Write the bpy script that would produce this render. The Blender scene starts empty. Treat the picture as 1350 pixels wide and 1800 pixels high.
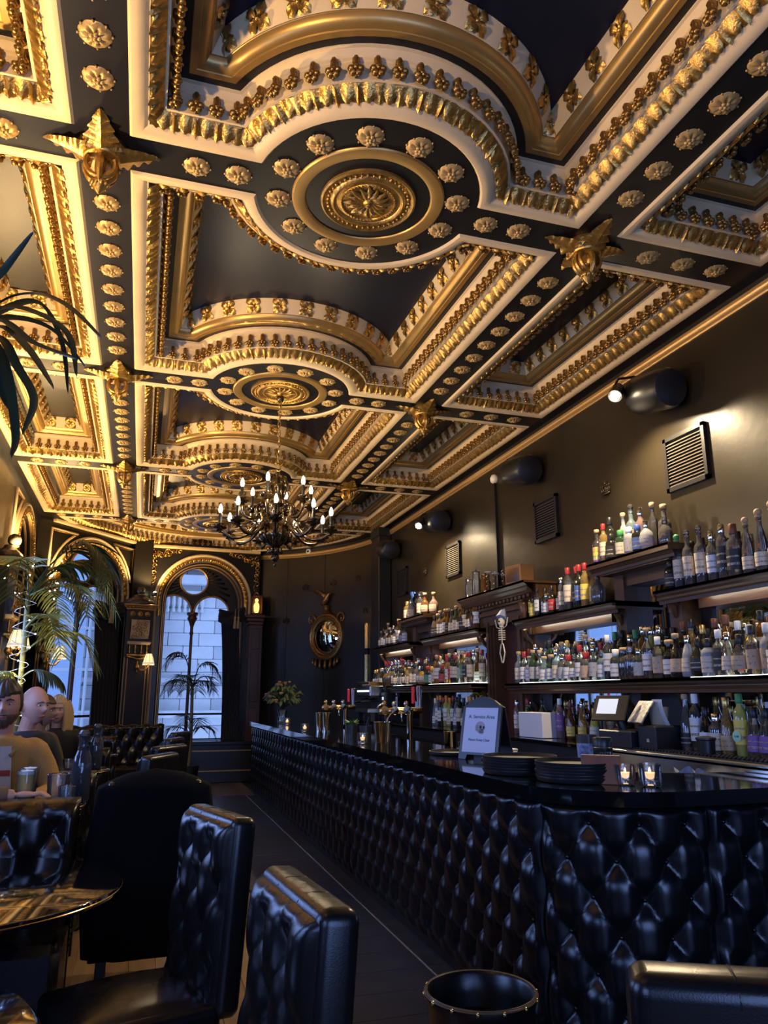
import bpy, bmesh, math, random
from math import sin, cos, pi, radians as RAD, sqrt, hypot, atan2, floor as ifloor
from mathutils import Vector, Matrix
from mathutils.geometry import tessellate_polygon
random.seed(7)
scene = bpy.context.scene
COL = scene.collection
# ---------------------------------------------------------------- camera
cam_d = bpy.data.cameras.new('camera'); cam = bpy.data.objects.new('camera', cam_d); COL.objects.link(cam)
cam.location = (0, 0, 1.4)
cam_d.sensor_fit = 'VERTICAL'; cam_d.sensor_height = 36.0; cam_d.lens = 1313.0 / 1800.0 * 36.0
cam_d.clip_start = 0.05; cam_d.clip_end = 200
cam.rotation_euler = (Matrix.Rotation(RAD(-17.556), 4, 'Z') @ Matrix.Rotation(RAD(90 + 13.808), 4, 'X') @ Matrix.Rotation(RAD(-0.084), 4, 'Z')).to_euler()
scene.camera = cam
# ---------------------------------------------------------------- view
vs = scene.view_settings
vs.view_transform = 'Standard'; vs.look = 'None'; vs.gamma = 1.0; vs.use_curve_mapping = False
vs.exposure = 0.15
cy = scene.cycles; cy.max_bounces = 6; cy.diffuse_bounces = 3; cy.glossy_bounces = 3; cy.transmission_bounces = 4; cy.transparent_max_bounces = 10; cy.caustics_reflective = False; cy.caustics_refractive = False; cy.sample_clamp_indirect = 4.0
# ---------------------------------------------------------------- sky: blue overcast dusk
world = bpy.data.worlds.new('dusk_sky'); scene.world = world; world.use_nodes = True
wb = world.node_tree.nodes['Background']; wb.inputs[0].default_value = (0.33, 0.50, 1.0, 1); wb.inputs[1].default_value = 2.1
# ---------------------------------------------------------------- lights (windows out of view + room uplights)
def add_light(name, kind, loc, energy, color, size=0.1, target=None, spot=None, size_y=None, blend=0.6):
    l = bpy.data.lights.new(name, kind); l.energy = energy; l.color = color
    if kind == 'AREA':
        l.shape = 'RECTANGLE'; l.size = size; l.size_y = size_y or size
    elif kind in ('POINT', 'SPOT'):
        l.shadow_soft_size = size
    if kind == 'SPOT':
        l.spot_size = RAD(spot or 90); l.spot_blend = blend
    o = bpy.data.objects.new(name, l); COL.objects.link(o); o.location = loc
    if target is not None:
        o.rotation_euler = (Vector(target) - Vector(loc)).to_track_quat('-Z', 'Y').to_euler()
    return o
DAY = (0.27, 0.43, 1.0)
WARM = (1.0, 0.64, 0.27)
WLEFT, WRIGHT, ZC = -1.62, 3.6, 4.0
for wy in (-0.6, 2.2, 5.0, 7.8):                      # daylight through the tall windows of the left wall
    add_light('daylight_left_window', 'AREA', (WLEFT + 0.03, wy, 1.5), 60, DAY, 1.1, (WLEFT + 3, wy, 1.1), size_y=1.6)
add_light('daylight_rear_window', 'AREA', (0.9, -1.94, 1.6), 110, DAY, 2.6, (0.9, 3, 1.0), size_y=1.8)
UPL = [(-1.38, 0.9), (-1.38, 3.65), (-1.38, 6.4), (-1.38, 9.15)]
for ux, uy in UPL:
    add_light('uplight_left_wall', 'SPOT', (ux, uy, 2.95), 245, WARM, 0.05, (ux + .35, uy + .1, 4.0), 165, blend=.35)
# ---------------------------------------------------------------- node materials
MATS = {}
def mat(name, color, rough=0.5, metal=0.0, spec=0.5, emit=None, estr=0.0, coat=0.0, bump=0.0, bscale=40.0, var=0.0, vscale=6.0, var2=None,
        trans=0.0, ior=1.45, alpha=1.0, stretch=None, noise_detail=4.0, rvar=0.0, sheen=0.0):
    if name in MATS: return MATS[name]
    m = bpy.data.materials.new(name); m.use_nodes = True
    nt = m.node_tree; b = nt.nodes['Principled BSDF']
    c = (*color, 1)
    b.inputs['Base Color'].default_value = c; b.inputs['Roughness'].default_value = rough
    b.inputs['Metallic'].default_value = metal; b.inputs['Specular IOR Level'].default_value = spec
    b.inputs['Coat Weight'].default_value = coat; b.inputs['Coat Roughness'].default_value = 0.08
    b.inputs['Transmission Weight'].default_value = trans; b.inputs['IOR'].default_value = ior
    b.inputs['Alpha'].default_value = alpha; b.inputs['Sheen Weight'].default_value = sheen
    if emit: b.inputs['Emission Color'].default_value = (*emit, 1); b.inputs['Emission Strength'].default_value = estr
    if bump or var or rvar:
        tc = nt.nodes.new('ShaderNodeTexCoord'); mp = nt.nodes.new('ShaderNodeMapping'); nt.links.new(tc.outputs['Object'], mp.inputs[0])
        if stretch: mp.inputs['Scale'].default_value = stretch
    if bump:
        n = nt.nodes.new('ShaderNodeTexNoise'); n.inputs['Scale'].default_value = bscale; n.inputs['Detail'].default_value = noise_detail
        bm_ = nt.nodes.new('ShaderNodeBump'); bm_.inputs['Strength'].default_value = bump; bm_.inputs['Distance'].default_value = 0.01
        nt.links.new(mp.outputs[0], n.inputs['Vector']); nt.links.new(n.outputs[0], bm_.inputs['Height']); nt.links.new(bm_.outputs[0], b.inputs['Normal'])
    if var or rvar:
        n2 = nt.nodes.new('ShaderNodeTexNoise'); n2.inputs['Scale'].default_value = vscale; n2.inputs['Detail'].default_value = 5
        nt.links.new(mp.outputs[0], n2.inputs['Vector'])
        r = nt.nodes.new('ShaderNodeValToRGB'); r.color_ramp.elements[0].position = 0.3; r.color_ramp.elements[1].position = 0.7
        d = var2 if var2 else tuple(x * (1 - var) for x in color)
        r.color_ramp.elements[0].color = (*d, 1); r.color_ramp.elements[1].color = c
        nt.links.new(n2.outputs[0], r.inputs[0])
        if var: nt.links.new(r.outputs[0], b.inputs['Base Color'])
        if rvar:
            mr = nt.nodes.new('ShaderNodeMapRange'); mr.inputs['To Min'].default_value = max(0.02, rough - rvar); mr.inputs['To Max'].default_value = min(1, rough + rvar)
            nt.links.new(n2.outputs[0], mr.inputs[0]); nt.links.new(mr.outputs[0], b.inputs['Roughness'])
    MATS[name] = m
    return m
def glass(name, tint, body=0.0, gloss=0.25, rough=0.03):
    """thin tinted glass: see-through, with a mirror-like skin that grows towards grazing angles"""
    if name in MATS: return MATS[name]
    m = bpy.data.materials.new(name); m.use_nodes = True; nt = m.node_tree; nt.nodes.clear()
    out = nt.nodes.new('ShaderNodeOutputMaterial'); tr = nt.nodes.new('ShaderNodeBsdfTransparent'); tr.inputs[0].default_value = (*tint, 1)
    gl = nt.nodes.new('ShaderNodeBsdfGlossy'); gl.inputs['Roughness'].default_value = rough; gl.inputs[0].default_value = (1, 1, 1, 1)
    fr = nt.nodes.new('ShaderNodeLayerWeight'); fr.inputs[0].default_value = gloss
    mx = nt.nodes.new('ShaderNodeMixShader')
    nt.links.new(fr.outputs['Fresnel'], mx.inputs[0]); nt.links.new(gl.outputs[0], mx.inputs[2])
    if body > 0:
        df = nt.nodes.new('ShaderNodeBsdfDiffuse'); df.inputs[0].default_value = (*tint, 1)
        m2 = nt.nodes.new('ShaderNodeMixShader'); m2.inputs[0].default_value = body
        nt.links.new(tr.outputs[0], m2.inputs[1]); nt.links.new(df.outputs[0], m2.inputs[2]); nt.links.new(m2.outputs[0], mx.inputs[1])
    else:
        nt.links.new(tr.outputs[0], mx.inputs[1])
    nt.links.new(mx.outputs[0], out.inputs[0])
    MATS[name] = m
    return m
M_CREAM = mat('cream_plaster', (0.68, 0.52, 0.29), 0.5, bump=0.08, bscale=60, var=0.12, vscale=5)
M_GOLD = mat('gilded_plaster', (0.58, 0.34, 0.085), 0.30, metal=0.85, bump=0.3, bscale=90, var=0.45, vscale=22)
M_GOLDFLAT = mat('flat_gold_paint', (0.42, 0.26, 0.08), 0.36, metal=0.65, var=0.15, vscale=8)
M_GOLDMATTE = mat('matt_gold_paint', (0.50, 0.33, 0.12), 0.45, metal=0.4, bump=0.25, bscale=70, var=0.3, vscale=30)
M_BRONZE = mat('bronzed_plaster', (0.34, 0.19, 0.05), 0.30, metal=0.8, bump=0.2, bscale=120, var=0.4, vscale=30)
M_SOFFIT = mat('black_ceiling_paint', (0.007, 0.0068, 0.0075), 0.42, spec=0.3, bump=0.06, bscale=25, var=0.3, vscale=3)
M_NAVY = mat('navy_ceiling_paint', (0.006, 0.008, 0.018), 0.36, spec=0.35, bump=0.05, bscale=20)
M_BLACK = mat('black_paint', (0.008, 0.008, 0.008), 0.45)
M_LEATHER = mat('black_leather', (0.004, 0.004, 0.005), 0.25, spec=0.55, bump=0.05, bscale=380, rvar=0.05, vscale=14)
M_LEATHER2 = mat('worn_black_leather', (0.005, 0.004, 0.004), 0.27, spec=0.5, bump=0.05, bscale=380, rvar=0.06, vscale=10)
M_GLOSSBLACK = mat('polished_black_top', (0.004, 0.004, 0.005), 0.045, spec=0.9, coat=0.6)
M_WALL = mat('dark_olive_wall_paint', (0.023, 0.018, 0.0105), 0.32, spec=0.5, bump=0.10, bscale=14, var=0.35, vscale=1.3, rvar=0.08)
M_WOOD = mat('dark_oak', (0.105, 0.048, 0.019), 0.30, bump=0.1, bscale=30, var=0.5, vscale=9, stretch=(1, 0.12, 1))
M_MAHOG = mat('mahogany', (0.075, 0.022, 0.010), 0.32, var=0.5, vscale=8, stretch=(1, 1, 0.15))
M_STEEL = mat('brushed_steel', (0.55, 0.53, 0.48), 0.25, metal=1.0)
M_CHROME = mat('chrome', (0.75, 0.74, 0.72), 0.08, metal=1.0)
M_BRASS = mat('brass', (0.75, 0.50, 0.20), 0.22, metal=1.0)
M_DARKBRONZE = mat('antique_bronze', (0.16, 0.11, 0.06), 0.22, metal=0.95, var=0.4, vscale=40)
M_MIRROR = mat('mirror_glass', (0.80, 0.80, 0.78), 0.02, metal=1.0)
M_PAPER = mat('white_paper', (0.70, 0.70, 0.72), 0.7)
M_PLASTIC = mat('black_plastic', (0.012, 0.012, 0.013), 0.35)
M_PANE = glass('window_glass', (0.93, 0.96, 1.0), 0, 0.12, 0.01)
M_CLEAR = glass('clear_glass', (0.93, 0.95, 0.94), 0.05, 0.35)
# ---------------------------------------------------------------- mesh helpers
class MB:
    def __init__(s): s.v = []; s.f = []; s.m = []; s.mi = 0
    def add(s, vs, fs):
        o = len(s.v); s.v += [tuple(p) for p in vs]; s.f += [tuple(i + o for i in f) for f in fs]; s.m += [s.mi] * len(fs); return s
    def box(s, c, d, rz=0.0, bev=0.0):
        x, y, z = d[0] / 2, d[1] / 2, d[2] / 2
        if bev <= 0:
            P = [(-x, -y, -z), (x, -y, -z), (x, y, -z), (-x, y, -z), (-x, -y, z), (x, -y, z), (x, y, z), (-x, y, z)]
            F = [(0, 3, 2, 1), (4, 5, 6, 7), (0, 1, 5, 4), (1, 2, 6, 5), (2, 3, 7, 6), (3, 0, 4, 7)]
        else:
            b = min(bev, x * .95, y * .95, z * .95); P = []; F = []
            rings = [(x - b, y - b, -z), (x, y, -z + b), (x, y, z - b), (x - b, y - b, z)]
            for k, (a, e, h) in enumerate(rings):
                if k in (0, 3): P += [(-a, -e, h), (-a, -e, h), (a, -e, h), (a, -e, h), (a, e, h), (a, e, h), (-a, e, h), (-a, e, h)]
                else: P += [(-a, -e + b, h), (-a + b, -e, h), (a - b, -e, h), (a, -e + b, h), (a, e - b, h), (a - b, e, h), (-a + b, e, h), (-a, e - b, h)]
            for k in range(3):
                for i in range(8):
                    j = (i + 1) % 8; F.append((k * 8 + i, k * 8 + j, k * 8 + 8 + j, k * 8 + 8 + i))
            F.append((7, 5, 3, 1)); F.append((25, 27, 29, 31))
        cr, sr = cos(rz), sin(rz)
        return s.add([(c[0] + p[0] * cr - p[1] * sr, c[1] + p[0] * sr + p[1] * cr, c[2] + p[2]) for p in P], F)
    def bx(s, x0, x1, y0, y1, z0, z1, bev=0.0):
        return s.box(((x0 + x1) / 2, (y0 + y1) / 2, (z0 + z1) / 2), (abs(x1 - x0), abs(y1 - y0), abs(z1 - z0)), 0, bev)
    def lathe(s, prof, n=16, c=(0, 0, 0), M=None, cap=True, a0=0.0, a1=2 * pi):
        full = abs(a1 - a0 - 2 * pi) < 1e-6; k = n if full else n + 1
        P = []; F = []
        for (r, z) in prof:
            for i in range(k):
                a = a0 + (a1 - a0) * i / n; p = Vector((r * cos(a), r * sin(a), z))
                if M is not None: p = M @ p
                P.append((p[0] + c[0], p[1] + c[1], p[2] + c[2]))
        for j in range(len(prof) - 1):
            for i in range(n):
                i2 = (i + 1) % k if full else i + 1
                F.append((j * k + i, j * k + i2, (j + 1) * k + i2, (j + 1) * k + i))
        if cap and full:
            if prof[0][0] > 1e-5: F.append(tuple(range(k - 1, -1, -1)))
            if prof[-1][0] > 1e-5: F.append(tuple((len(prof) - 1) * k + i for i in range(k)))
        return s.add(P, F)
    def tube(s, pts, r, n=8, cap=True, closed=False):
        pts = [Vector(p) for p in pts]; N = len(pts); rr = r if isinstance(r, (list, tuple)) else [r] * N
        P = []; F = []; up = None
        for i, p in enumerate(pts):
            if closed: t = pts[(i + 1) % N] - pts[i - 1]
            else: t = pts[min(i + 1, N - 1)] - pts[max(i - 1, 0)]
            if t.length < 1e-9: t = Vector((0, 0, 1))
            t.normalize()
            if up is None: up = t.orthogonal().normalized()
            up = up - t * up.dot(t)
            if up.length < 1e-6: up = t.orthogonal()
            up.normalize(); w = t.cross(up)
            for k in range(n):
                a = 2 * pi * k / n; P.append(p + up * (rr[i] * cos(a)) + w * (rr[i] * sin(a)))
        for i in range(N if closed else N - 1):
            i2 = (i + 1) % N
            for k in range(n):
                k2 = (k + 1) % n; F.append((i * n + k, i * n + k2, i2 * n + k2, i2 * n + k))
        if cap and not closed:
            F.append(tuple(range(n - 1, -1, -1))); F.append(tuple((N - 1) * n + k for k in range(n)))
        return s.add(P, F)
    def ball(s, c, r, n=8, m=6, M=None):
        rx, ry, rz = (r, r, r) if not isinstance(r, (tuple, list)) else r
        P = [(0, 0, -rz)]; F = []
        for j in range(1, m):
            t = -pi / 2 + pi * j / m
            for i in range(n): P.append((rx * cos(t) * cos(2 * pi * i / n), ry * cos(t) * sin(2 * pi * i / n), rz * sin(t)))
        P.append((0, 0, rz))
        for i in range(n):
            F.append((0, 1 + (i + 1) % n, 1 + i)); L = 1 + (m - 2) * n; F.append((len(P) - 1, L + i, L + (i + 1) % n))
        for j in range(m - 2):
            for i in range(n):
                a = 1 + j * n + i; b = 1 + j * n + (i + 1) % n; F.append((a, b, b + n, a + n))
        if M is not None: P = [M @ Vector(p) for p in P]
        return s.add([(p[0] + c[0], p[1] + c[1], p[2] + c[2]) for p in P], F)
    def grid(s, f, nu, nv, flip=False, closeu=False):
        P = [f(i / nu, j / nv) for j in range(nv + 1) for i in range(nu + (0 if closeu else 1))]
        k = nu if closeu else nu + 1; F = []
        for j in range(nv):
            for i in range(nu):
                i2 = (i + 1) % k
                q = (j * k + i, j * k + i2, (j + 1) * k + i2, (j + 1) * k + i)
                F.append(q[::-1] if flip else q)
        return s.add(P, F)
    def prism(s, poly, z0, z1, ax='z', cap=True):
        def P3(p, h): return (p[0], p[1], h) if ax == 'z' else ((h, p[0], p[1]) if ax == 'x' else (p[0], h, p[1]))
        n = len(poly); V = [P3(p, z0) for p in poly] + [P3(p, z1) for p in poly]
        F = [(i, (i + 1) % n, n + (i + 1) % n, n + i) for i in range(n)]
        if cap:
            tri = tessellate_polygon([[Vector((p[0], p[1], 0)) for p in poly]])
            F += [tuple(t) for t in tri] + [tuple(n + i for i in t)[::-1] for t in tri]
        return s.add(V, F)
    def sweep(s, path, prof, closed=False):
        """prof: (out, z) offsets; path: list of (x, y, nx, ny)"""
        k = len(prof); P = []; F = []
        for (x, y, nx, ny) in path:
            for (o, z) in prof: P.append((x + nx * o, y + ny * o, z))
        N = len(path)
        for i in range(N if closed else N - 1):
            i2 = (i + 1) % N
            for j in range(k - 1): F.append((i * k + j, i2 * k + j, i2 * k + j + 1, i * k + j + 1))
        return s.add(P, F)
    def xf(s, M):
        s.v = [tuple(M @ Vector(p)) for p in s.v]; return s
    def mesh(s, name, mats, smooth=False, recalc=True):
        me = bpy.data.meshes.new(name); me.from_pydata([tuple(p) for p in s.v], [], s.f)
        for mm in (mats if isinstance(mats, (list, tuple)) else [mats]): me.materials.append(mm)
        if any(s.m): me.polygons.foreach_set('material_index', s.m)
        if recalc:
            b = bmesh.new(); b.from_mesh(me); bmesh.ops.recalc_face_normals(b, faces=b.faces); b.to_mesh(me); b.free()
        if smooth is True: me.polygons.foreach_set('use_smooth', [True] * len(me.polygons))
        elif smooth: me.polygons.foreach_set('use_smooth', [True] * len(me.polygons)); me.set_sharp_from_angle(angle=RAD(smooth))
        me.update(); return me
    def build(s, name, mats, parent=None, smooth=False, loc=None, rz=0.0, kind=None, recalc=True, label=None):
        o = bpy.data.objects.new(name, s.mesh(name, mats, smooth, recalc)); COL.objects.link(o)
        if parent is not None: o.parent = parent
        if loc is not None: o.location = loc
        if rz: o.rotation_euler = (0, 0, rz)
        if kind: o['kind'] = kind
        if label: o['label'] = label
        return o
def inst(name, me, parent=None, loc=(0, 0, 0), rot=(0, 0, 0), sc=None):
    o = bpy.data.objects.new(name, me); COL.objects.link(o); o.location = loc; o.rotation_euler = rot
    if parent is not None: o.parent = parent
    if sc: o.scale = (sc, sc, sc) if not isinstance(sc, (tuple, list)) else sc
    return o
def tag(o, label, cat, group=None, kind=None):
    o['label'] = label; o['category'] = cat
    if group: o['group'] = group
    if kind: o['kind'] = kind
    return o
def empty(name, loc=(0, 0, 0), rz=0.0):
    o = bpy.data.objects.new(name, None); COL.objects.link(o); o.location = loc; o.rotation_euler = (0, 0, rz); o.empty_display_size = 0.1
    return o
def copy_tree(o, parent=None):
    c = o.copy(); COL.objects.link(c)
    if parent is not None: c.parent = parent
    for ch in list(o.children): copy_tree(ch, c)
    return c
def struct(o, label, cat):
    return tag(o, label, cat, kind='structure')
def text(name, s, size, parent, loc, rot, m, ext=0.0004, align='CENTER'):
    cu = bpy.data.curves.new(name, 'FONT'); cu.body = s; cu.size = size; cu.align_x = align; cu.align_y = 'CENTER'; cu.extrude = ext; cu.resolution_u = 3
    t = bpy.data.objects.new(name, cu); COL.objects.link(t); dg = bpy.context.evaluated_depsgraph_get(); dg.update()
    me = bpy.data.meshes.new_from_object(t.evaluated_get(dg)); me.materials.clear(); me.materials.append(m); bpy.data.objects.remove(t)
    return inst(name, me, parent, loc, rot)
# ================================================================ CEILING
PER = 2.745; Y0 = 3.385; CX = 0.984; HB = 0.125; RD = 0.60
ROWS = [Y0 + PER * k for k in range(-1, 4)]            # cross-beam centre lines
XL, XR = -0.365, 2.328                                 # long beams
def coffer_main(d, ya, yb, na=26, ns=3, nl=16):
    """closed outline (x, y, nx, ny) of a main coffer inset by d; arcs bulge in round the medallions"""
    w = 1.2235 - d; R = RD + d; out = []
    def end(yc, sg):
        dx = sqrt(max(R * R - (HB + d) ** 2, 0)); dx2 = min(dx, w)
        yl = yc + sg * (HB + d) if dx < w else yc + sg * sqrt(R * R - w * w)
        seg = []
        a = math.asin(min(1, dx2 / R))
        for i in range(ns): seg.append((-w + (w - dx2) * i / ns, yl, 0, sg))
        for i in range(na + 1):
            t = -a + 2 * a * i / na; seg.append((R * sin(t), yc + sg * R * cos(t), sin(t), sg * cos(t)))
        for i in range(1, ns + 1): seg.append((dx2 + (w - dx2) * i / ns, yl, 0, sg))
        return seg, yl
    lo, yl0 = end(ya, 1); hi, yl1 = end(yb, -1)
    out += lo
    for i in range(1, nl): out.append((w, yl0 + (yl1 - yl0) * i / nl, -1, 0))
    out += hi[::-1]
    for i in range(1, nl): out.append((-w, yl1 + (yl0 - yl1) * i / nl, 1, 0))
    return [(CX + x, y, nx, ny) for (x, y, nx, ny) in out]
def coffer_rect(d, x0, x1, y0, y1, nl=16, ns=6):
    x0 += d; x1 -= d; y0 += d; y1 -= d; out = []
    for i in range(ns): out.append((x0 + (x1 - x0) * i / ns, y0, 0, 1))
    for i in range(nl): out.append((x1, y0 + (y1 - y0) * i / nl, -1, 0))
    for i in range(ns): out.append((x1 + (x0 - x1) * i / ns, y1, 0, -1))
    for i in range(nl): out.append((x0, y1 + (y0 - y1) * i / nl, 1, 0))
    return out
EA, EB, ECY = 2.42, 2.85, 11.0
def coffer_apse(d, na=26, ns=5, ne=44):
    yc = ROWS[4]; R = RD + d; yl = yc + HB + d; a_, b_ = EA - d, EB - d
    wx = a_ * sqrt(1 - ((yl - ECY) / b_) ** 2); dx = sqrt(R * R - (HB + d) ** 2); a = math.asin(dx / R); out = []
    for i in range(ns): out.append((-wx + (wx - dx) * i / ns, yl, 0, 1))
    for i in range(na + 1):
        t = -a + 2 * a * i / na; out.append((R * sin(t), yc + R * cos(t), sin(t), cos(t)))
    for i in range(1, ns + 1): out.append((dx + (wx - dx) * i / ns, yl, 0, 1))
    t0 = math.asin((yl - ECY) / b_)
    for i in range(1, ne):
        t = t0 + (pi - 2 * t0) * i / ne; nx, ny = -cos(t) / a_, -sin(t) / b_; L = hypot(nx, ny)
        out.append((a_ * cos(t), ECY + b_ * sin(t), nx / L, ny / L))
    return [(CX + x, y, nx, ny) for (x, y, nx, ny) in out]
def resample(pts, step):
    """even steps along a closed outline -> (x, y, nx, ny, arclen)"""
    N = len(pts); seg = []; tot = 0
    for i in range(N):
        p, q = pts[i], pts[(i + 1) % N]; L = hypot(q[0] - p[0], q[1] - p[1]); seg.append(L); tot += L
    n = max(4, int(round(tot / step))); out = []; i = 0; acc = 0
    for k in range(n):
        s = tot * k / n
        while i < N - 1 and acc + seg[i] < s: acc += seg[i]; i += 1
        p, q = pts[i], pts[(i + 1) % N]; L = max(seg[i], 1e-9); t = min(1, max(0, (s - acc) / L))
        dx, dy = (q[0] - p[0]) / L, (q[1] - p[1]) / L
        nx, ny = -dy, dx
        if nx * (p[2] + q[2]) + ny * (p[3] + q[3]) < 0: nx, ny = -nx, -ny
        out.append((p[0] + (q[0] - p[0]) * t, p[1] + (q[1] - p[1]) * t, nx, ny, s))
    return out, tot
def band(outline, dz, mats, name, parent, smooth=40):
    """loft outline(d) through the list of (d, z)"""
    b = MB(); rings = [outline(d) for d, z in dz]; n = len(rings[0]); P = []; F = []
    for (d, z), rg in zip(dz, rings): P += [(p[0], p[1], z) for p in rg]
    for j in range(len(dz) - 1):
        for i in range(n):
            i2 = (i + 1) % n; F.append((j * n + i, j * n + i2, (j + 1) * n + i2, (j + 1) * n + i))
    b.add(P, F); return b.build(name, mats, parent, smooth, recalc=False)
def egg_band(outline, parent, step):
    """egg-and-leaf moulding: a rounded band whose swell carries eggs between curled leaves"""
    base, tot = resample(outline(0.118), step); n = len(base); K = 8
    cnt = max(1, round(tot / 0.098)); P = []; F = []
    for (x, y, nx, ny, s) in base:
        ph = (s / tot * cnt) % 1.0
        for k in range(K + 1):
            t = k / K; u = (t - 0.5) * 0.064; z = 4.010 + 0.046 * t
            e = ((ph - 0.5) / 0.27) ** 2 + ((t - 0.52) / 0.46) ** 2
            h = 0.034 * sqrt(max(0, 1 - e)) if e < 1 else 0.0
            pe = abs(abs(ph - 0.5) - 0.5)
            lf = max(0, 1 - pe / 0.17) * (0.5 + 0.5 * cos((t - 0.5) * 2.4)) * 0.026 + (0.006 * cos(ph * 2 * pi * 6) if pe < 0.2 else 0)
            h = max(h, lf) + 0.004 * sin(pi * t)
            P.append((x + nx * (u + h * -0.35), y + ny * (u + h * -0.35), z - h * 0.9))
    for i in range(n):
        i2 = (i + 1) % n
        for k in range(K): F.append((i * (K + 1) + k, i2 * (K + 1) + k, i2 * (K + 1) + k + 1, i * (K + 1) + k + 1))
    b = MB(); b.add(P, F); o = b.build('egg_and_leaf_band', M_GOLD, parent, 50, recalc=False); o['kind'] = 'stuff'; return o
def pendant_mb(simple=False):
    """small fruit drop on a bracket; local +y points out of the wall, z up, top at 0"""
    b = MB()
    b.box((0, .013, -.016), (.030, .026, .034), 0, .006)
    b.lathe([(0.0, -.062), (.013, -.058), (.016, -.045), (.011, -.03), (.014, -.015), (.010, 0.0)], 6, (0, .022, 0))
    n = 5
    for i in range(n):
        a = 2 * pi * i / n + pi / 2
        b.ball((.019 * cos(a), .030, -.078 + .019 * sin(a)), (.0155, .015, .0155), 6 if simple else 7, 4 if simple else 5)
    b.ball((0, .042, -.078), .009, 6, 4)
    b.ball((0, .026, -.104), (.006, .006, .011), 5, 4)
    return b
PENDANT = pendant_mb().mesh('pendant', M_BRONZE, True)
def flower_mb(R=0.05):
    """four-leaved flower lying in xy, facing -z"""
    b = MB()
    for q in range(4):
        a = q * pi / 2 + pi / 4
        for side in (-1, 1):
            def f(u, v, a=a, side=side):
                r = R * (0.12 + 1.05 * u); wv = 0.62 * sin(pi * min(1, u * .93 + .07)) * (1 + 0.16 * sin(u * 17)); th = a + side * v * wv
                return (r * cos(th), r * sin(th), -0.012 * sin(pi * u) - 0.007 * v * sin(pi * u) - (0.004 if v < .1 else 0))
            b.grid(f, 5, 2, flip=(side > 0))
    for q in range(4):
        a = q * pi / 2
        def g(u, v, a=a):
            r = R * (0.1 + 0.7 * u); th = a + (v - .5) * 1.1 * sin(pi * u * .9 + .2); return (r * cos(th), r * sin(th), -0.006 * sin(pi * u) - .001)
        b.grid(g, 3, 2)
    b.ball((0, 0, -.012), (.011, .011, .009), 7, 4)
    return b
FLOWER = flower_mb(0.064).mesh('leaf_flower', M_GOLD, True, recalc=False)
def rosette_mb(R=0.068, fine=True):
    b = MB(); n = 8
    def f(u, v):
        a = 2 * pi * u; lob = 1 - 0.06 * (0.5 + 0.5 * cos(n * a)) ; r = R * v * lob
        z = -0.010 * min(1, (1 - v) * 7) - 0.011 * abs(cos(n * a / 2)) * sin(pi * min(1, v)) * (1 if v > .25 else .3)
        return (r * cos(a), r * sin(a), z)
    b.grid(f, 48 if fine else 24, 6 if fine else 4, closeu=True)
    for i in range(n):
        a = 2 * pi * i / n; b.ball((R * 1.0 * cos(a), R * 1.0 * sin(a), -.004), .006, 5, 4)
    for i in range(5):
        a = 2 * pi * i / 5; b.ball((R * .24 * cos(a), R * .24 * sin(a), -.018), (R * .17, R * .17, .010), 6, 4)
    b.ball((0, 0, -.022), (R * .14, R * .14, .012), 6, 4)
    return b
ROSETTE = rosette_mb().mesh('rosette', M_GOLDMATTE, 60, recalc=False)
# ---- soffit with the coffer openings cut out
HOLES = []
coffers = []
for k in range(4):
    ya, yb = ROWS[k], ROWS[k + 1]
    coffers.append(('main', k, (lambda d, ya=ya, yb=yb: coffer_main(d, ya, yb))))
    coffers.append(('right', k, (lambda d, ya=ya, yb=yb: coffer_rect(d, XR + .13, 3.5, ya + HB, yb - HB))))
    coffers.append(('left', k, (lambda d, ya=ya, yb=yb: coffer_rect(d, -1.53, XL - .12, ya + HB, yb - HB))))
coffers.append(('apse', 4, coffer_apse))
def wall_ellipse(t, a=2.6, b=3.05): return (CX + a * cos(t), 11.0 + b * sin(t))
outer = [(WLEFT - .3, -2.1), (WRIGHT + .1, -2.1), (WRIGHT + .1, 11.0)] + [wall_ellipse(pi * i / 40, 2.75, 3.3) for i in range(0, 41)] + [(WLEFT - .3, 11.0)]
polys = [[Vector((x, y, 0)) for x, y in outer]] + [[Vector((p[0], p[1], 0)) for p in cf[2](0.0)] for cf in coffers]
flat = [p for pl in polys for p in pl]
sb = MB(); sb.add([(p.x, p.y, ZC) for p in flat], [tuple(t) for t in tessellate_polygon(polys)])
ceiling = sb.build('ceiling', M_SOFFIT, recalc=False)
struct(ceiling, 'black coffered ceiling with gilded mouldings, beams and medallions', 'ceiling')
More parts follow.
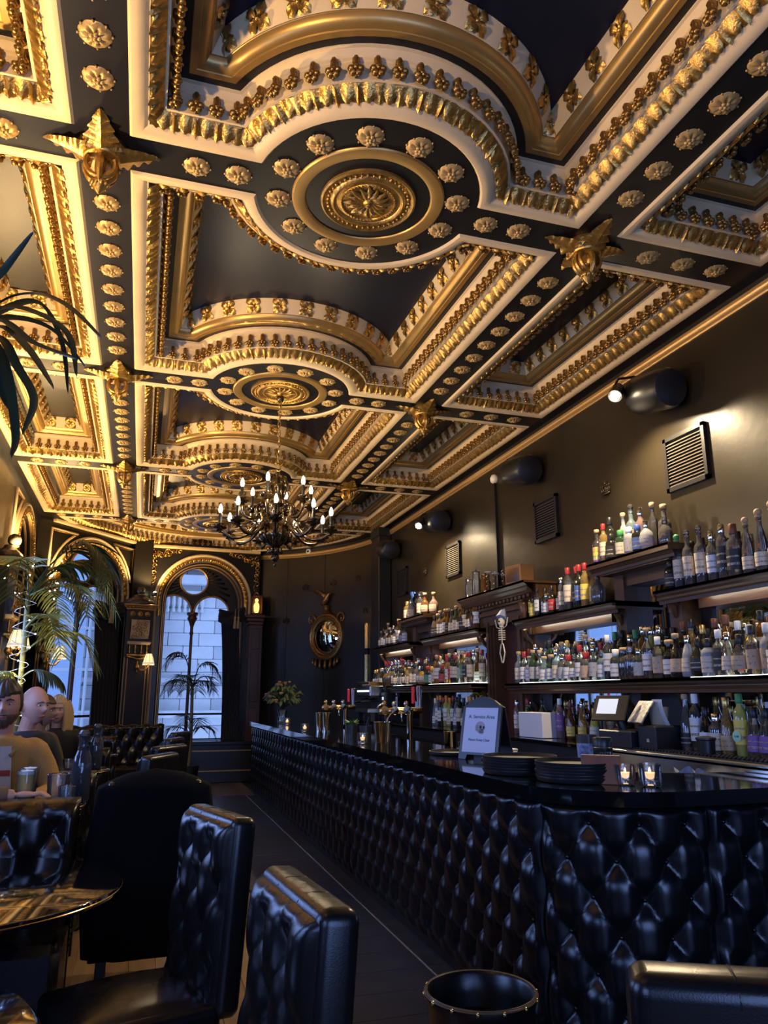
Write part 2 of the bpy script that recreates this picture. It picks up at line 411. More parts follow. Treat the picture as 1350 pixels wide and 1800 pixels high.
# closed black deck above the panels
db = MB(); db.bx(WLEFT - .3, WRIGHT + .1, -2.1, 14.6, 4.60, 4.66); db.build('roof_deck', M_BLACK, ceiling)
NPEND = {}
ALL_P = []; ALL_F = []
for kind, k, outl in coffers:
    names = {'main': 'main_coffer', 'right': 'bar_side_coffer', 'left': 'window_side_coffer', 'apse': 'apse_coffer'}
    far = k >= 3
    # white outer cyma, ledge and cornice wall
    cof = band(outl, [(0, 4.0), (.012, 3.988), (.03, 3.986), (.055, 3.992), (.07, 4.004), (.082, 4.012), (.088, 4.012), (.09, 4.03), (.145, 4.06), (.147, 4.056), (.162, 4.056), (.164, 4.150), (.170, 4.156), (.172, 4.168), (.185, 4.182), (.192, 4.200), (.204, 4.203), (.205, 4.212)], M_CREAM, names[kind], ceiling, 30)
    egg_band(outl, cof, 0.010 if k <= 1 else 0.016)
    band(outl, [(.205, 4.209), (.247, 4.207)], M_BLACK, 'black_groove', cof)
    band(outl, [(.246, 4.212), (.246, 4.205), (.250, 4.200), (.280, 4.200), (.283, 4.206), (.288, 4.206), (.300, 4.208), (.315, 4.215), (.327, 4.230), (.333, 4.248), (.336, 4.25), (.340, 4.25)], M_GOLDFLAT, 'gold_border', cof, 30)
    band(outl, [(.340, 4.25), (.385, 4.355), (.389, 4.355)], M_CREAM, 'flower_border', cof, 20)
    pn = MB(); ring = outl(.387); pts = [Vector((p[0], p[1], 0)) for p in ring]
    pn.add([(p.x, p.y, 4.354) for p in pts], [tuple(t) for t in tessellate_polygon([pts])]); pn.build('coffer_panel', M_NAVY if kind != 'left' else M_SOFFIT, cof, recalc=False)
    rs, tot = resample(outl(.166), 0.095)
    for (x, y, nx, ny, s) in rs: ALL_P.append((cof, x, y, nx, ny, k))
    rs, tot = resample(outl(.362), 0.20)
    for (x, y, nx, ny, s) in rs: ALL_F.append((cof, x, y, nx, ny, k))
def dcam(e): return hypot(e[1], e[2])
def front(e):   # in front of the camera's view
    return e[2] > 1.6
def split_pieces(lst, cap):
    vis = sorted([e for e in lst if front(e)], key=dcam); return vis[:cap], vis[cap:]
near, rest = split_pieces(ALL_P, 300)
for (cof, x, y, nx, ny, k) in near:
    inst('pendant', PENDANT, cof, (x, y, 4.152), (0, 0, atan2(ny, nx) - pi / 2), (1.15, 1.15, 1.0))
def joined(rest, proto, place, name, m, lab):
    by = {}
    for e in rest: by.setdefault(e[0].name, []).append(e)
    for nm, es in by.items():
        b = MB()
        for e in es:
            Mx = place(e); o = len(b.v); b.v += [tuple(Mx @ Vector(p)) for p in proto.v]; b.f += [tuple(i + o for i in f) for f in proto.f]; b.m += [0] * len(proto.f)
        b.build(name, m, es[0][0], True, kind='stuff', recalc=False)
pp = pendant_mb(True)
bmesh_pp = pp
joined(rest, pp, lambda e: Matrix.Translation((e[1], e[2], 4.152)) @ Matrix.Rotation(atan2(e[4], e[3]) - pi / 2, 4, 'Z'), 'far_pendants', M_BRONZE, '')
def flower_matrix(e):
    cof, x, y, nx, ny, k = e
    # lie on the sloped border: local -z faces inwards and down
    n = Vector((nx * .105, ny * .105, -.045)).normalized(); t = Vector((-ny, nx, 0)); w = n.cross(t)
    R = Matrix((t, w, -n)).transposed().to_4x4()
    return Matrix.Translation((x, y, 4.303)) @ R
near, rest = split_pieces(ALL_F, 260)
for e in near:
    o = inst('leaf_flower', FLOWER, e[0]); o.matrix_basis = flower_matrix(e)
joined(rest, flower_mb(.064), flower_matrix, 'far_leaf_flowers', M_GOLD, '')
# ---- rosettes on the beams
RP = []
for k in range(0, 5):
    y = ROWS[k]
    for dx in (.696, .903): RP += [(CX - dx, y), (CX + dx, y)]
    for x in (2.765, 3.02, 3.265): RP += [(x, y), (2 * CX - x - .01, y)]
    for q in range(12):
        a = RAD(15 + 30 * q); RP.append((CX + .483 * cos(a), y + .483 * sin(a)))
    if k < 4:
        for j in range(9):
            yy = y + .441 + .2325 * j; RP += [(XL, yy), (XR, yy)]
for (x, y) in RP:
    if y > 1.9: inst('rosette', ROSETTE, ceiling, (x, y, ZC), (0, 0, random.uniform(-.1, .1)))
# ---- medallions
def medallion(k):
    y = ROWS[k]; p = empty('ceiling_medallion', (CX, y, ZC)); p.parent = ceiling
    b = MB(); b.lathe([(.335, 0), (.338, -.008), (.345, -.012), (.403, -.012), (.410, -.006), (.412, 0)], 64, cap=False); b.build('gold_ring', M_GOLDFLAT, p, 40)
    b = MB(); prof = [(.258, 0), (.256, -.012), (.246, -.018), (.236, -.012), (.230, -.008), (.206, -.008), (.200, -.016), (.188, -.022), (.176, -.016), (.172, -.010), (.160, -.010), (.150, -.012), (.148, -.016), (.142, -.016), (.140, -.010), (.05, -.008), (0, -.008)]
    b.lathe(prof, 56, cap=False); b.build('medallion_plate', M_GOLD, p, 35)
    b = MB()
    for i in range(44):
        a = 2 * pi * i / 44; b.ball((.218 * cos(a), .218 * sin(a), -.012), (.012, .009, .009) if i % 2 else (.008, .008, .010), 6, 4, Matrix.Rotation(a, 3, 'Z'))
    for i in range(48):
        a = 2 * pi * i / 48; b.ball((.145 * cos(a), .145 * sin(a), -.017), .0055, 5, 3)
    b.build('bead_ring', M_GOLD, p, True, kind='stuff')
    for i in range(16):
        a = 2 * pi * i / 16; L = .125 if i % 2 else .105
        b = MB()
        def f(u, v, a=a, L=L):
            r = .022 + L * u * .9; wv = .016 * sin(pi * min(1, u * .88 + .08)) * (1 + .25 * sin(u * 22)); s = (v - .5) * 2 * wv; bend = .02 * sin(u * 2.2)
            s2 = s + bend; z = -.012 - .018 * sin(pi * u) * (1 - abs(v - .5) * 1.2); return (r * cos(a) - s2 * sin(a), r * sin(a) + s2 * cos(a), z)
        b.grid(f, 10, 4); b.build('acanthus_leaf', M_GOLD, p, True, recalc=False)
    b = MB(); b.lathe([(0, -.045), (.012, -.042), (.018, -.034), (.013, -.028), (.024, -.022), (.030, -.012), (.030, -.006)], 16); b.build('medallion_boss', M_GOLD, p, True)
for k in range(1, 5): medallion(k)
# ---- bosses with hanging corbels where the beams cross
def boss_meshes():
    leaf = MB()
    for side in (-1, 1):
        def f(u, v, side=side):
            y = .07 + .20 * u; w = (.085 * (1 - u) ** .8 * (1 + .16 * cos(u * 26)) + .003) * v * side
            z = -.05 * (1 - u) ** 1.4 - .028 * (1 - v) * (1 - u * .6) - .006 * cos(u * 26) * v
            return (w, y, z)
        leaf.grid(f, 20, 5, flip=(side < 0))
    st = MB(); st.lathe([(.115, 0), (.118, -.02), (.105, -.035), (.108, -.048), (.090, -.060), (.085, -.075), (.060, -.085), (0, -.088)], 24)
    cb = MB()   # scroll corbel hanging below: a stirrup-shaped bracket with ribs
    def stirrup(u, v):
        a = pi * (u * 1.5 - .25); return ((.072 - .012 * cos(2 * pi * v)) * cos(a), .03 * sin(2 * pi * v), -.150 - (.080 - .012 * cos(2 * pi * v)) * sin(a) * 1.0)
    for s in (-.036, 0, .036):
        cb.tube([((.068 + .006 * (s == 0)) * cos(a), s, -.118 - (.070 + .01 * (s == 0)) * sin(a)) for a in [pi * i / 14 * 1.3 - .15 * pi for i in range(15)]], .012, 6)
    cb.box((0, 0, -.115), (.05, .10, .09), 0, .015)
    cb.tube([(.0, -.052, -.08), (.0, -.066, -.12), (.0, -.060, -.17), (0, -.035, -.205)], [.016, .02, .016, .01], 7)
    cb.tube([(.0, .052, -.08), (.0, .066, -.12), (.0, .060, -.17), (0, .035, -.205)], [.016, .02, .016, .01], 7)
    tip = MB(); tip.lathe([(0, -.262), (.006, -.256), (.014, -.246), (.022, -.236), (.030, -.224), (.040, -.212), (.044, -.202), (.036, -.194), (.03, -.19)], 12)
    for i in range(10):
        a = 2 * pi * i / 10; tip.ball((.036 * cos(a), .036 * sin(a), -.208), (.011, .011, .016), 5, 4)
    return leaf.mesh('star_leaf', M_GOLD, True, recalc=False), st.mesh('boss_plate', M_GOLD, 40), cb.mesh('corbel', M_GOLD, 40), tip.mesh('corbel_drop', M_GOLD, True)
BL, BP, BC, BT = boss_meshes()
for k in range(1, 5):
    for x in (XL, XR):
        p = empty('beam_boss', (x, ROWS[k], ZC)); p.parent = ceiling
        for q in range(4): inst('star_leaf', BL, p, (0, 0, 0), (0, 0, q * pi / 2))
        inst('boss_plate', BP, p); inst('corbel', BC, p); inst('corbel_drop', BT, p)
# ================================================================ FLOOR
fb = MB(); fb.bx(WLEFT - .2, WRIGHT + .1, -2.1, 14.4, -0.12, -0.012)
floor = fb.build('floor', mat('floor_screed', (0.02, 0.018, 0.016), 0.8)); struct(floor, 'floor of worn oak boards beside a strip of dark slate tiles along the bar', 'floor')
M_PLANK = [mat('oak_board_%d' % i, c, 0.28, bump=.06, bscale=30, var=.35, vscale=5, stretch=(6, .5, 1)) for i, c in enumerate([(.20, .125, .07), (.17, .10, .055), (.24, .155, .09)])]
M_SLATE = mat('dark_slate_tile', (0.036, 0.039, 0.052), 0.36, bump=.12, bscale=22, var=.35, vscale=7, rvar=.08)
XT = 0.87
pb = MB(); pb.bx(-.0685, .0685, -1.2, 1.2, -.012, 0, .002); PLK = [pb.mesh('floor_board', m) for m in M_PLANK]
for i in range(18):
    x = WLEFT + .07 + i * .138
    for j in range(7):
        y = -1.6 + j * 2.404 + (i % 3) * .8
        if y - 1.2 > 13.7: continue
        inst('floor_board', PLK[(i * 5 + j * 3) % 3], floor, (x, y, 0))
for i in range(6):          # boards across the far end beyond the tiles
    o = inst('floor_board', PLK[i % 3], floor, (XT + .07 + i * .138, 12.85, 0))
tb = MB(); tb.bx(-.337, .337, -.1405, .1405, -.012, 0, .002); TILE = tb.mesh('slate_tile', M_SLATE)
tb = MB(); tb.bx(-.075, .075, -.2835, .2835, -.012, 0, .002); TILE2 = tb.mesh('slate_tile', M_SLATE)
for j in range(34):
    y = 2.0 + j * .2845 + .035
    inst('slate_tile', TILE, floor, (XT + .341, y, 0))
    if j % 2 == 0: inst('slate_tile', TILE2, floor, (1.634, y + .142, 0))
gb = MB(); gb.bx(1.551, 1.557, 1.9, 11.6, -.010, .0008); gb.build('grout_line', mat('pale_grout', (.30, .28, .25), .7), floor)
kb = MB(); kb.bx(XT + .0, 3.5, -2.0, 1.9, -.010, -.001); kb.build('slate_apron', M_SLATE, floor)
# ================================================================ WALLS
def arch_pts(uc, half, z0, zs, n=24):
    return [(uc - half, z0), (uc - half, zs)] + [(uc - half * cos(pi * i / n), zs + half * sin(pi * i / n)) for i in range(1, n)] + [(uc + half, zs), (uc + half, z0)]
def wall_panel(name, P0, P1, z0, z1, holes, th, m, parent=None):
    """vertical wall from P0 to P1 (left to right as seen from inside), holes as (u, z) outlines, thickness outwards"""
    P0 = Vector((*P0, 0)); P1 = Vector((*P1, 0)); L = (P1 - P0).length; t = (P1 - P0) / L; n = Vector((t.y, -t.x, 0)) * -1.0   # outward (away from the room)
    outer = [Vector((0, z0, 0)), Vector((L, z0, 0)), Vector((L, z1, 0)), Vector((0, z1, 0))]
    pl = [outer] + [[Vector((u, z, 0)) for u, z in h] for h in holes]
    flat = [p for q in pl for p in q]; tri = tessellate_polygon(pl); N = len(flat); b = MB()
    W = lambda p, o: tuple(P0 + t * p.x + n * o + Vector((0, 0, p.y)))
    b.add([W(p, 0) for p in flat] + [W(p, th) for p in flat], [tuple(q) for q in tri] + [tuple(N + i for i in q) for q in tri])
    o = 0
    for q in pl:
        k = len(q); b.f += [(o + i, o + (i + 1) % k, N + o + (i + 1) % k, N + o + i) for i in range(k)]; b.m += [0] * k; o += k
    return b.build(name, m, parent, recalc=False)
rw = MB(); rw.bx(WRIGHT, WRIGHT + .15, -2.1, 11.0, 0, 4.6); wall_right = rw.build('wall_right', M_WALL); struct(wall_right, 'dark glossy olive wall above the bottle shelves', 'wall')
ew = MB(); T1 = 1.198
ew.grid(lambda u, v: (*wall_ellipse(T1 * u), 4.6 * v), 40, 1); ew.grid(lambda u, v: (*wall_ellipse(T1 * u, 2.72, 3.17), 4.6 * v), 40, 1)
wall_far = ew.build('wall_far', M_WALL, None, True); struct(wall_far, 'curved dark olive wall carrying the oval mirror', 'wall')
wb_ = MB(); wb_.bx(WLEFT - .3, WRIGHT + .15, -2.25, -2.1, 0, 4.6); wall_back = wb_.build('wall_back', M_WALL); struct(wall_back, 'dark wall behind the viewer', 'wall')
FB, FC = (-1.45, 11.95), (-0.30, 13.42); FD, FE = (0.0, 13.62), (1.93, 13.74)
M_PIER = mat('black_panelling', (0.010, 0.009, 0.008), 0.30, bump=.05, bscale=20)
ARC = .72; SPR = 3.02
LW2 = 13.35
wl = wall_panel('wall_left', (WLEFT, -2.1), (WLEFT, 11.80), 0, 4.6, [arch_pts(10.62 + 2.1, ARC, .65, SPR)], .32, M_PIER); struct(wl, 'dark wall with gilded arched windows on the window side', 'wall')
L2 = (Vector(FC) - Vector(FB)).length
w2 = wall_panel('wall_far', FB, FC, 0, 4.6, [arch_pts(L2 / 2, ARC, .65, SPR)], .32, M_PIER); struct(w2, 'canted black wall around the palm-shaded arched window', 'wall')
L1 = (Vector(FE) - Vector(FD)).length
w1 = wall_panel('wall_far', FD, FE, 0, 4.6, [arch_pts(.945, ARC, .66, SPR)], .34, M_PIER); struct(w1, 'end wall around the tall arched window with tracery', 'wall')
def fill_post(name, x0, y0, x1, y1):
    b = MB(); b.bx(x0, x1, y0, y1, 0, 4.6); o = b.build(name, M_PIER); return o
# corner piers that close the joints
cp = MB(); cp.prism([(WLEFT - .3, 11.7), (WLEFT + .02, 11.7), (WLEFT + .02, 11.80), (-1.44, 11.95), (-1.75, 12.2), (WLEFT - .3, 12.0)], 0, 4.6); struct(cp.build('wall_left', M_PIER), 'dark corner pier between side wall and canted window', 'wall')
cp = MB(); cp.prism([(-.30, 13.42), (-.27, 13.34), (.03, 13.44), (.0, 13.62), (.02, 13.95), (-.5, 13.65)], 0, 4.6); struct(cp.build('wall_far', M_PIER), 'narrow black pier between the two arched windows', 'wall')
cp = MB(); cp.prism([(1.93, 13.74), (1.94, 13.70), (1.96, 13.82), (2.0, 14.1), (1.9, 14.1)], 0, 4.6); struct(cp.build('wall_far', M_PIER), 'black joint beside the curved wall', 'wall')
# gilt picture rail and corner pilaster
def rail_prof(z): return [(0, z - .035), (.012, z - .035), (.018, z - .025), (.014, z - .012), (.024, z - .004), (.030, z + .012), (.022, z + .022), (.030, z + .030), (.030, z + .036), (0, z + .036)]
M_RAIL = mat('gilt_rail', (.50, .31, .11), .35, metal=.6)
rb = MB(); rb.sweep([(WRIGHT, -2.1, -1, 0), (WRIGHT, 11.25, -1, 0)], rail_prof(3.91)); o = rb.build('trim_1', M_RAIL, None, 40); struct(o, 'long gilt picture rail along the bar wall', 'picture rail')
rb = MB(); path = []
for i in range(41):
    t = .12 + (T1 - .12) * i / 40; x, y = wall_ellipse(t); nx, ny = -cos(t) / 2.6, -sin(t) / 3.05; L = hypot(nx, ny); path.append((x, y, nx / L, ny / L))
rb.sweep(path, rail_prof(3.905)); o = rb.build('trim_2', M_RAIL, None, 40); struct(o, 'gilt picture rail following the curved wall', 'picture rail')
cb_ = MB(); cb_.bx(3.40, 3.60, 11.02, 11.42, 0, 3.98, .01); cb_.bx(3.385, 3.60, 11.0, 11.44, 3.85, 3.99, .008); o = cb_.build('trim_3', M_BLACK); struct(o, 'black corner pilaster where bar wall meets curved wall', 'pilaster')
# vertical joints of the curved wall panelling
for t in (.985, .69):
    x, y = wall_ellipse(t, 2.595, 3.045); b = MB(); b.box((x, y, 2.0), (.006, .006, 3.8), t); b.build('panel_joint', M_BLACK, wall_far)
# ================================================================ ARCHED WINDOWS
M_FRAMEGOLD = mat('gilt_timber', (.45, .25, .08), .32, metal=.55, var=.2, vscale=12)
M_DRAPE = mat('black_velvet', (0.006, 0.006, 0.007), 0.75, sheen=.2)
M_STONEDARK = mat('dark_stone_reveal', (.16, .15, .16), .8, bump=.1, bscale=20)  # plain dark grey stone colour
class Facet:
    def __init__(s, P0, P1):
        s.P = Vector((*P0, 0)); d = Vector((*P1, 0)) - s.P; s.L = d.length; s.t = d / s.L; s.n = Vector((s.t.y, -s.t.x, 0))   # n: into the room
        if s.n.dot(Vector((.9, 8, 0)) - s.P) < 0: s.n = -s.n
        s.rz = atan2(s.t.y, s.t.x)
    def __call__(s, u, out, z): return tuple(s.P + s.t * u + s.n * out + Vector((0, 0, z)))
def arch_path(uc, half, zs, zb, n=28):
    return [(uc - half, zb)] + [(uc - half * cos(pi * i / n), zs + half * sin(pi * i / n)) for i in range(0, n + 1)] + [(uc + half, zb)]
def arch_band(fc, uc, zs, zb, prof, name, m, parent, n=28, smooth=40):
    """prof: list of (radius, out)"""
    b = MB(); P = []; F = []; k = len(prof); rings = [arch_path(uc, r, zs, zb, n) for r, o in prof]; N = len(rings[0])
    for i in range(N):
        for j, (r, o) in enumerate(prof): u, z = rings[j][i]; P.append(fc(u, o, z))
    for i in range(N - 1):
        for j in range(k - 1): F.append((i * k + j, (i + 1) * k + j, (i + 1) * k + j + 1, i * k + j + 1))
    b.add(P, F); return b.build(name, m, parent, smooth)
def arch_window(wn, label, fc, uc, zb=.66, leaf=True, light_shift=0.0, tracery=True, depth=.26):
    root = empty(wn, fc(uc, 0, 0)); struct(root, label, 'window')
    inv = Matrix.Translation(root.location).inverted()
    objs = []
    def P(o): objs.append(o); return o
    P(arch_band(fc, uc, SPR, .1, [(.86, 0), (.862, .03), (.852, .05), (.835, .055), (.82, .045), (.815, .03), (.80, .03)], 'outer_moulding', M_CREAM, root))
    bd = P(arch_band(fc, uc, SPR, 2.75, [(.80, .0), (.80, .03), (.785, .045), (.755, .05), (.73, .04), (.72, .0)], 'leaf_band', M_GOLD, root))
    if leaf:
        lf = MB()
        for sgn in (-1, 1):
            for i in range(15):
                a = pi / 2 + sgn * (pi / 2) * (i + .3) / 15.0; r = .762
                c = Vector(fc(uc + r * cos(a), .045, SPR + r * sin(a))); R = Matrix((fc.t, fc.n, Vector((0, 0, 1)))).transposed() @ Matrix.Rotation(-(a - pi / 2), 3, 'Y')
                lf.ball(c, (.045, .022, .030), 7, 5, R); lf.ball(Vector(c) + R @ Vector((sgn * -.03, .008, .0)), (.02, .014, .036), 6, 4, R)
        lo = lf.build('leaf_garland', M_GOLD, root, True, kind='stuff'); P(lo)
    P(arch_band(fc, uc, SPR, zb, [(.72, .0), (.715, -depth)], 'dark_reveal', M_BLACK, root))
    for r, o in ((.69, -.05), (.655, -.13)):
        P(arch_band(fc, uc, SPR, zb, [(r + .012, o), (r + .006, o + .014), (r - .006, o + .014), (r - .012, o), (r - .012, o - .01)], 'gilt_line', M_FRAMEGOLD, root))
        P(arch_band(fc, uc, SPR, zb, [(r + .035, o - .002), (r - .025, o - .012)], 'dark_step', M_BLACK, root))
    u2 = uc + light_shift
    if tracery:
        dz = -depth; hw = .69
        circ = [(u2 + .245 * cos(2 * pi * i / 36), 3.415 + .245 * sin(2 * pi * i / 36)) for i in range(36)]
        l1 = arch_pts(u2 - .335, .318, zb + .02, 2.84, 16); l2 = arch_pts(u2 + .335, .318, zb + .02, 2.84, 16)
        outl = arch_pts(u2, hw + .2, zb, 2.98, 24)
        pl = [[Vector((u, z, 0)) for u, z in q] for q in (outl, circ, l1, l2)]; flat = [p for q in pl for p in q]; tri = tessellate_polygon(pl); N = len(flat); b = MB()
        b.add([fc(p.x, dz + .03, p.y) for p in flat] + [fc(p.x, dz - .01, p.y) for p in flat], [tuple(q) for q in tri] + [tuple(N + i for i in q) for q in tri])
        o = 0
        for q in pl:
            k = len(q); b.f += [(o + i, o + (i + 1) % k, N + o + (i + 1) % k, N + o + i) for i in range(k)]; b.m += [0] * k; o += k
        tr = P(b.build('tracery_plate', M_BLACK, root, recalc=False))
        b = MB()
        b.tube([fc(u, dz + .035, z) for u, z in circ], .020, 6, closed=True); P(b.build('roundel_frame', M_FRAMEGOLD, root, True))
        for q in (l1, l2):
            b = MB(); b.tube([fc(u, dz + .035, z) for u, z in q[1:-1]], .020, 6); P(b.build('light_arch', M_FRAMEGOLD, root, True))
        # pleated fans around the roundel
        b = MB()
        for sg in (-1, 1):
            for i in range(13):
                a = RAD(-38 + i * 9.2); ca, sa = cos(a) * sg, sin(a); r0 = .25
                # ray until the outer arch
                for r1 in [x * .01 for x in range(26, 70)]:
                    uu, zz = u2 + ca * r1, 3.415 + sa * r1
                    if hypot(uu - u2, max(0, zz - 2.98)) > hw or hypot(uu - (u2 + sg * .335), max(zz - 2.84, 0)) < .33: break
                if r1 - r0 > .03: b.tube([fc(u2 + ca * (r0 + (r1 - r0) * q), dz + .034, 3.415 + sa * (r0 + (r1 - r0) * q)) for q in (0, .5, 1)], [.008, .016, .022], 5)
        P(b.build('pleated_fan', mat('dark_pleats', (.02, .014, .011), .45), root, True, kind='stuff'))
        b = MB(); x, y, z = fc(u2, dz + .05, 0); b.lathe([(.05, zb), (.05, zb + .1), (.035, zb + .14), (.028, zb + .2), (.026, 2.3), (.024, 2.45), (.034, 2.47), (.034, 2.50), (.026, 2.52), (.03, 2.6), (.055, 2.68), (.085, 2.73), (.088, 2.76), (.075, 2.77), (.075, 2.79), (.1, 2.81), (.1, 2.85), (.06, 2.86)], 16, (x, y, 0))
        P(b.build('mullion_column', mat('copper_brown_paint', (.12, .05, .022), .35, metal=.3), root, 40))
        b = MB(); b.tube([fc(u2 - .62, dz + .01, 1.09), fc(u2 + .62, dz + .01, 1.09)], .018, 6); P(b.build('transom_bar', M_BLACK, root))
        for q in (-1, 1):
            b = MB(); u0 = u2 + q * .335; pts = arch_pts(u0, .325, zb, 2.84, 16); vv = [Vector((u, z, 0)) for u, z in pts]
            b.add([fc(p.x, dz, p.y) for p in vv], [tuple(t) for t in tessellate_polygon([vv])]); P(b.build('pane', M_PANE, root, recalc=False))
        b = MB(); vv = [Vector((u, z, 0)) for u, z in circ]; b.add([fc(p.x, dz, p.y) for p in vv], [tuple(t) for t in tessellate_polygon([vv])]); P(b.build('pane', M_PANE, root, recalc=False))
        b = MB(); b.box(fc(uc, -.05, zb - .02), (1.5, .5, .05), fc.rz, .01); P(b.build('window_sill', M_BLACK, root))
    for o in objs: o.matrix_parent_inverse = inv
    return root
F1 = Facet(FD, FE); F2 = Facet(FB, FC); F3 = Facet((WLEFT, -2.1), (WLEFT, 11.8))
arch_window('window_1', 'tall arched window with two lights, roundel and slim column facing a stone building', F1, .945, light_shift=-.15)
arch_window('window_2', 'arched window half hidden by palm fronds and a black curtain', F2, L2 / 2, light_shift=0.0)
arch_window('window_3', 'arched side-wall window with gilt leaf garland, seen edge on', F3, 12.72, light_shift=0.0)
# windows of the left wall and the wall behind the viewer that let the daylight in (outside the picture)
for i, wy in enumerate((-0.6, 2.2, 5.0, 7.8)):
    b = MB(); x = WLEFT + .0
    for yy in (wy - .6, wy, wy + .6): b.bx(x, x + .06, yy - .03, yy + .03, .68, 2.32)
    for zz in (.68, 1.5, 2.32): b.bx(x, x + .06, wy - .63, wy + .63, zz - .03, zz + .03)
    struct(b.build('window_%d' % (4 + i), M_BLACK), 'tall side window further along the window wall', 'window')
b = MB()
for xx in (-.45, .45, 1.35, 2.25): b.bx(xx - .03, xx + .03, -2.1, -1.9, .6, 2.55)
for zz in (.65, 1.6, 2.52): b.bx(-.45, 2.25, -2.1, -1.9, zz - .03, zz + .03)
struct(b.build('window_8', M_BLACK), 'wide window behind the viewer', 'window')
# panelling below window 1 and below window 2
b = MB(); b.bx(.02, 1.93, 13.30, 13.66, 0, .62, .01); b.bx(.0, 1.93, 13.26, 13.70, .60, .66, .008); o = b.build('trim_4', M_PIER); struct(o, 'black panelled window seat under the tall arched window', 'panelling')
for z in (.18, .5):
    g = MB(); g.bx(.12, 1.85, 13.288, 13.302, z, z + .018); g.build('gilt_line', M_FRAMEGOLD, o)
# ---------------------------------------------------------------- spandrels
def spandrel_tri(fc, uc, sg, nm, lab):
    r0 = .90; pts = []
    a1, a2 = RAD(16), RAD(64)
    for i in range(9):
        a = a1 + (a2 - a1) * i / 8; pts.append((uc + sg * (r0 + .03) * cos(a), SPR + (r0 + .03) * sin(a)))
    x_out = uc + sg * .945
    pts = [p for p in pts]; pts.append((x_out, SPR + (r0 + .03) * sin(a2))); pts.append((x_out, pts[0][1]))
    path = [fc(u, .012, z) for u, z in pts]; b = MB(); b.tube(path, .020, 6, closed=True)
    o = b.build(nm, M_CREAM, None, True); struct(o, lab, 'moulding')
    c = Vector((0, 0, 0)); 
    for p in path: c += Vector(p) / len(path)
    b = MB(); b.tube([Vector(p) + (c - Vector(p)).normalized() * .035 for p in path], .011, 5, closed=True); b.build('inner_bead', M_GOLD, o, True)
spandrel_tri(F2, L2 / 2, 1, 'trim_5', 'cream and gilt spandrel frame beside the canted arch, pilaster side')
spandrel_tri(F2, L2 / 2, -1, 'trim_6', 'cream and gilt spandrel frame beside the canted arch, corner side')
spandrel_tri(F3, 12.72, -1, 'trim_12', 'cream and gilt spandrel frame on the window wall above the palm')
def foliage(fc, pts, nm, lab, seed):
    rnd = random.Random(seed); b = MB()
    for (u0, z0, u1, z1, n) in pts:
        for i in range(n):
            q = i / max(1, n - 1); u = u0 + (u1 - u0) * q + rnd.uniform(-.015, .015); z = z0 + (z1 - z0) * q + rnd.uniform(-.015, .015); s = rnd.uniform(.03, .055)
            tw = rnd.uniform(0, 6.3); k = 9
            b.tube([fc(u + s * (1 - j / k * .8) * cos(tw + j * .75), .02 + .012 * sin(j), z + s * (1 - j / k * .8) * sin(tw + j * .75)) for j in range(k)], [.013 - .001 * j for j in range(k)], 5)
    o = b.build(nm, M_GOLD, None, True); struct(o, lab, 'ornament'); return o
foliage(F1, [(.06, 3.86, .50, 3.90, 9), (.06, 3.80, .30, 3.84, 5), (.06, 3.30, .07, 3.78, 8)], 'trim_7', 'gilt foliage bracket in the corner above the tall window, pilaster side', 1)
foliage(F1, [(1.38, 3.90, 1.88, 3.84, 9), (1.66, 3.80, 1.88, 3.76, 5), (1.87, 3.20, 1.88, 3.76, 9)], 'trim_8', 'gilt foliage bracket in the corner above the tall window, mirror side', 2)
# cream cornice fillets under the ceiling
b = MB(); b.box(F1(.965, .05, 3.975), (1.93, .10, .05), F1.rz, .01); struct(b.build('trim_9', M_CREAM), 'cream cornice fillet over the tall window', 'moulding')
b = MB(); b.box(F2(L2 / 2, .04, 3.975), (L2, .08, .05), F2.rz, .01); struct(b.build('trim_10', M_CREAM), 'cream cornice fillet over the canted window', 'moulding')
# ---------------------------------------------------------------- outdoors
M_STONE = [mat('blue_grey_stone_%d' % i, c, .85, bump=.1, bscale=14, var=.15, vscale=4) for i, c in enumerate([(.62, .62, .62), (.68, .68, .67), (.56, .56, .57)])]
bld = empty('stone_building', (1, 18.2, 0)); tag(bld, 'pale stone building across the street seen through the arched windows', 'building')
b = MB(); b.bx(-9, 6, .25, .5, -3, 9); b.build('backing_wall', M_STONE[2], bld)
b = MB(); b.bx(-.345, .345, -.02, .25, -.145, .145, .012); BLK = [b.mesh('stone_block', m) for m in M_STONE]
for j in range(22):
    for i in range(11):
        x = -2.6 + i * .70 + (j % 2) * .35; z = -.6 + j * .298
        inst('stone_block', BLK[(i * 7 + j * 3) % 3], bld, (x, .02, z))
for z, h, d in ((1.0, .16, .22), (1.75, .10, .12), (4.05, .22, .30), (4.35, .12, .42)):
    b = MB(); b.bx(-9, 6, -d, .25, z - h / 2, z + h / 2, .02); b.build('string_course', M_STONE[1], bld)
b = MB(); b.bx(-1.5, -.6, -.35, .25, -1, 4.0, .02); b.build('buttress', M_STONE[0], bld)
for i in range(7):
    b = MB(); b.lathe([(.04, 0), (.05, .05), (.03, .1), (.055, .2), (.045, .3), (.03, .36), (.05, .42)], 8, (-.55 + i * .13, -.05, 3.3)); b.build('baluster', M_STONE[1], bld, True)
b = MB(); b.bx(-.7, .5, -.12, .05, 3.72, 3.80); b.build('balustrade_rail', M_STONE[1], bld)
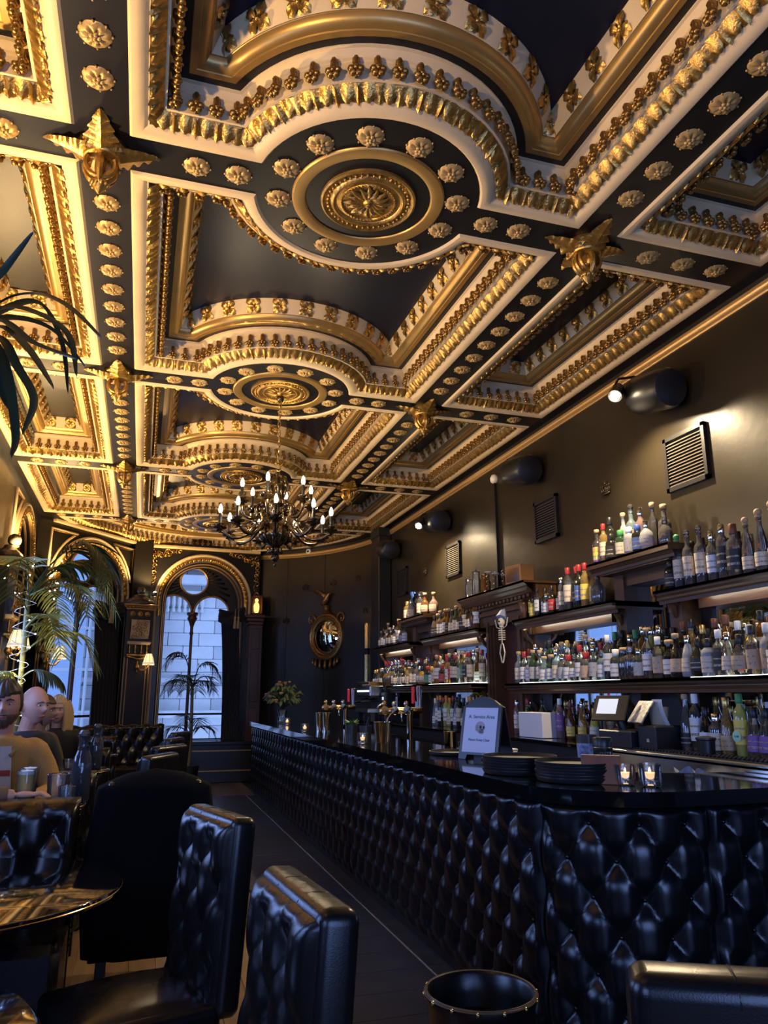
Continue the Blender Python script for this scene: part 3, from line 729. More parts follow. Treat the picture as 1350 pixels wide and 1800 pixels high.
# scaffolding outside the canted window
scf = empty('scaffolding', (-3.2, 16.0, 0)); tag(scf, 'scaffolding of pale poles outside the canted window', 'scaffolding')
MSC = mat('galvanised_pole', (.55, .56, .58), .5, metal=.3)
def pole(a, c): b = MB(); b.tube([a, c], .03, 6); b.build('scaffold_pole', MSC, scf)
for i in range(6): pole((-1.6 + i * .75, .4 - i * .1, -1), (-1.6 + i * .75, .4 - i * .1, 6))
for j in range(7): pole((-1.9, .45, .3 + j * .8), (2.6, -.15, .3 + j * .8))
for j in range(4): pole((-1.6 + j * .75, .4, .3 + j * .8), (-.1 + j * .75, .2, 1.9 + j * .8)); pole((1.6 - j * .5, .0, .1 + j * 1.2), (.2 - j * .5, .2, 1.6 + j * 1.2))
b = MB(); b.bx(-4.5, 2.0, .9, .95, -2, 7); b.build('debris_sheet', mat('blue_sheeting', (.45, .55, .70), .7), scf)
# ================================================================ BAR
BX, BYF, BR, BYN = 1.68, 11.85, .47, 2.78
S1 = BYF - (BYN + BR); S2 = S1 + BR * pi / 2
def bar_at(s, out=0.0):
    """plan point of the bar front at run s with its outward normal"""
    if s <= S1: return (BX - out, BYF - s, -1, 0)
    if s <= S2:
        a = pi + (s - S1) / BR; return (BX + BR + (BR + out) * cos(a), BYN + BR + (BR + out) * sin(a), cos(a), sin(a))
    return (BX + BR + s - S2, BYN - out, 0, -1)
TA, TB, TZ = .195, .14, .885
def tuft(u, v, A=TA, B=TB):
    p = u / A + v / (2 * B); q = u / A - v / (2 * B)
    dp = abs(p - round(p)); dq = abs(q - round(q)); a = min(dp, dq) * 2
    return .34 * (1 - (1 - a) ** 3.5) + .66 * (1 - math.exp(-(dp * dp + dq * dq) / .085))
bar = empty('tufted_bar', (BX, 7.3, 0)); tag(bar, 'long black bar front in button-tufted leather with a rounded near corner', 'bar')
binv = Matrix.Translation(bar.location).inverted()
def kid(o, par=bar, inv=binv): o.parent = par; o.matrix_parent_inverse = inv; return o
PAN = [(0, 2.72), (2.72, 5.78), (5.78, 8.753), (8.753, 9.468), (9.468, 10.14)]
for (sa, sb_) in PAN:
    du = .019 if sb_ < 3 else (.0145 if sb_ < 6 else .0115); nu = int((sb_ - sa) / du); nv = 78
    def f(i, j, sa=sa, sb_=sb_):
        s = sa + (sb_ - sa) * i; z = .055 + .90 * j
        h = tuft(s, z - TZ)
        if z > TZ:   # vertical pleats above the top row of buttons
            w = (z - TZ) / (.955 - TZ); hp = .35 + .65 * sqrt(abs(sin(pi * s / TA))); h = h * (1 - min(1, w * 1.4)) + hp * min(1, w * 1.4)
            h *= sqrt(max(0, 1 - max(0, (z - .92) / .036) ** 2))
        if z < .11: h *= sqrt(max(0, (z - .05) / .06))
        e = min(s - sa, sb_ - s); h *= min(1, e / .035) ** .5 if e < .035 else 1
        x, y, nx, ny = bar_at(s, .006 + .046 * h)
        return (x, y, z)
    b = MB(); b.grid(f, nu, nv); kid(b.build('leather_panel', M_LEATHER, None, True, recalc=False))
    b = MB(); i0 = int(sa / TA) - 1
    for r in range(7):
        for i in range(i0, int(sb_ / TA) + 2):
            s = (i + (.5 if r % 2 else 0)) * TA; z = TZ - r * TB
            if sa + .04 < s < sb_ - .04 and z > .07:
                x, y, nx, ny = bar_at(s, .012); b.ball((x, y, z), .0095, 6, 4)
    if sb_ > 3: kid(b.build('buttons', M_LEATHER, None, True, kind='stuff'))
b = MB(); path = [bar_at(s) for s in [S1 * i / 20 for i in range(21)] + [S1 + (S2 - S1) * i / 12 for i in range(1, 13)] + [10.14]]
b.sweep(path, [(.0, .0), (.0, .957)]); b.sweep(path, [(-.02, 0), (.004, 0), (.004, .055)]); kid(b.build('carcass', M_BLACK, None, False))
b = MB(); b.bx(BX, 2.32, BYF - .02, BYF + .03, 0, .956, .01); kid(b.build('end_panel', M_PIER, None))
# counter
ct = [bar_at(s, .065) for s in [S1 * i / 6 for i in range(7)] + [S1 + (S2 - S1) * i / 16 for i in range(1, 17)] + [10.14]]
outl = [(1.615, 11.93)] + [(p[0], p[1]) for p in ct]; inn = [(outl[-1][0], 3.32), (2.75, 3.32)] + [(2.75 - .45 * sin(pi / 2 * i / 8), 3.77 - .45 * cos(pi / 2 * i / 8)) for i in range(9)] + [(2.30, 11.93)]
b = MB(); poly = outl + inn; b.prism(poly, .958, 1.018)
top = b.build('bar_counter', M_GLOSSBLACK, None); tag(top, 'polished black bar top following the rounded bar front', 'counter')
bv = top.modifiers.new('edge', 'BEVEL'); bv.width = .006; bv.segments = 2; bv.limit_method = 'ANGLE'
b = MB(); b.bx(2.30, 2.62, 3.9, 11.8, .82, .86, .004); b.bx(2.58, 2.62, 3.9, 11.8, .2, .86); b.bx(2.30, 2.34, 3.9, 11.8, .1, .86)
o = b.build('service_ledge', mat('worn_steel_ledge', (.25, .21, .16), .32, metal=.85, var=.3, vscale=9)); tag(o, 'low worn metal service ledge behind the bar top', 'work surface')
# ================================================================ BACK BAR
XW = WRIGHT - .005
M_BACKDARK = mat('dark_back_panel', (.02, .012, .008), .4)
def moulded(b, y0, y1, x, z, d=.06, h=.055):
    """shelf edge moulding running along y, front at x, top at z"""
    prof = [(0, z), (0, z - .018), (.010, z - .022), (.012, z - .032), (.030, z - .045), (.034, z - .055), (.045, z - .07), (.048, z - .09), (.056, z - .09), (.058, z - .05)]
    P = [(x + o, y, zz) for y in (y0, y1) for o, zz in prof]; n = len(prof)
    b.add(P, [(i, i + 1, n + i + 1, n + i) for i in range(n - 1)])
def shelf(par, y0, y1, x, z, name='shelf', th=.06):
    b = MB(); b.bx(x + .03, XW, y0, y1, z - th, z); moulded(b, y0, y1, x, z); b.bx(x, x + .035, y0, y1, z - .018, z); b.bx(x + .0, XW, y0 - .0, y0 + .012, z - .04, z); b.bx(x, XW, y1 - .012, y1, z - .04, z)
    return b.build(name, M_WOOD, par)
def unit(name, label, ya, yb, p0, p1, zmain):
    """carved back bar: counter-height opening, main shelf, two raised shelves and a mirrored pillar p0..p1 between them"""
    u = empty(name, (3.45, (ya + yb) / 2, 0)); tag(u, label, 'back bar'); iv = Matrix.Translation(u.location).inverted(); L = []
    def K(o): L.append(o); return o
    b = MB(); b.bx(3.57, XW, ya, yb, 1.0, 2.12); K(b.build('back_panel', M_BACKDARK, u))
    K(shelf(u, ya, yb, 3.20, zmain, 'main_shelf', .05))
    for (y0, y1) in ((ya + .05, p0), (p1, yb - .05)):
        if y1 - y0 < .2: continue
        b = MB(); b.bx(3.562, 3.568, y0 + .04, y1 - .04, zmain + .02, 1.97); K(b.build('mirror_panel', M_MIRROR, u))
        b = MB(); b.bx(3.562, 3.568, y0 + .04, y1 - .04, 1.10, zmain - .07); K(b.build('lower_mirror', M_MIRROR, u))
        b = MB(); b.bx(3.46, XW, y0, y1, 1.955, 2.035); K(b.build('shelf_rail', M_WOOD, u))
        b = MB(); b.bx(3.375, 3.40, y0 + .05, y1 - .05, 2.022, 2.0295); K(b.build('added_shelf_light', mat('added_shelf_glow', (.9, .9, .85), .5, emit=(1.0, .88, .68), estr=18.0), u))  # added glowing strip, hidden behind the shelf lip to brighten the bottles
        b = MB(); b.bx(3.30, 3.53, y0 + .05, y1 - .05, zmain + .001, zmain + .006); K(b.build('light_strip', mat('lit_shelf_strip', (.9, .95, .9), .5, emit=(.85, 1.0, .92), estr=3.4), u))
    K(shelf(u, ya, p0 + .25 if p0 - ya > .3 else p0, 3.30, 2.09, 'upper_shelf')); K(shelf(u, p1 - .25, yb, 3.30, 2.09, 'upper_shelf'))
    # pillar cabinet
    b = MB(); b.bx(3.42, XW, p0 + .12, p0 + .24, zmain, 2.30); b.bx(3.42, XW, p1 - .24, p1 - .12, zmain, 2.30); b.bx(3.44, XW, p0 + .2, p1 - .2, 2.20, 2.30); K(b.build('pillar_frame', M_WOOD, u))
    b = MB(); b.bx(3.54, 3.55, p0 + .24, p1 - .24, zmain + .02, 2.21); K(b.build('pillar_mirror', M_MIRROR, u))
    b = MB(); b.bx(3.32, XW, p0 + .08, p1 - .08, 2.29, 2.35); moulded(b, p0, p1, 3.26, 2.39); b.bx(3.26, XW, p0, p1, 2.345, 2.39); K(b.build('pillar_cap', M_WOOD, u))
    for y in (ya + .06, p0 + .18, p1 - .18, yb - .06):   # turned and scrolled brackets
        b = MB(); b.bx(3.50, XW, y - .05, y + .05, 1.0, zmain - .05); b.bx(3.48, XW, y - .045, y + .045, zmain, 2.03)
        b.tube([(3.46, y, zmain - .06), (3.40, y, zmain - .09), (3.42, y, zmain - .16), (3.49, y, zmain - .22), (3.48, y, zmain - .3)], [.028, .034, .026, .022, .016], 8)
        b.tube([(3.44, y, 2.02), (3.39, y, 1.99), (3.42, y, 1.93), (3.48, y, 1.88)], [.026, .03, .022, .014], 8)
        K(b.build('bracket', M_WOOD, u, 40))
    for o in L: o.matrix_parent_inverse = iv
    return u
unit('back_bar', 'carved dark oak back bar of mirrored bottle shelves next to the till', 2.35, 6.42, 4.07, 5.05, 1.505)
unit('back_bar', 'carved dark oak back bar of mirrored bottle shelves beyond the doorway', 7.25, 10.95, 8.70, 9.66, 1.525)
# counters below
def counter(y0, y1, lab):
    u = empty('back_counter', (3.3, (y0 + y1) / 2, 0)); tag(u, lab, 'counter'); iv = Matrix.Translation(u.location).inverted()
    b = MB(); b.bx(3.0, XW, y0, y1, 1.03, 1.06, .004); o = b.build('counter_top', M_GLOSSBLACK, u); o.matrix_parent_inverse = iv
    n = max(1, int(round((y1 - y0) / .62))); w = (y1 - y0) / n
    b = MB(); b.bx(3.05, XW, y0, y1, 0, 1.03); o = b.build('cabinet_body', M_BLACK, u); o.matrix_parent_inverse = iv
    for i in range(n):
        b = MB(); b.bx(3.035, 3.05, y0 + i * w + .012, y0 + (i + 1) * w - .012, .12, .93, .004); o = b.build('cabinet_door', M_PIER, u); o.matrix_parent_inverse = iv
        b = MB(); b.tube([(3.02, y0 + i * w + w - .07, .62), (3.02, y0 + i * w + w - .07, .80)], .007, 6); b.build('handle', M_STEEL, o)
counter(4.7, 6.42, 'black back counter under the till and the shelf of clear spirits'); counter(7.25, 10.95, 'black back counter under the shelves beyond the doorway')
u = empty('steel_counter', (3.3, 3.5, 0)); tag(u, 'stainless steel back counter with a slotted rubber mat', 'counter'); iv = Matrix.Translation(u.location).inverted()
b = MB(); b.bx(2.98, XW, 2.97, 4.69, 1.03, 1.06, .004); b.bx(2.98, 3.0, 2.97, 4.69, .93, 1.05, .004); b.build('counter_top', M_STEEL, u).matrix_parent_inverse = iv
b = MB(); b.bx(3.1, XW, 2.97, 4.69, .0, 1.03); b.build('shelf_body', M_BLACK, u).matrix_parent_inverse = iv
for y in (3.02, 3.8, 4.6): b = MB(); b.bx(3.0, 3.04, y - .02, y + .02, 0, .95); b.build('leg', M_STEEL, u).matrix_parent_inverse = iv
mt = empty('bar_mat', (3.09, 3.5, 1.062)); tag(mt, 'black slotted rubber bar mat along the steel counter edge', 'bar mat')
b = MB(); b.bx(-.07, .07, -.5, 1.15, -.001, .004); b.build('mat_base', M_PLASTIC, mt)
b = MB()
for i in range(52):
    for j in range(4): b.box((-.05 + j * .033, -.48 + i * .031, .009), (.014, .016, .010))
b.build('mat_nubs', M_PLASTIC, mt, kind='stuff')
# ---- doorway between the units
dw = empty('door_1', (3.5, 6.83, 0)); struct(dw, 'dark doorway with carved oak frame and cornice between the back bars', 'doorway'); iv = Matrix.Translation(dw.location).inverted()
def DK(b, n, m=M_WOOD, s=False): o = b.build(n, m, dw, s); o.matrix_parent_inverse = iv; return o
b = MB()
for i, (o_, w_) in enumerate(((0, .15), (-.03, .11), (-.05, .05))): b.bx(3.44 + o_, XW, 7.10 + i * .02, 7.10 + i * .02 + w_, 0, 2.14)
DK(b, 'door_jamb')
b = MB()
for i, (o_, w_) in enumerate(((0, .15), (-.03, .11), (-.05, .05))): b.bx(3.44 + o_, XW, 6.42 - w_ + .12 - i * .02, 6.54 - i * .02, 0, 2.14)
DK(b, 'door_jamb')
b = MB(); b.bx(3.40, XW, 6.3, 7.32, 2.10, 2.26); b.bx(3.37, XW, 6.26, 7.38, 2.20, 2.235); DK(b, 'lintel')
b = MB(); prof = [(3.38, 2.26), (3.36, 2.28), (3.37, 2.30), (3.33, 2.325), (3.32, 2.345), (3.285, 2.365), (3.28, 2.38), (3.25, 2.40), (3.25, 2.425)]
n = len(prof); b.add([(x, y, z) for y in (6.06, 7.60) for x, z in prof], [(i, i + 1, n + i + 1, n + i) for i in range(n - 1)]); b.bx(3.25, XW, 6.06, 7.60, 2.405, 2.425); b.bx(3.38, XW, 6.08, 7.58, 2.26, 2.41)
DK(b, 'cornice')
for i in range(18):
    b = MB(); b.bx(3.335, 3.39, 6.14 + i * .082, 6.14 + i * .082 + .045, 2.285, 2.315, .004); DK(b, 'dentil')
for y in (6.26, 7.40):
    b = MB(); b.tube([(3.42, y, 2.25), (3.33, y, 2.22), (3.35, y, 2.12), (3.40, y, 2.04), (3.41, y, 1.95)], [.04, .05, .035, .028, .018], 8); DK(b, 'console_bracket', M_WOOD, True)
b = MB(); b.bx(3.56, 3.585, 6.54, 7.10, 0, 2.10); o = DK(b, 'door_leaf', M_MAHOG)
for z0, z1 in ((.2, .95), (1.1, 1.95)):
    b = MB(); b.bx(3.55, 3.56, 6.62, 7.02, z0, z1, .003); b.build('door_panel', M_MAHOG, o)
# ================================================================ BOTTLES
PROF = {
 'claret':  ([(.034, 0), (.0375, .006), (.0375, .19), (.034, .212), (.018, .235), (.0145, .25), (.0145, .30), (.0165, .302), (.0165, .312)], (.05, .16), .31),
 'whisky':  ([(.036, 0), (.041, .006), (.041, .155), (.036, .178), (.020, .195), (.0155, .205), (.0155, .25), (.018, .252), (.018, .262)], (.03, .135), .262),
 'tall':    ([(.033, 0), (.0365, .006), (.0365, .215), (.030, .235), (.0165, .252), (.0145, .265), (.0145, .30), (.017, .302), (.017, .312)], (.06, .185), .312),
 'flask':   ([(.035, 0), (.047, .012), (.053, .05), (.053, .095), (.045, .13), (.024, .155), (.016, .168), (.016, .205), (.019, .207), (.019, .216)], (.03, .105), .216),
 'stout':   ([(.040, 0), (.045, .006), (.045, .125), (.041, .145), (.024, .16), (.020, .17), (.020, .195), (.023, .197), (.023, .206)], (.02, .11), .206),
 'slope':   ([(.034, 0), (.039, .008), (.039, .09), (.034, .15), (.022, .21), (.0145, .245), (.0135, .28), (.016, .282), (.016, .292)], (.025, .10), .292),
 'bell':    ([(.040, 0), (.046, .008), (.044, .06), (.038, .12), (.028, .165), (.017, .19), (.0155, .23), (.018, .232), (.018, .24)], (.03, .11), .24),
 'slim':    ([(.025, 0), (.028, .005), (.028, .20), (.022, .225), (.0125, .24), (.0125, .285), (.0145, .287), (.0145, .297)], (.05, .17), .297)}
GL = {'clear': glass('bottle_clear', (.94, .95, .94), .03, .42), 'green': glass('bottle_green', (.10, .20, .09), .22, .35), 'amber': glass('bottle_amber', (.45, .20, .05), .2, .35),
      'dark': glass('bottle_dark', (.03, .032, .024), .45, .34), 'gold': glass('bottle_gold', (.85, .58, .20), .18, .35), 'blue': glass('bottle_aqua', (.55, .74, .78), .18, .38),
      'yellow': glass('bottle_yellow', (.80, .75, .20), .4, .35), 'smoke': glass('bottle_smoke', (.62, .59, .54), .10, .42), 'frost': glass('bottle_frosted', (.70, .72, .73), .35, .35, .15), 'pink': glass('bottle_pink', (.75, .50, .48), .2, .35)}
CAPC = {'black': M_PLASTIC, 'red': mat('red_cap', (.30, .02, .025), .35), 'gold': mat('gold_cap', (.65, .42, .13), .3, metal=.9), 'silver': M_CHROME, 'cork': mat('cork_stopper', (.50, .33, .18), .7, var=.3, vscale=60), 'white': mat('white_cap', (.75, .75, .72), .4), 'green': mat('green_cap', (.05, .25, .08), .4), 'orange': mat('orange_cap', (.7, .22, .03), .4), 'blue': mat('blue_cap', (.05, .10, .35), .4), 'glass': GL['clear'], 'brown': mat('brown_wax', (.16, .05, .02), .4)}
LABC = {'cream': mat('cream_label', (.68, .58, .42), .6, var=.25, vscale=90), 'white': mat('white_label', (.72, .72, .70), .6, var=.15, vscale=120), 'black': mat('black_label', (.015, .015, .016), .5), 'red': mat('red_label', (.42, .03, .03), .5), 'yellow': mat('yellow_label', (.75, .55, .08), .5), 'blue': mat('blue_label', (.06, .12, .35), .5), 'green': mat('green_label', (.05, .28, .12), .5), 'grey': mat('grey_label', (.36, .36, .35), .5), 'tan': mat('tan_label', (.5, .34, .2), .6), 'purple': mat('purple_label', (.20, .08, .30), .5)}
_bm = {}; LAB_LIGHT = (.6, .52, .4)
def bottle_meshes(t, g, c, l, ball):
    prof, (l0, l1), h = PROF[t]
    k = ('b', t, g)
    if k not in _bm: b = MB(); b.lathe(prof, 14); _bm[k] = b.mesh('bottle', GL[g], 50)
    k2 = ('c', t, c, ball)
    if k2 not in _bm:
        b = MB(); r = prof[-1][0] + .001
        if ball: b.lathe([(r * .7, h - .012), (r * .8, h), (r * 1.05, h + .004), (r * 1.05, h + .010), (r * .6, h + .013)], 10); b.ball((0, 0, h + .030), (.021, .021, .021), 10, 8)
        elif c == 'cork': b.lathe([(r * .95, h - .004), (r * 1.15, h), (r * 1.15, h + .022), (r * .95, h + .026)], 10)
        else: b.lathe([(r * 1.02, h - .045), (r * 1.05, h - .044), (r * 1.05, h + .004), (r * .9, h + .007)], 10)
        _bm[k2] = b.mesh('cap', CAPC[c], 50)
    k3 = ('l', t, l)
    if k3 not in _bm and l:
        b = MB(); r = max(p[0] for p in prof if l0 <= p[1] <= l1 + .05) + .0012
        def rr(z):
            for (r0, z0), (r1, z1) in zip(prof, prof[1:]):
                if z0 <= z <= z1: return r0 + (r1 - r0) * (z - z0) / max(1e-6, z1 - z0) + .0012
            return r
        fr = (0, .22, .34, .42, .60, .68, 1.0); b.lathe([(rr(l0 + (l1 - l0) * q), l0 + (l1 - l0) * q) for q in fr], 14, cap=False, a0=pi * .45, a1=pi * 1.55)
        dk = LABC[l] is LABC['black'] or l in ('blue', 'green', 'red', 'purple')
        for j in (1, 3, 4): 
            for i in range(2, 12): b.m[j * 14 + i] = 1 if j != 3 else 0
        _bm[k3] = b.mesh('bottle_label', [LABC[l], mat('pale_print', (.55, .5, .4), .6, var=.8, vscale=110, var2=(.05, .04, .03)) if dk else mat('dark_print', (.10, .07, .05), .6, var=.9, vscale=110, var2=LAB_LIGHT)], 50)
    return _bm[k], _bm[k2], _bm.get(k3)
ORD = ['first', 'second', 'third', 'fourth', 'fifth', 'sixth', 'seventh', 'eighth', 'ninth', 'tenth', 'eleventh', 'twelfth', 'thirteenth', 'fourteenth', 'fifteenth', 'sixteenth', 'seventeenth', 'eighteenth', 'nineteenth', 'twentieth']
ORD += ['twenty-' + q for q in ORD[:9]] + ['thirtieth'] + ['thirty-' + q for q in ORD[:9]] + ['fortieth'] + ['forty-' + q for q in ORD[:9]] + ['fiftieth']
GN = {'clear': 'clear', 'green': 'green', 'amber': 'amber', 'dark': 'dark', 'gold': 'golden', 'blue': 'aqua', 'yellow': 'yellow', 'smoke': 'smoky', 'frost': 'frosted', 'pink': 'pink'}
TN = {'claret': 'wine-shaped', 'whisky': 'square-shouldered', 'tall': 'tall', 'flask': 'round flask', 'stout': 'squat', 'slope': 'slope-shouldered', 'bell': 'bell-shaped', 'slim': 'slim'}
def bottle(x, y, z, t, g, c, l, label, group, s=1.0, ball=False, rz=0.0):
    mb_, mc, ml = bottle_meshes(t, g, c, l, ball)
    o = inst('bottle', mb_, None, (x, y, z), (0, 0, rz), s); tag(o, label, 'bottle', group)
    inst('cap', mc, o)
    if ml: inst('bottle_label', ml, o)
    return o
def row(y0, y1, n, x, z, shelfname, group, types, glasses, caps, labs, s=1.0, jit=.012, seed=0, end='door', ball=0.0, zstep=0.0):
    """bottles from y0 to y1; labelled by look and by their count from the end named"""
    rnd = random.Random(seed)
    for i in range(n):
        y = y0 + (y1 - y0) * (i + .5) / n + rnd.uniform(-.2, .2) * jit; t = rnd.choice(types); g = rnd.choice(glasses); c = rnd.choice(caps); l = rnd.choice(labs); bl = rnd.random() < ball
        nm = '%s %s bottle, %s from the %s %s' % (GN[g], TN[t], ORD[i], end, shelfname)
        bottle(x + rnd.uniform(-1, 1) * jit, y, z, t, g, c, l, nm, group, s * rnd.uniform(.94, 1.05), bl, rnd.uniform(-.35, .35))
E_ = 0.003
# near unit: upper shelf beside the wall vent (explicit, large in the picture)
spec = [('stout', 'dark', 'black', 'black', 0, .95), ('tall', 'smoke', 'green', 'cream', 1, 1.0), ('tall', 'smoke', 'glass', 'cream', 1, 1.03), ('tall', 'smoke', 'glass', 'cream', 1, 1.05), ('claret', 'smoke', 'silver', 'white', 0, 1.0), ('tall', 'smoke', 'silver', 'black', 0, 1.07), ('whisky', 'smoke', 'brown', 'black', 0, 1.2), ('slope', 'smoke', 'cork', 'cream', 1, 1.0), ('slope', 'smoke', 'cork', 'cream', 1, 1.08), ('slope', 'smoke', 'cork', 'cream', 1, 1.15), ('whisky', 'smoke', 'silver', 'cream', 0, 1.2), ('tall', 'clear', 'silver', 'white', 0, 1.0)]
yy = [4.20, 4.115, 4.015, 3.90, 3.795, 3.70, 3.605, 3.50, 3.395, 3.29, 3.185, 3.08]
for i, ((t, g, c, l, bl, s), y) in enumerate(zip(spec, yy)):
    bottle(3.37, y, 2.09 + E_, t, g, c, l, '%s %s bottle, %s from the pillar on the raised shelf below the vent' % (GN[g], TN[t], ORD[i]), 'large bottles below the big vent', s * 1.0, bl)
row(3.05, 4.15, 11, 3.49, 2.09 + E_, 'pillar, back row below big vent', 'back row below the big vent', ['tall', 'claret', 'whisky'], ['dark', 'amber', 'smoke'], ['black', 'silver'], ['black', 'cream', None], 1.0, seed=3, end='carved')
# pillar cap
specp = [(4.98, 3.33, 'whisky', 'clear', 'cork', 'yellow'), (4.93, 3.42, 'tall', 'dark', 'black', None), (4.89, 3.33, 'claret', 'gold', 'red', 'cream'), (4.80, 3.33, 'stout', 'dark', 'black', 'black'), (4.78, 3.44, 'slim', 'frost', 'cork', None), (4.68, 3.44, 'tall', 'blue', 'glass', 'tan'), (4.66, 3.32, 'stout', 'green', 'green', 'cream'), (4.57, 3.44, 'claret', 'pink', 'silver', None), (4.555, 3.32, 'stout', 'frost', 'white', 'grey'), (4.47, 3.33, 'stout', 'dark', 'blue', 'blue'), (4.44, 3.45, 'slim', 'clear', 'cork', None), (4.37, 3.33, 'flask', 'frost', 'silver', 'grey'), (4.33, 3.46, 'whisky', 'smoke', 'cork', None), (4.23, 3.38, 'flask', 'smoke', 'glass', None)]
for i, (y, x, t, g, c, l) in enumerate(specp):
    o = bottle(x, y, 2.39 + E_, t, g, c, l, '%s %s bottle on the pillar top, %s from the doorway end' % (GN[g], TN[t], ORD[i]), 'bottles on the near pillar top', 1.15 if x > 3.4 else .95, ball=(i == 5))
    if i == 0:   # rainbow striped flask
        for q, cc in enumerate([(.45, .04, .2), (.6, .1, .03), (.7, .4, .02), (.05, .3, .06), (.03, .12, .4), (.15, .05, .3)]):
            b = MB(); b.lathe([(.0425, .135 - q * .02), (.0425, .115 - q * .02)], 14, cap=False); b.build('rainbow_stripe', mat('stripe_%d' % q, cc, .5), o)
# near unit, middle raised shelf
specm = [('slim', 'dark', 'black', 'cream'), ('tall', 'green', 'black', 'yellow'), ('stout', 'yellow', 'black', 'yellow'), ('tall', 'clear', 'black', 'white'), ('whisky', 'dark', 'black', 'white'), ('stout', 'clear', 'silver', 'white'), ('whisky', 'dark', 'black', 'red'), ('whisky', 'dark', 'black', 'cream'), ('tall', 'smoke', 'silver', 'cream'), ('tall', 'clear', 'red', 'cream'), ('claret', 'dark', 'red', 'black'), ('claret', 'dark', 'red', 'blue'), ('claret', 'gold', 'red', 'yellow'), ('whisky', 'gold', 'cork', 'tan'), ('flask', 'smoke', 'brown', None)]
for i, (t, g, c, l) in enumerate(specm):
    y = 6.30 - i * .086 - (.02 if i > 8 else 0); bottle(3.37 + (.03 if i % 3 == 1 else 0), y, 2.09 + E_, t, g, c, l, '%s %s bottle on the middle raised shelf, %s from the doorway' % (GN[g], TN[t], ORD[i]), 'middle raised shelf bottles', (.80 if i < 4 else .9) if i < 9 else 1.12, rz=random.uniform(-.3, .3))
# near unit, main shelf (front, middle, back rows)
ALLT = ['claret', 'whisky', 'tall', 'flask', 'stout', 'slope', 'bell', 'slim']
row(5.12, 6.33, 13, 3.285, 1.512, 'doorway, front row of the main shelf', 'main shelf front row', ['stout', 'whisky', 'bell', 'flask', 'stout'], ['clear', 'clear', 'frost', 'smoke', 'blue', 'green'], ['cork', 'cork', 'silver', 'red', 'glass'], ['cream', 'white', 'white', 'grey', 'tan'], .98, seed=11, end='dark')
row(4.36, 5.10, 8, 3.285, 1.512, 'left, front row at the carved pillar foot', 'main shelf pillar front row', ['tall', 'stout', 'claret', 'whisky'], ['clear', 'clear', 'blue', 'frost', 'clear'], ['silver', 'white', 'glass', 'cork'], ['white', 'grey', 'white', None], 1.0, seed=12, end='picture\'s')
row(2.95, 4.33, 15, 3.285, 1.512, 'pillar, front row above the till', 'main shelf till-side front row', ['stout', 'stout', 'whisky', 'bell', 'flask'], ['clear', 'smoke', 'dark', 'clear', 'amber', 'frost'], ['silver', 'black', 'cork', 'white'], ['white', 'white', 'black', 'cream', 'tan'], 1.05, seed=13, end='carved')
row(5.10, 6.33, 13, 3.40, 1.512, 'doorway, second row of the main shelf', 'main shelf second row', ['tall', 'claret', 'slope', 'whisky'], ['clear', 'green', 'blue', 'clear', 'dark', 'smoke'], ['silver', 'black', 'red', 'cork', 'gold'], ['cream', 'white', 'black', 'green'], 1.08, seed=21, end='dark')
row(4.36, 5.08, 8, 3.40, 1.512, 'side, second row at the pillar foot', 'main shelf pillar second row', ['tall', 'claret', 'slope'], ['clear', 'green', 'yellow', 'dark', 'amber'], ['silver', 'black', 'green'], ['green', 'white', 'black', 'yellow'], 1.12, seed=22, end='doorway')
row(2.95, 4.33, 14, 3.40, 1.512, 'pillar, second row above the till', 'main shelf till-side second row', ['tall', 'claret', 'whisky', 'slope'], ['amber', 'dark', 'gold', 'clear', 'dark', 'green'], ['black', 'gold', 'white', 'brown'], ['black', 'yellow', 'white', 'cream', 'red'], 1.14, seed=23, end='carved')
row(2.95, 6.33, 32, 3.505, 1.512, 'doorway, mirror row of main shelf', 'main shelf mirror row', ['tall', 'claret', 'slim', 'slope'], ['clear', 'green', 'amber', 'dark', 'smoke'], ['silver', 'black', 'cork'], ['cream', 'white', None], 1.06, seed=31, end='oak')
# two printed front bottles
for i, y in enumerate((3.235, 3.13)):
    o = bottle(3.225, y, 1.512, 'stout', 'frost' if i else 'smoke', 'silver', 'white', 'squat bottle with white printed label above the till, %s' % ('nearer the pillar' if i == 0 else 'farther from the pillar'), 'printed label bottles', 1.12)
    text('label_print', 'DISCARDED', .0135, o, (-.0475, 0, .075), (pi / 2, 0, -pi / 2), M_BLACK)
# near unit, back counter below the shelf
specb = [(6.36, 'slim', 'pink', 'silver', 'white'), (6.27, 'slim', 'gold', 'silver', 'cream'), (6.15, 'claret', 'green', 'red', 'cream'), (6.03, 'claret', 'green', 'black', 'cream'), (5.60, 'tall', 'pink', 'white', 'purple'), (5.52, 'flask', 'dark', 'black', 'tan'), (5.44, 'slope', 'amber', 'brown', 'yellow'), (5.35, 'stout', 'clear', 'silver', 'white'), (5.27, 'slope', 'gold', 'silver', 'yellow'), (5.18, 'tall', 'clear', 'black', 'white'), (5.10, 'bell', 'yellow', 'gold', 'white')]
for i, (y, t, g, c, l) in enumerate(specb):
    bottle(3.36 if i % 2 else 3.28, y, 1.062, t, g, c, l, '%s %s bottle on the black back counter, %s from the doorway' % (GN[g], TN[t], ORD[i]), 'black back counter bottles', .98)
row(5.0, 6.3, 12, 3.47, 1.062, 'doorway, mirror row of black counter', 'black back counter mirror row', ALLT, ['green', 'dark', 'clear', 'amber'], ['red', 'gold', 'black'], ['cream', 'white', 'red'], .98, seed=41, end='oak')
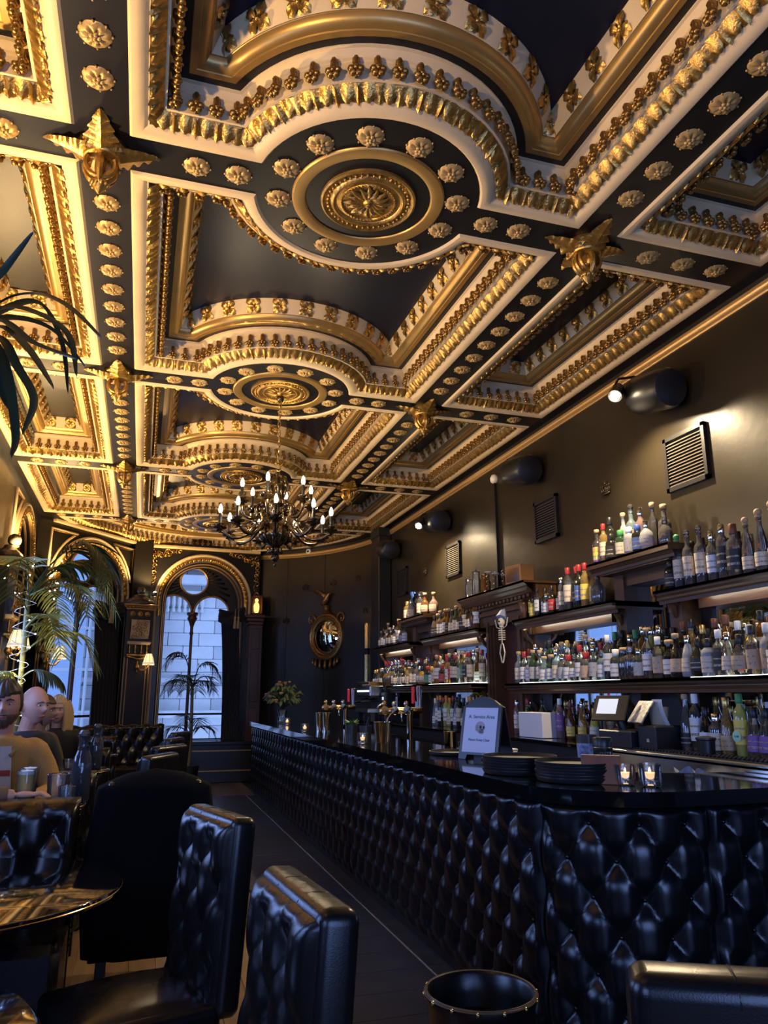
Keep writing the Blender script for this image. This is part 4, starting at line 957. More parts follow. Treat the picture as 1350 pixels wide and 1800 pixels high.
specs = [(4.06, 'slope', 'smoke', 'cork', 'black'), (3.97, 'tall', 'clear', 'white', 'white'), (3.885, 'bell', 'dark', 'black', 'white'), (3.80, 'stout', 'smoke', 'silver', 'cream'), (3.71, 'slope', 'gold', 'gold', 'tan'), (3.60, 'tall', 'yellow', 'green', 'yellow'), (3.50, 'bell', 'clear', 'black', 'purple'), (3.415, 'bell', 'clear', 'black', 'purple'), (3.32, 'stout', 'gold', 'white', 'black'), (3.22, 'claret', 'clear', 'black', 'black'), (3.12, 'tall', 'clear', 'black', 'white')]
for i, (y, t, g, c, l) in enumerate(specs):
    o = bottle(3.27, y, 1.064, t, g, c, l, '%s %s bottle on the steel counter, %s from the till' % (GN[g], TN[t], ORD[i]), 'steel counter bottles', 1.08)
    if i == 5:
        b = MB(); b.lathe([(.0001, 0), (.030, 0)], 18, M=Matrix.Rotation(pi / 2, 3, 'Y') @ Matrix.Identity(3), cap=False); q = b.build('round_sticker', mat('mint_sticker', (.35, .65, .45), .5), o, loc=(-.0385, 0, .10)); text('sticker_print', 'FLAIR', .013, o, (-.0392, 0, .10), (pi / 2, 0, -pi / 2), M_BLACK)
    if i == 8: text('label_print', 'MEL', .022, o, (-.0468, 0, .07), (pi / 2, 0, -pi / 2), M_PAPER)
    if i == 9: text('label_print', 'K', .05, o, (-.039, 0, .10), (pi / 2, 0, -pi / 2), M_PAPER)
row(3.0, 4.1, 11, 3.42, 1.064, 'till, mirror row of steel counter', 'steel counter mirror row', ALLT, ['amber', 'dark', 'clear', 'gold', 'green'], ['gold', 'black', 'white', 'green'], ['cream', 'white', 'black', 'yellow'], 1.05, seed=43, end='bulky')
# far unit
row(7.32, 8.66, 14, 3.37, 2.09 + E_, 'doorway, far raised whisky shelf', 'far whisky shelf', ['whisky', 'claret', 'bell', 'whisky'], ['dark', 'amber', 'dark', 'green', 'smoke'], ['black', 'black', 'cork'], ['cream', 'cream', 'white', 'black'], 1.05, seed=51, end='oak')
row(9.70, 10.80, 12, 3.37, 2.09 + E_, 'pillar on the farthest raised shelf', 'last raised shelf', ['whisky', 'flask', 'bell', 'tall'], ['amber', 'dark', 'pink', 'clear', 'smoke'], ['silver', 'black', 'cork'], ['cream', 'white', 'grey'], 1.05, seed=52, end='mirrored')
row(7.35, 8.75, 15, 3.285, 1.532, 'doorway, front row of far main shelf', 'far main shelf front row', ['whisky', 'tall', 'slim', 'stout'], ['dark', 'gold', 'clear', 'smoke', 'amber'], ['black', 'gold', 'cork', 'red'], ['grey', 'white', 'black', 'red', 'green', 'cream'], .98, seed=53, end='dark')
row(8.78, 10.85, 22, 3.285, 1.532, 'pillar, front row beyond far pillar', 'far main shelf far front row', ['stout', 'flask', 'bell', 'whisky'], ['clear', 'clear', 'smoke', 'gold', 'dark'], ['silver', 'cork', 'black', 'gold'], ['white', 'cream', 'cream', 'grey'], 1.0, seed=54, end='mirrored')
row(7.35, 10.85, 34, 3.44, 1.532, 'doorway, back row of far main shelf', 'far main shelf back row', ['tall', 'claret', 'slope'], ['clear', 'smoke', 'clear', 'amber'], ['silver', 'black', 'red', 'cork'], ['cream', 'white', None], 1.1, seed=55, end='oak')
row(7.45, 8.55, 12, 3.32, 1.062, 'doorway on the far back counter', 'far back counter bottles', ['tall', 'claret', 'slope'], ['blue', 'clear', 'yellow', 'gold', 'dark', 'blue'], ['white', 'black', 'red', 'orange'], ['white', 'cream', None], 1.06, seed=56, end='oak')
for i, (y, x, t, g, c) in enumerate(((9.55, 3.35, 'stout', 'gold', 'gold'), (9.42, 3.36, 'flask', 'frost', 'silver'), (9.02, 3.34, 'whisky', 'clear', 'silver'), (8.90, 3.36, 'flask', 'amber', 'cork'), (8.80, 3.44, 'flask', 'pink', 'cork'))):
    bottle(x, y, 2.393, t, g, c, 'cream', '%s %s bottle beside the silver cup, %s on the far pillar top' % (GN[g], TN[t], ORD[i]), 'far pillar top bottles', 1.15)
# ================================================================ THINGS ON THE BAR WALL
def vent(y, lab):
    r = empty('wall_vent', (WRIGHT, y, 3.04)); tag(r, lab, 'vent', 'louvred wall vents')
    b = MB(); w, h = .215, .205
    b.bx(-.03, 0, -w, -w + .03, -h, h); b.bx(-.03, 0, w - .03, w, -h, h); b.bx(-.03, 0, -w, w, -h, -h + .03); b.bx(-.03, 0, -w, w, h - .03, h); b.build('vent_frame', M_PLASTIC, r)
    b = MB(); b.bx(-.004, 0, -w + .02, w - .02, -h + .02, h - .02); b.build('vent_back', M_BLACK, r)
    b = MB(); P = [(-.026, -w + .03, -.009), (-.026, w - .03, -.009), (-.004, w - .03, .010), (-.004, -w + .03, .010)]; b.add(P + [(x, yy, z - .0025) for x, yy, z in P], [(0, 1, 2, 3), (7, 6, 5, 4), (0, 4, 5, 1)])
    me = b.mesh('vent_slat', mat('grey_slat_paint', (.16, .14, .12), .3, metal=.5), recalc=True)
    for i in range(14): inst('vent_slat', me, r, (0, 0, -h + .045 + i * .0242))
vent(4.195, 'big louvred vent above the raised shelf of large bottles'); vent(6.18, 'louvred vent above the doorway cornice'); vent(8.48, 'louvred vent beside the second wall spotlight'); vent(10.44, 'small far louvred vent next to the black corner pilaster')
def speaker(y, lab):
    r = empty('wall_speaker', (3.43, y, 3.56)); tag(r, lab, 'speaker', 'black wall speakers')
    M = Matrix.Rotation(RAD(12), 3, 'X'); b = MB()
    prof = [(0.0, -.20), (.10, -.198), (.135, -.185), (.15, -.15), (.15, .15), (.135, .185), (.10, .198), (0, .20)]
    b.lathe(prof, 20, M=M @ Matrix.Rotation(pi / 2, 3, 'X')); b.build('speaker_body', M_PLASTIC, r, 40)
    b = MB(); b.box((.12, 0, .05), (.10, .06, .05), 0, .008); b.tube([(.05, 0, .1), (.1, 0, .15), (.165, 0, .15)], .012, 6); b.build('bracket', M_PLASTIC, r)
for y, l in ((4.27, 'black cylinder speaker next to the bright wall spotlight'), (6.34, 'black cylinder speaker above the vent over the doorway'), (8.66, 'black cylinder speaker beside the second spotlight'), (10.64, 'black cylinder speaker nearest the corner pilaster')): speaker(y, l)
M_BULB = mat('spot_bulb', (1, .9, .7), .3, emit=(1.0, .80, .50), estr=60)
def wallspot(y, z, lab, en):
    r = empty('wall_spotlight', (3.17, y, z)); tag(r, lab, 'spotlight', 'wall spotlights')
    b = MB(); b.tube([(.43, .08, .24), (.25, .07, .24), (.10, .06, .2), (.05, .05, .13)], .010, 6); b.box((.415, .08, .24), (.03, .05, .07)); b.build('arm', M_PLASTIC, r)
    d = Vector((-.55, -.35, -.75)).normalized(); M = d.to_track_quat('-Z', 'Y').to_matrix()
    b = MB(); b.lathe([(.030, .11), (.045, .10), (.052, .02), (.055, -.02), (.050, -.02), (.046, .02), (.0, .03)], 16, (.04, .03, .05), M, cap=False); b.build('lamp_housing', M_PLASTIC, r, 40)
    b = MB(); b.ball((.04 + d.x * .02, .03 + d.y * .02, .05 + d.z * .02), .036, 10, 8); b.build('lamp_bulb', M_BULB, r, True)
    L0 = Vector((3.21, y + .03, z + .05)) + d * .07; add_light('wall_spot', 'SPOT', L0, en, (1.0, .76, .46), .03, L0 + Vector((.06, -.05, -1.0)), 150, blend=.7)
wallspot(4.40, 3.52, 'glaring wall spotlight under the gilt rail next to the big speaker', 300); wallspot(8.64, 3.45, 'glaring wall spotlight further down near the second speaker', 330)
def crown(pos, rz, lab):
    r = empty('coronet_ornament', pos, rz); tag(r, lab, 'ornament', 'small metal crowns on the dark walls')
    b = MB(); m = mat('dull_bronze', (.10, .075, .045), .35, metal=.8)
    b.tube([(0 - .012, -.055, 0), (-.02, 0, -.008), (-.012, .055, 0)], .009, 6); b.tube([(-.012, -.05, .018), (-.02, 0, .010), (-.012, .05, .018)], .006, 6); b.build('crown_band', m, r, True)
    for q in (-.06, -.03, 0, .03, .06):
        b = MB(); b.tube([(-.014, q * .85, .01), (-.016, q, .055 + .02 * (q == 0))], [.008, .004], 5); b.ball((-.016, q, .065 + .02 * (q == 0)), .009, 6, 4); b.build('crown_point', m, r, True)
    b = MB(); b.tube([(-.016, 0, .08), (-.016, 0, .11)], .004, 5); b.tube([(-.016, -.012, .10), (-.016, .012, .10)], .004, 5); b.build('crown_cross', m, r)
crown((WRIGHT, 5.19, 3.04), 0, 'small crown ornament on the wall above the near pillar bottles'); crown((WRIGHT, 9.49, 3.02), 0, 'small crown ornament on the bar wall above the silver cup')
def on_apse(px, py_, z, t): 
    x, y = wall_ellipse(t); return (x, y, z)
for t, z, lab in ((.845, 3.27, 'small crown ornament centred high on the curved wall'), (.62, 3.30, 'small crown ornament high on the curved wall over the mirror eagle'), (.39, 3.31, 'small crown ornament high on the curved wall near the corner pilaster'), (.985, 2.69, 'lowest small crown ornament on the curved wall, window side'), (.315, 2.74, 'small crown ornament above the gilt fluted strip')):
    x, y = wall_ellipse(t); crown((x, y, z), atan2(sin(t) / 3.05, cos(t) / 2.6), lab)
# sprinkler and conduit, sensor
r = empty('sprinkler_pipe', (WRIGHT, 7.25, 2.9)); tag(r, 'black vertical conduit with a white alarm dome at its top', 'conduit')
b = MB(); b.bx(-.03, 0, -.02, .02, -.4, .80); b.build('conduit', M_PLASTIC, r)
b = MB(); b.lathe([(.0, 0), (.05, .0), (.055, .02), (.045, .045), (.02, .06), (0, .062)], 16, (0, 0, .84), Matrix.Rotation(-pi / 2, 3, 'Y')); b.build('alarm_dome', mat('white_plastic', (.75, .74, .70), .4), r, 40)
x, y = wall_ellipse(.825); r = empty('smoke_sensor', (x, y, 3.96), atan2(sin(.825) / 3.05, cos(.825) / 2.6)); tag(r, 'round white sensor above the gilt rail of the curved wall', 'sensor')
b = MB(); b.lathe([(.055, 0), (.055, .02), (.04, .035), (0, .036)], 18, M=Matrix.Rotation(-pi / 2, 3, 'Y')); b.build('sensor_base', mat('white_plastic', (.75, .74, .70), .4), r, 40)
b = MB(); b.lathe([(.022, .034), (.02, .046), (0, .048)], 12, M=Matrix.Rotation(-pi / 2, 3, 'Y')); b.build('sensor_eye', M_PLASTIC, r, 40)
# fluted gilt strip on the curved wall
x, y = wall_ellipse(.295); r = empty('gilt_strip', (x, y, 0), atan2(sin(.295) / 3.05, cos(.295) / 2.6)); tag(r, 'gilt fluted strip broken by a black clasp beside the corner pilaster', 'ornament')
for z0, z1 in ((1.62, 2.06), (2.14, 2.56)):
    for q in (-.03, -.01, .01, .03):
        b = MB(); b.bx(-.03, 0, q - .009, q + .009, z0, z1, .003); b.build('gilt_flute', M_BRASS, r)
b = MB(); b.bx(-.035, 0, -.05, .05, 2.05, 2.15, .004); b.build('clasp', M_BLACK, r)
# convex eagle mirror
tm = .665; x, y = wall_ellipse(tm); a = atan2(sin(tm) / 3.05, cos(tm) / 2.6); r = empty('convex_mirror', (x, y, 2.40), a); tag(r, 'round convex mirror in a gilt frame with an eagle crest on the curved wall', 'mirror')
MY = Matrix.Rotation(-pi / 2, 3, 'Y')
M_DGOLD = mat('aged_gilt', (.36, .20, .06), .35, metal=.75, var=.4, vscale=25)
b = MB(); b.lathe([(.40, 0), (.41, .03), (.395, .055), (.37, .06), (.355, .045), (.345, .04), (.325, .045), (.31, .06), (.295, .055), (.285, .03)], 40, M=MY, cap=False); b.build('mirror_frame', M_DGOLD, r, 40)
b = MB(); b.lathe([(.288 * sin(q), .02 + .09 * (cos(q) - cos(1.2)) / (1 - cos(1.2)) ) for q in [1.2 * i / 8 for i in range(8, -1, -1)]] if False else [(.288 * (1 - i / 10), .02 + .085 * (1 - (1 - i / 10) ** 2)) for i in range(11)], 40, M=MY, cap=False); b.build('convex_glass', M_MIRROR, r, True)
b = MB()
for i in range(40):
    q = 2 * pi * i / 40; b.ball((-.05, .332 * cos(q), .332 * sin(q)), .011, 6, 4)
b.build('frame_beads', M_DGOLD, r, True, kind='stuff')
for sg in (-1, 1):
    b = MB(); b.tube([(-.03, sg * (.36 - .10 * cos(k * .55) * (1 - k / 14)), .30 + .12 * sin(k * .55) * (1 - k / 14)) for k in range(13)], [.022 - .001 * k for k in range(13)], 6); b.ball((-.03, sg * .36, .30), .03, 7, 5); b.build('scroll', M_DGOLD, r, True)
b = MB(); b.lathe([(.07, .40), (.09, .43), (.05, .47), (.06, .52), (.075, .54), (.05, .55)], 12, (-.03, 0, 0)); b.build('pedestal', M_DGOLD, r, 40)
b = MB(); b.tube([(-.04, .10, .56), (-.05, .03, .60), (-.05, -.02, .66), (-.05, -.06, .73), (-.06, -.10, .75)], [.02, .05, .055, .03, .012], 8); b.tube([(-.06, -.09, .755), (-.07, -.13, .74)], [.014, .004], 6); b.build('eagle', M_DGOLD, r, True)
for sg in (-1, 1):
    b = MB()
    for k in range(5):
        b.tube([(-.03, sg * .03, .66 + .015 * k), (-.03 + .02 * sg, .06 + .05 * k + sg * .04, .74 + .02 * k), (-.02, .16 + .06 * k + sg * .02, .72 + .03 * k)], [.018, .014, .004], 5)
    b.build('wing', M_DGOLD, r, True)
for k in range(7):
    q = RAD(-90 + (k - 3) * 24); b = MB(); b.tube([(-.03, .38 * cos(q) * .8, -.36 + .03 * sin(q)), (-.05, .30 * cos(q) + .0, -.42 + .10 * sin(q)), (-.03, .26 * cos(q), -.42 + .16 * sin(q))], [.02, .032, .008], 6); b.build('acanthus_leaf', M_DGOLD, r, True)
# ================================================================ THINGS ON TOP OF THE BAR
ZB = 1.0185
def lathe_thing(name, pos, prof, m, label, cat, n=20, group=None, smooth=40):
    b = MB(); b.lathe(prof, n, cap=False); o = b.build(name, m, None, smooth, loc=pos); tag(o, label, cat, group); return o
# A-frame sign
sg = empty('table_sign', (2.055, 4.42, ZB), RAD(-62)); tag(sg, 'black arched table-top board with a paper service-area notice and skull', 'sign')
sg.scale = (.93, .93, .93)
def sign_leaf(tilt, off, nm):
    pts = [(-.16, 0), (-.16, .34), (-.13, .355), (-.09, .385), (-.04, .405), (0, .41), (.04, .405), (.09, .385), (.13, .355), (.16, .34), (.16, 0), (.10, 0), (.09, .03), (-.09, .03), (-.10, 0)]
    b = MB(); b.prism(pts, -.008, .008, 'y'); b.xf(Matrix.Translation((0, off, 0)) @ Matrix.Rotation(tilt, 4, 'X')); return b.build(nm, M_PLASTIC, sg)
sign_leaf(RAD(-12), -.085, 'board_front'); sign_leaf(RAD(12), .085, 'board_back')
pp_ = MB(); pp_.bx(-.135, .135, -.0105, -.0085, .045, .335); pp_.xf(Matrix.Translation((0, -.085, 0)) @ Matrix.Rotation(RAD(-12), 4, 'X')); paper = pp_.build('paper_notice', mat('lilac_white_paper', (.62, .64, .78), .6), sg)
def sign_pt(x, z, d=-.0115): return tuple(Matrix.Translation((0, -.085, 0)) @ Matrix.Rotation(RAD(-12), 4, 'X') @ Vector((x, d, z)))
INK = mat('black_ink', (.015, .013, .014), .6)
text('notice_text', 'A. Service Area', .034, paper, sign_pt(.005, .275), (pi / 2 - RAD(12), 0, 0), INK, .0003); text('notice_text', 'Please Keep Clear', .024, paper, sign_pt(0, .125), (pi / 2 - RAD(12), 0, 0), INK, .0003)
b = MB()
def disc(cx, cz, rx, rz, d, n=16): 
    P = [sign_pt(cx + rx * cos(2 * pi * i / n), cz + rz * sin(2 * pi * i / n), d) for i in range(n)]; b.add(P, [tuple(range(n))])
disc(0, .208, .040, .038, -.0115); disc(.012, .180, .022, .018, -.0115)
b.build('skull_print', mat('grey_ink', (.38, .36, .38), .6), paper, recalc=False)
b = MB(); disc(.004, .208, .010, .011, -.0119); disc(.030, .206, .008, .010, -.0119); disc(.019, .192, .004, .006, -.0119)
for q in range(5): disc(.0 + q * .007, .174, .0022, .006, -.0119, 6)
for q in range(12): disc(-.034 + (q % 4) * .006, .19 + (q // 4) * .012, .002, .004, -.0117, 5)
b.build('skull_ink', INK, paper, recalc=False)
# trays
M_TRAY = mat('black_tray', (.012, .012, .012), .35); M_TRAYIN = mat('grey_green_cork_tray', (.20, .21, .16), .5)
TPROF = [(0, .004), (.165, .004), (.178, .008), (.185, .024), (.190, .024), (.190, .020), (.182, .003), (.17, 0), (0, 0)]
def tray(x, y, z, lab, group, inner, rz=0):
    b = MB(); b.lathe(TPROF, 36, cap=False); o = b.build('serving_tray', M_TRAY, None, 40, loc=(x, y, z)); tag(o, lab, 'tray', group)
    b = MB(); b.lathe([(0, .0055), (.166, .0055)], 32, cap=False); b.build('tray_lining', inner, o)
tray(2.04, 4.83, ZB, 'single grey-green round tray lying behind the service sign', None, M_TRAYIN)
for i in range(6): tray(1.86 + .003 * (i % 2), 3.60 + .004 * (i % 3), ZB + i * .0125, 'black round tray in the stack next to the service sign, %s from the bottom' % ORD[i], 'tray stack by the sign', M_TRAYIN)
for i in range(6): tray(1.95 + .003 * (i % 2), 3.21 + .003 * (i % 3), ZB + i * .0125, 'black round tray in the stack next to the copper menu, %s from the bottom' % ORD[i], 'tray stack by the copper menu', M_TRAYIN)
# copper menu stand
mn = empty('menu_holder', (1.985, 3.06, ZB), RAD(-40)); tag(mn, 'copper-brown folded menu holder next to the candle glasses', 'menu holder')
M_COP = mat('copper_leather', (.22, .075, .03), .4, var=.25, vscale=14)
for a, o_, n_ in ((-14, -.035, 'menu_front'), (14, .035, 'menu_back')):
    b = MB(); b.bx(-.085, .085, -.004, .004, 0, .125, .002); b.xf(Matrix.Translation((0, o_, 0)) @ Matrix.Rotation(RAD(a), 4, 'X')); b.build(n_, M_COP, mn)
# candle tumblers
M_WAX = mat('candle_wax', (.9, .7, .4), .5, emit=(1.0, .60, .25), estr=1.3); M_FLAME = mat('candle_flame', (1, .8, .4), .5, emit=(1.0, .66, .30), estr=9)
M_THICK = glass('thick_tumbler_glass', (.94, .93, .90), .05, .45)
def candle(x, y, lab, s=1.0, lit=True):
    r = empty('candle_glass', (x, y, ZB)); tag(r, lab, 'candle', 'candle tumblers on the bar top'); r.scale = (s, s, s)
    b = MB(); b.lathe([(.028, .0), (.040, .004), (.044, .03), (.045, .085), (.041, .086), (.040, .035), (.03, .022), (0, .02)], 20, cap=False); b.build('tumbler', M_THICK, r, 40)
    b = MB(); b.lathe([(0, .024), (.033, .026), (.035, .05), (.033, .052), (0, .050)], 16, cap=False); b.build('candle_wax', M_WAX, r, 40)
    b = MB(); b.lathe([(0, .05), (.004, .054), (.005, .060), (.002, .068), (0, .072)], 8, cap=False); b.build('flame', M_FLAME, r, True)
candle(2.055, 2.985, 'glowing candle tumbler tucked behind the front one by the copper menu'); candle(2.12, 2.90, 'clear candle tumbler in front at the rounded bar corner', 1.1)
candle(1.73, 8.35, 'bright candle tumbler on the far stretch of bar near the bouquet'); candle(1.75, 6.12, 'candle tumbler halfway along the bar by the dark pots'); candle(1.93, 10.5, 'amber candle tumbler at the foot of the bouquet')
# pepper mill, patterned beaker
r = empty('shaker_jar', (2.30, 3.52, ZB)); tag(r, 'ribbed dark glass shaker with a black lid behind the candle glasses', 'shaker')
b = MB(); b.grid(lambda u, v: ((.046 + .003 * cos(u * 2 * pi * 22)) * cos(2 * pi * u), (.046 + .003 * cos(u * 2 * pi * 22)) * sin(2 * pi * u), .10 * v), 132, 2, closeu=True); b.build('ribbed_body', glass('dark_ribbed_glass', (.05, .05, .05), .5, .4), r, True)
b = MB(); b.lathe([(.048, .10), (.05, .105), (.05, .165), (.046, .17), (0, .17)], 20, cap=False); b.build('lid', M_PLASTIC, r, 40); b = MB(); b.lathe([(.051, .118), (.052, .120), (.051, .122)], 20, cap=False); b.build('lid_band', M_STEEL, r)
r = empty('patterned_beaker', (2.42, 3.86, 1.0185)); tag(r, 'blue patterned beaker with a dark rim beside the ribbed shaker', 'beaker')
mb2 = mat('blue_white_glaze', (.04, .07, .22), .3, var=.9, vscale=38, var2=(.45, .5, .62)); b = MB(); b.lathe([(0, 0), (.050, .0), (.056, .12)], 24, cap=False); b.build('beaker_body', mb2, r, 40)
b = MB(); b.lathe([(.056, .12), (.057, .165), (.053, .165), (.05, .02)], 24, cap=False); b.build('beaker_rim', mat('dark_rim', (.05, .035, .02), .3), r, 40)
bs = MB(); bs.bx(2.305, 2.62, 3.45, 3.9, .86, 1.017, .01); tag(bs.build('bar_caddy_box', M_BLACK), 'low black equipment box set into the inner bar corner', 'box')
# napkins, tins, far equipment
r = empty('napkin_holder', (2.45, 4.95, .862)); tag(r, 'stack of white napkins in a holder behind the trays', 'napkins')
b = MB(); b.bx(-.07, .07, -.07, .07, 0, .02, .004); b.build('holder_base', M_PLASTIC, r)
for i in range(9): b = MB(); b.box((0, 0, .028 + i * .018), (.13, .13, .014), .05 * (i % 3) - .05, .003); b.build('napkin', M_PAPER, r)
def tin(x, y, z, lab, h=.17, rr=.045):
    r = empty('shaker_tin', (x, y, z)); tag(r, lab, 'shaker tin', 'steel shaker tins')
    b = MB(); b.lathe([(0, 0), (rr * .78, 0), (rr * .8, .004), (rr, h), (rr * 1.03, h + .002), (rr * .98, h), (rr * .76, .01), (0, .01)], 20, cap=False); b.build('tin_wall', M_CHROME, r, 40)
    b = MB(); b.lathe([(rr * 1.02, h - .004), (rr * 1.05, h), (rr * 1.02, h + .004)], 20, cap=False); b.build('rolled_rim', M_CHROME, r, 40)
tin(2.45, 5.95, .862, 'tall steel shaker tin behind the service sign', .25, .052); tin(2.47, 5.70, .862, 'shorter steel shaker tin beside the tall one', .18, .05); tin(2.0, 8.80, ZB, 'steel shaker tin before the first tap', .19, .05); tin(2.05, 8.68, ZB, 'steel shaker tin close to the first tap column', .19, .05)
r = empty('ice_bucket', (1.98, 6.30, ZB)); tag(r, 'polished steel ice bucket with a scoop on the bar top', 'ice bucket')
b = MB(); b.lathe([(0, 0), (.062, 0), (.066, .006), (.08, .16), (.084, .165), (.078, .163), (.06, .01), (0, .01)], 28, cap=False); b.build('bucket', M_CHROME, r, 40)
b = MB(); b.tube([(.02, .0, .08), (.05, .02, .19), (.09, .05, .23)], [.012, .008, .006], 6); b.build('scoop', M_STEEL, r)
def tap(x, y, lab, redh=True):
    r = empty('beer_tap', (x, y, 0.8625)); tag(r, lab, 'beer tap', 'beer tap columns')
    b = MB(); b.lathe([(.05, 0), (.052, .01), (.03, .03), (.026, .36), (.04, .38), (.04, .42), (.0, .43)], 18, cap=False); b.build('column', M_CHROME, r, 40)
    b = MB(); b.tube([(-.30, 0, .39), (-.15, 0, .40), (0, 0, .40), (.12, 0, .40)], .028, 10); b.build('cross_pipe', M_BRASS, r, True)
    for i, q in enumerate((-.26, -.16, -.04)):
        b = MB(); b.lathe([(0, 0), (.035, .002), (.04, .012), (.035, .022), (0, .024)], 18, (q, -.03, .40), Matrix.Rotation(pi / 2, 3, 'X'), cap=False); b.ball((q, -.02, .46), (.024, .024, .03), 8, 6); b.build('tap_badge', M_CHROME if i else M_BRASS, r, 40)
    b = MB(); b.tube([(-.1, -.02, .40), (-.1, -.06, .37), (-.1, -.07, .30)], .010, 6); b.build('spout', M_CHROME, r, True)
    b = MB(); b.box((.03, -.02, .54), (.028, .02, .16), 0, .006); b.build('pull_handle', mat('red_handle', (.5, .02, .03), .35) if redh else M_PLASTIC, r)
    b = MB(); b.lathe([(.018, .42), (.022, .5), (.028, .62), (.02, .63), (0, .63)], 12, (.10, 0, 0), cap=False); b.build('steel_handle', M_CHROME, r, 40)
tap(2.45, 9.35, 'beer tap column with red handle near the coffee machine'); tap(2.45, 6.95, 'beer tap column with red handle behind the ice bucket')
def pot(x, y, lab, green=False):
    r = empty('garnish_pot', (x, y, ZB)); tag(r, lab, 'pot'); b = MB(); b.lathe([(0, 0), (.05, 0), (.055, .12), (.05, .12), (.046, .01), (0, .01)], 18, cap=False); b.build('pot_body', M_PLASTIC, r, 40)
    if green:
        for i in range(14):
            q = i * 2.4; b = MB(); b.tube([(0, 0, .08), (.03 * cos(q), .03 * sin(q), .14), (.07 * cos(q), .07 * sin(q), .15 + .02 * sin(i))], [.004, .012, .002], 5); b.build('herb_leaf', mat('herb_green', (.05, .14, .03), .5), r)
    else:
        for i in range(5): b = MB(); b.tube([(.02 * cos(i), .02 * sin(i), .05), (.03 * cos(i * 2), .03 * sin(i * 2), .2)], .005, 5); b.build('bar_spoon', M_PLASTIC, r)
pot(1.92, 6.62, 'black pot of bar spoons beside the ice bucket'); pot(1.88, 6.95, 'black pot of green herbs on the bar top', True)
# bouquet
r = empty('flower_bouquet', (1.95, 11.0, ZB)); tag(r, 'dried flower bouquet in a glass vase at the far bar end', 'flowers')
b = MB(); b.lathe([(0, 0), (.06, 0), (.07, .03), (.055, .12), (.075, .18), (.07, .18), (.05, .12), (.06, .03), (0, .02)], 18, cap=False); b.build('vase', M_CLEAR, r, 40)
rnd = random.Random(5)
FCOL = [mat('dried_bloom_%d' % i, c, .7) for i, c in enumerate([(.16, .13, .09), (.30, .15, .06), (.14, .06, .04), (.26, .23, .17), (.09, .09, .045)])]
for i in range(110):
    th = rnd.uniform(0, 2 * pi); ph = rnd.uniform(-.25, 1.5); R = rnd.uniform(.16, .27); c = (R * cos(th) * cos(ph), R * sin(th) * cos(ph), .32 + R * sin(ph) * 1.0); s = rnd.uniform(.014, .032)
    b = MB()
    if i % 5 < 2: b.ball(c, (s, s, s * .8), 7, 5); [b.ball((c[0] + s * .7 * cos(k * 1.26), c[1] + s * .7 * sin(k * 1.26), c[2] + s * .2), s * .5, 5, 4) for k in range(5)]; b.build('bloom', FCOL[i % 5], r, True)
    else: b.tube([(0, 0, .2), (c[0] * .6, c[1] * .6, c[2] * .9), c, (c[0] * 1.25, c[1] * 1.25, c[2] - .05)], [.004, .014, .03, .003], 5); b.build('leaf', mat('dusty_leaf', (.06, .085, .03), .6), r, True)
# coffee machine on the far back counter
r = empty('coffee_machine', (3.22, 10.55, 1.062)); tag(r, 'steel espresso machine with lit buttons at the far back counter', 'coffee machine')
b = MB(); b.bx(-.22, .22, -.32, .32, .10, .16, .01); b.bx(.0, .22, -.32, .32, .1, .45, .01); b.bx(-.20, .22, -.34, .34, .32, .48, .02); b.build('machine_body', M_STEEL, r)
b = MB(); b.bx(-.21, .21, -.33, .33, .48, .53, .008); b.build('cup_rail', M_BRASS, r)
for q in (-.18, .16):
    b = MB(); b.tube([(-.08, q, .28), (-.16, q, .27), (-.28, q, .25)], [.03, .02, .016], 8); b.build('group_handle', M_PLASTIC, r, True)
for i in range(10): b = MB(); b.box((-.205, -.27 + i * .06, .40), (.006, .03, .025)); b.build('lit_button', mat('lit_button', (1, .6, .4), .5, emit=(1, .55, .4) if i % 2 else (.6, .7, 1), estr=2), r)
for q in (-.25, -.05, .15): b = MB(); b.lathe([(0, 0), (.03, 0), (.035, .05), (.03, .05), (.025, .005)], 12, (.05, q, .53), cap=False); b.build('coffee_cup', M_CHROME, r, 40)
for q in (-.3, .3): b = MB(); b.bx(-.18, -.12, q - .02, q + .02, 0, .10); b.build('foot', M_PLASTIC, r)
r = empty('coffee_grinder', (3.25, 10.08, 1.062)); tag(r, 'tall black coffee grinder with a hopper beside the espresso machine', 'grinder')
b = MB(); b.bx(-.08, .08, -.08, .08, 0, .38, .01); b.build('grinder_body', M_PLASTIC, r)
b = MB(); b.lathe([(.05, .38), (.09, .50), (.09, .58), (.08, .58), (0, .59)], 18, cap=False); b.build('hopper', glass('smoked_hopper', (.1, .08, .06), .4, .3), r, 40)
b = MB(); b.tube([(-.08, 0, .22), (-.14, 0, .20), (-.16, 0, .16)], [.025, .02, .015], 8); b.build('spout', M_STEEL, r, True)
b = MB(); b.box((-.083, 0, .30), (.006, .05, .04)); b.build('display', mat('pale_display', (.5, .6, .7), .4, emit=(.6, .75, 1), estr=1), r)
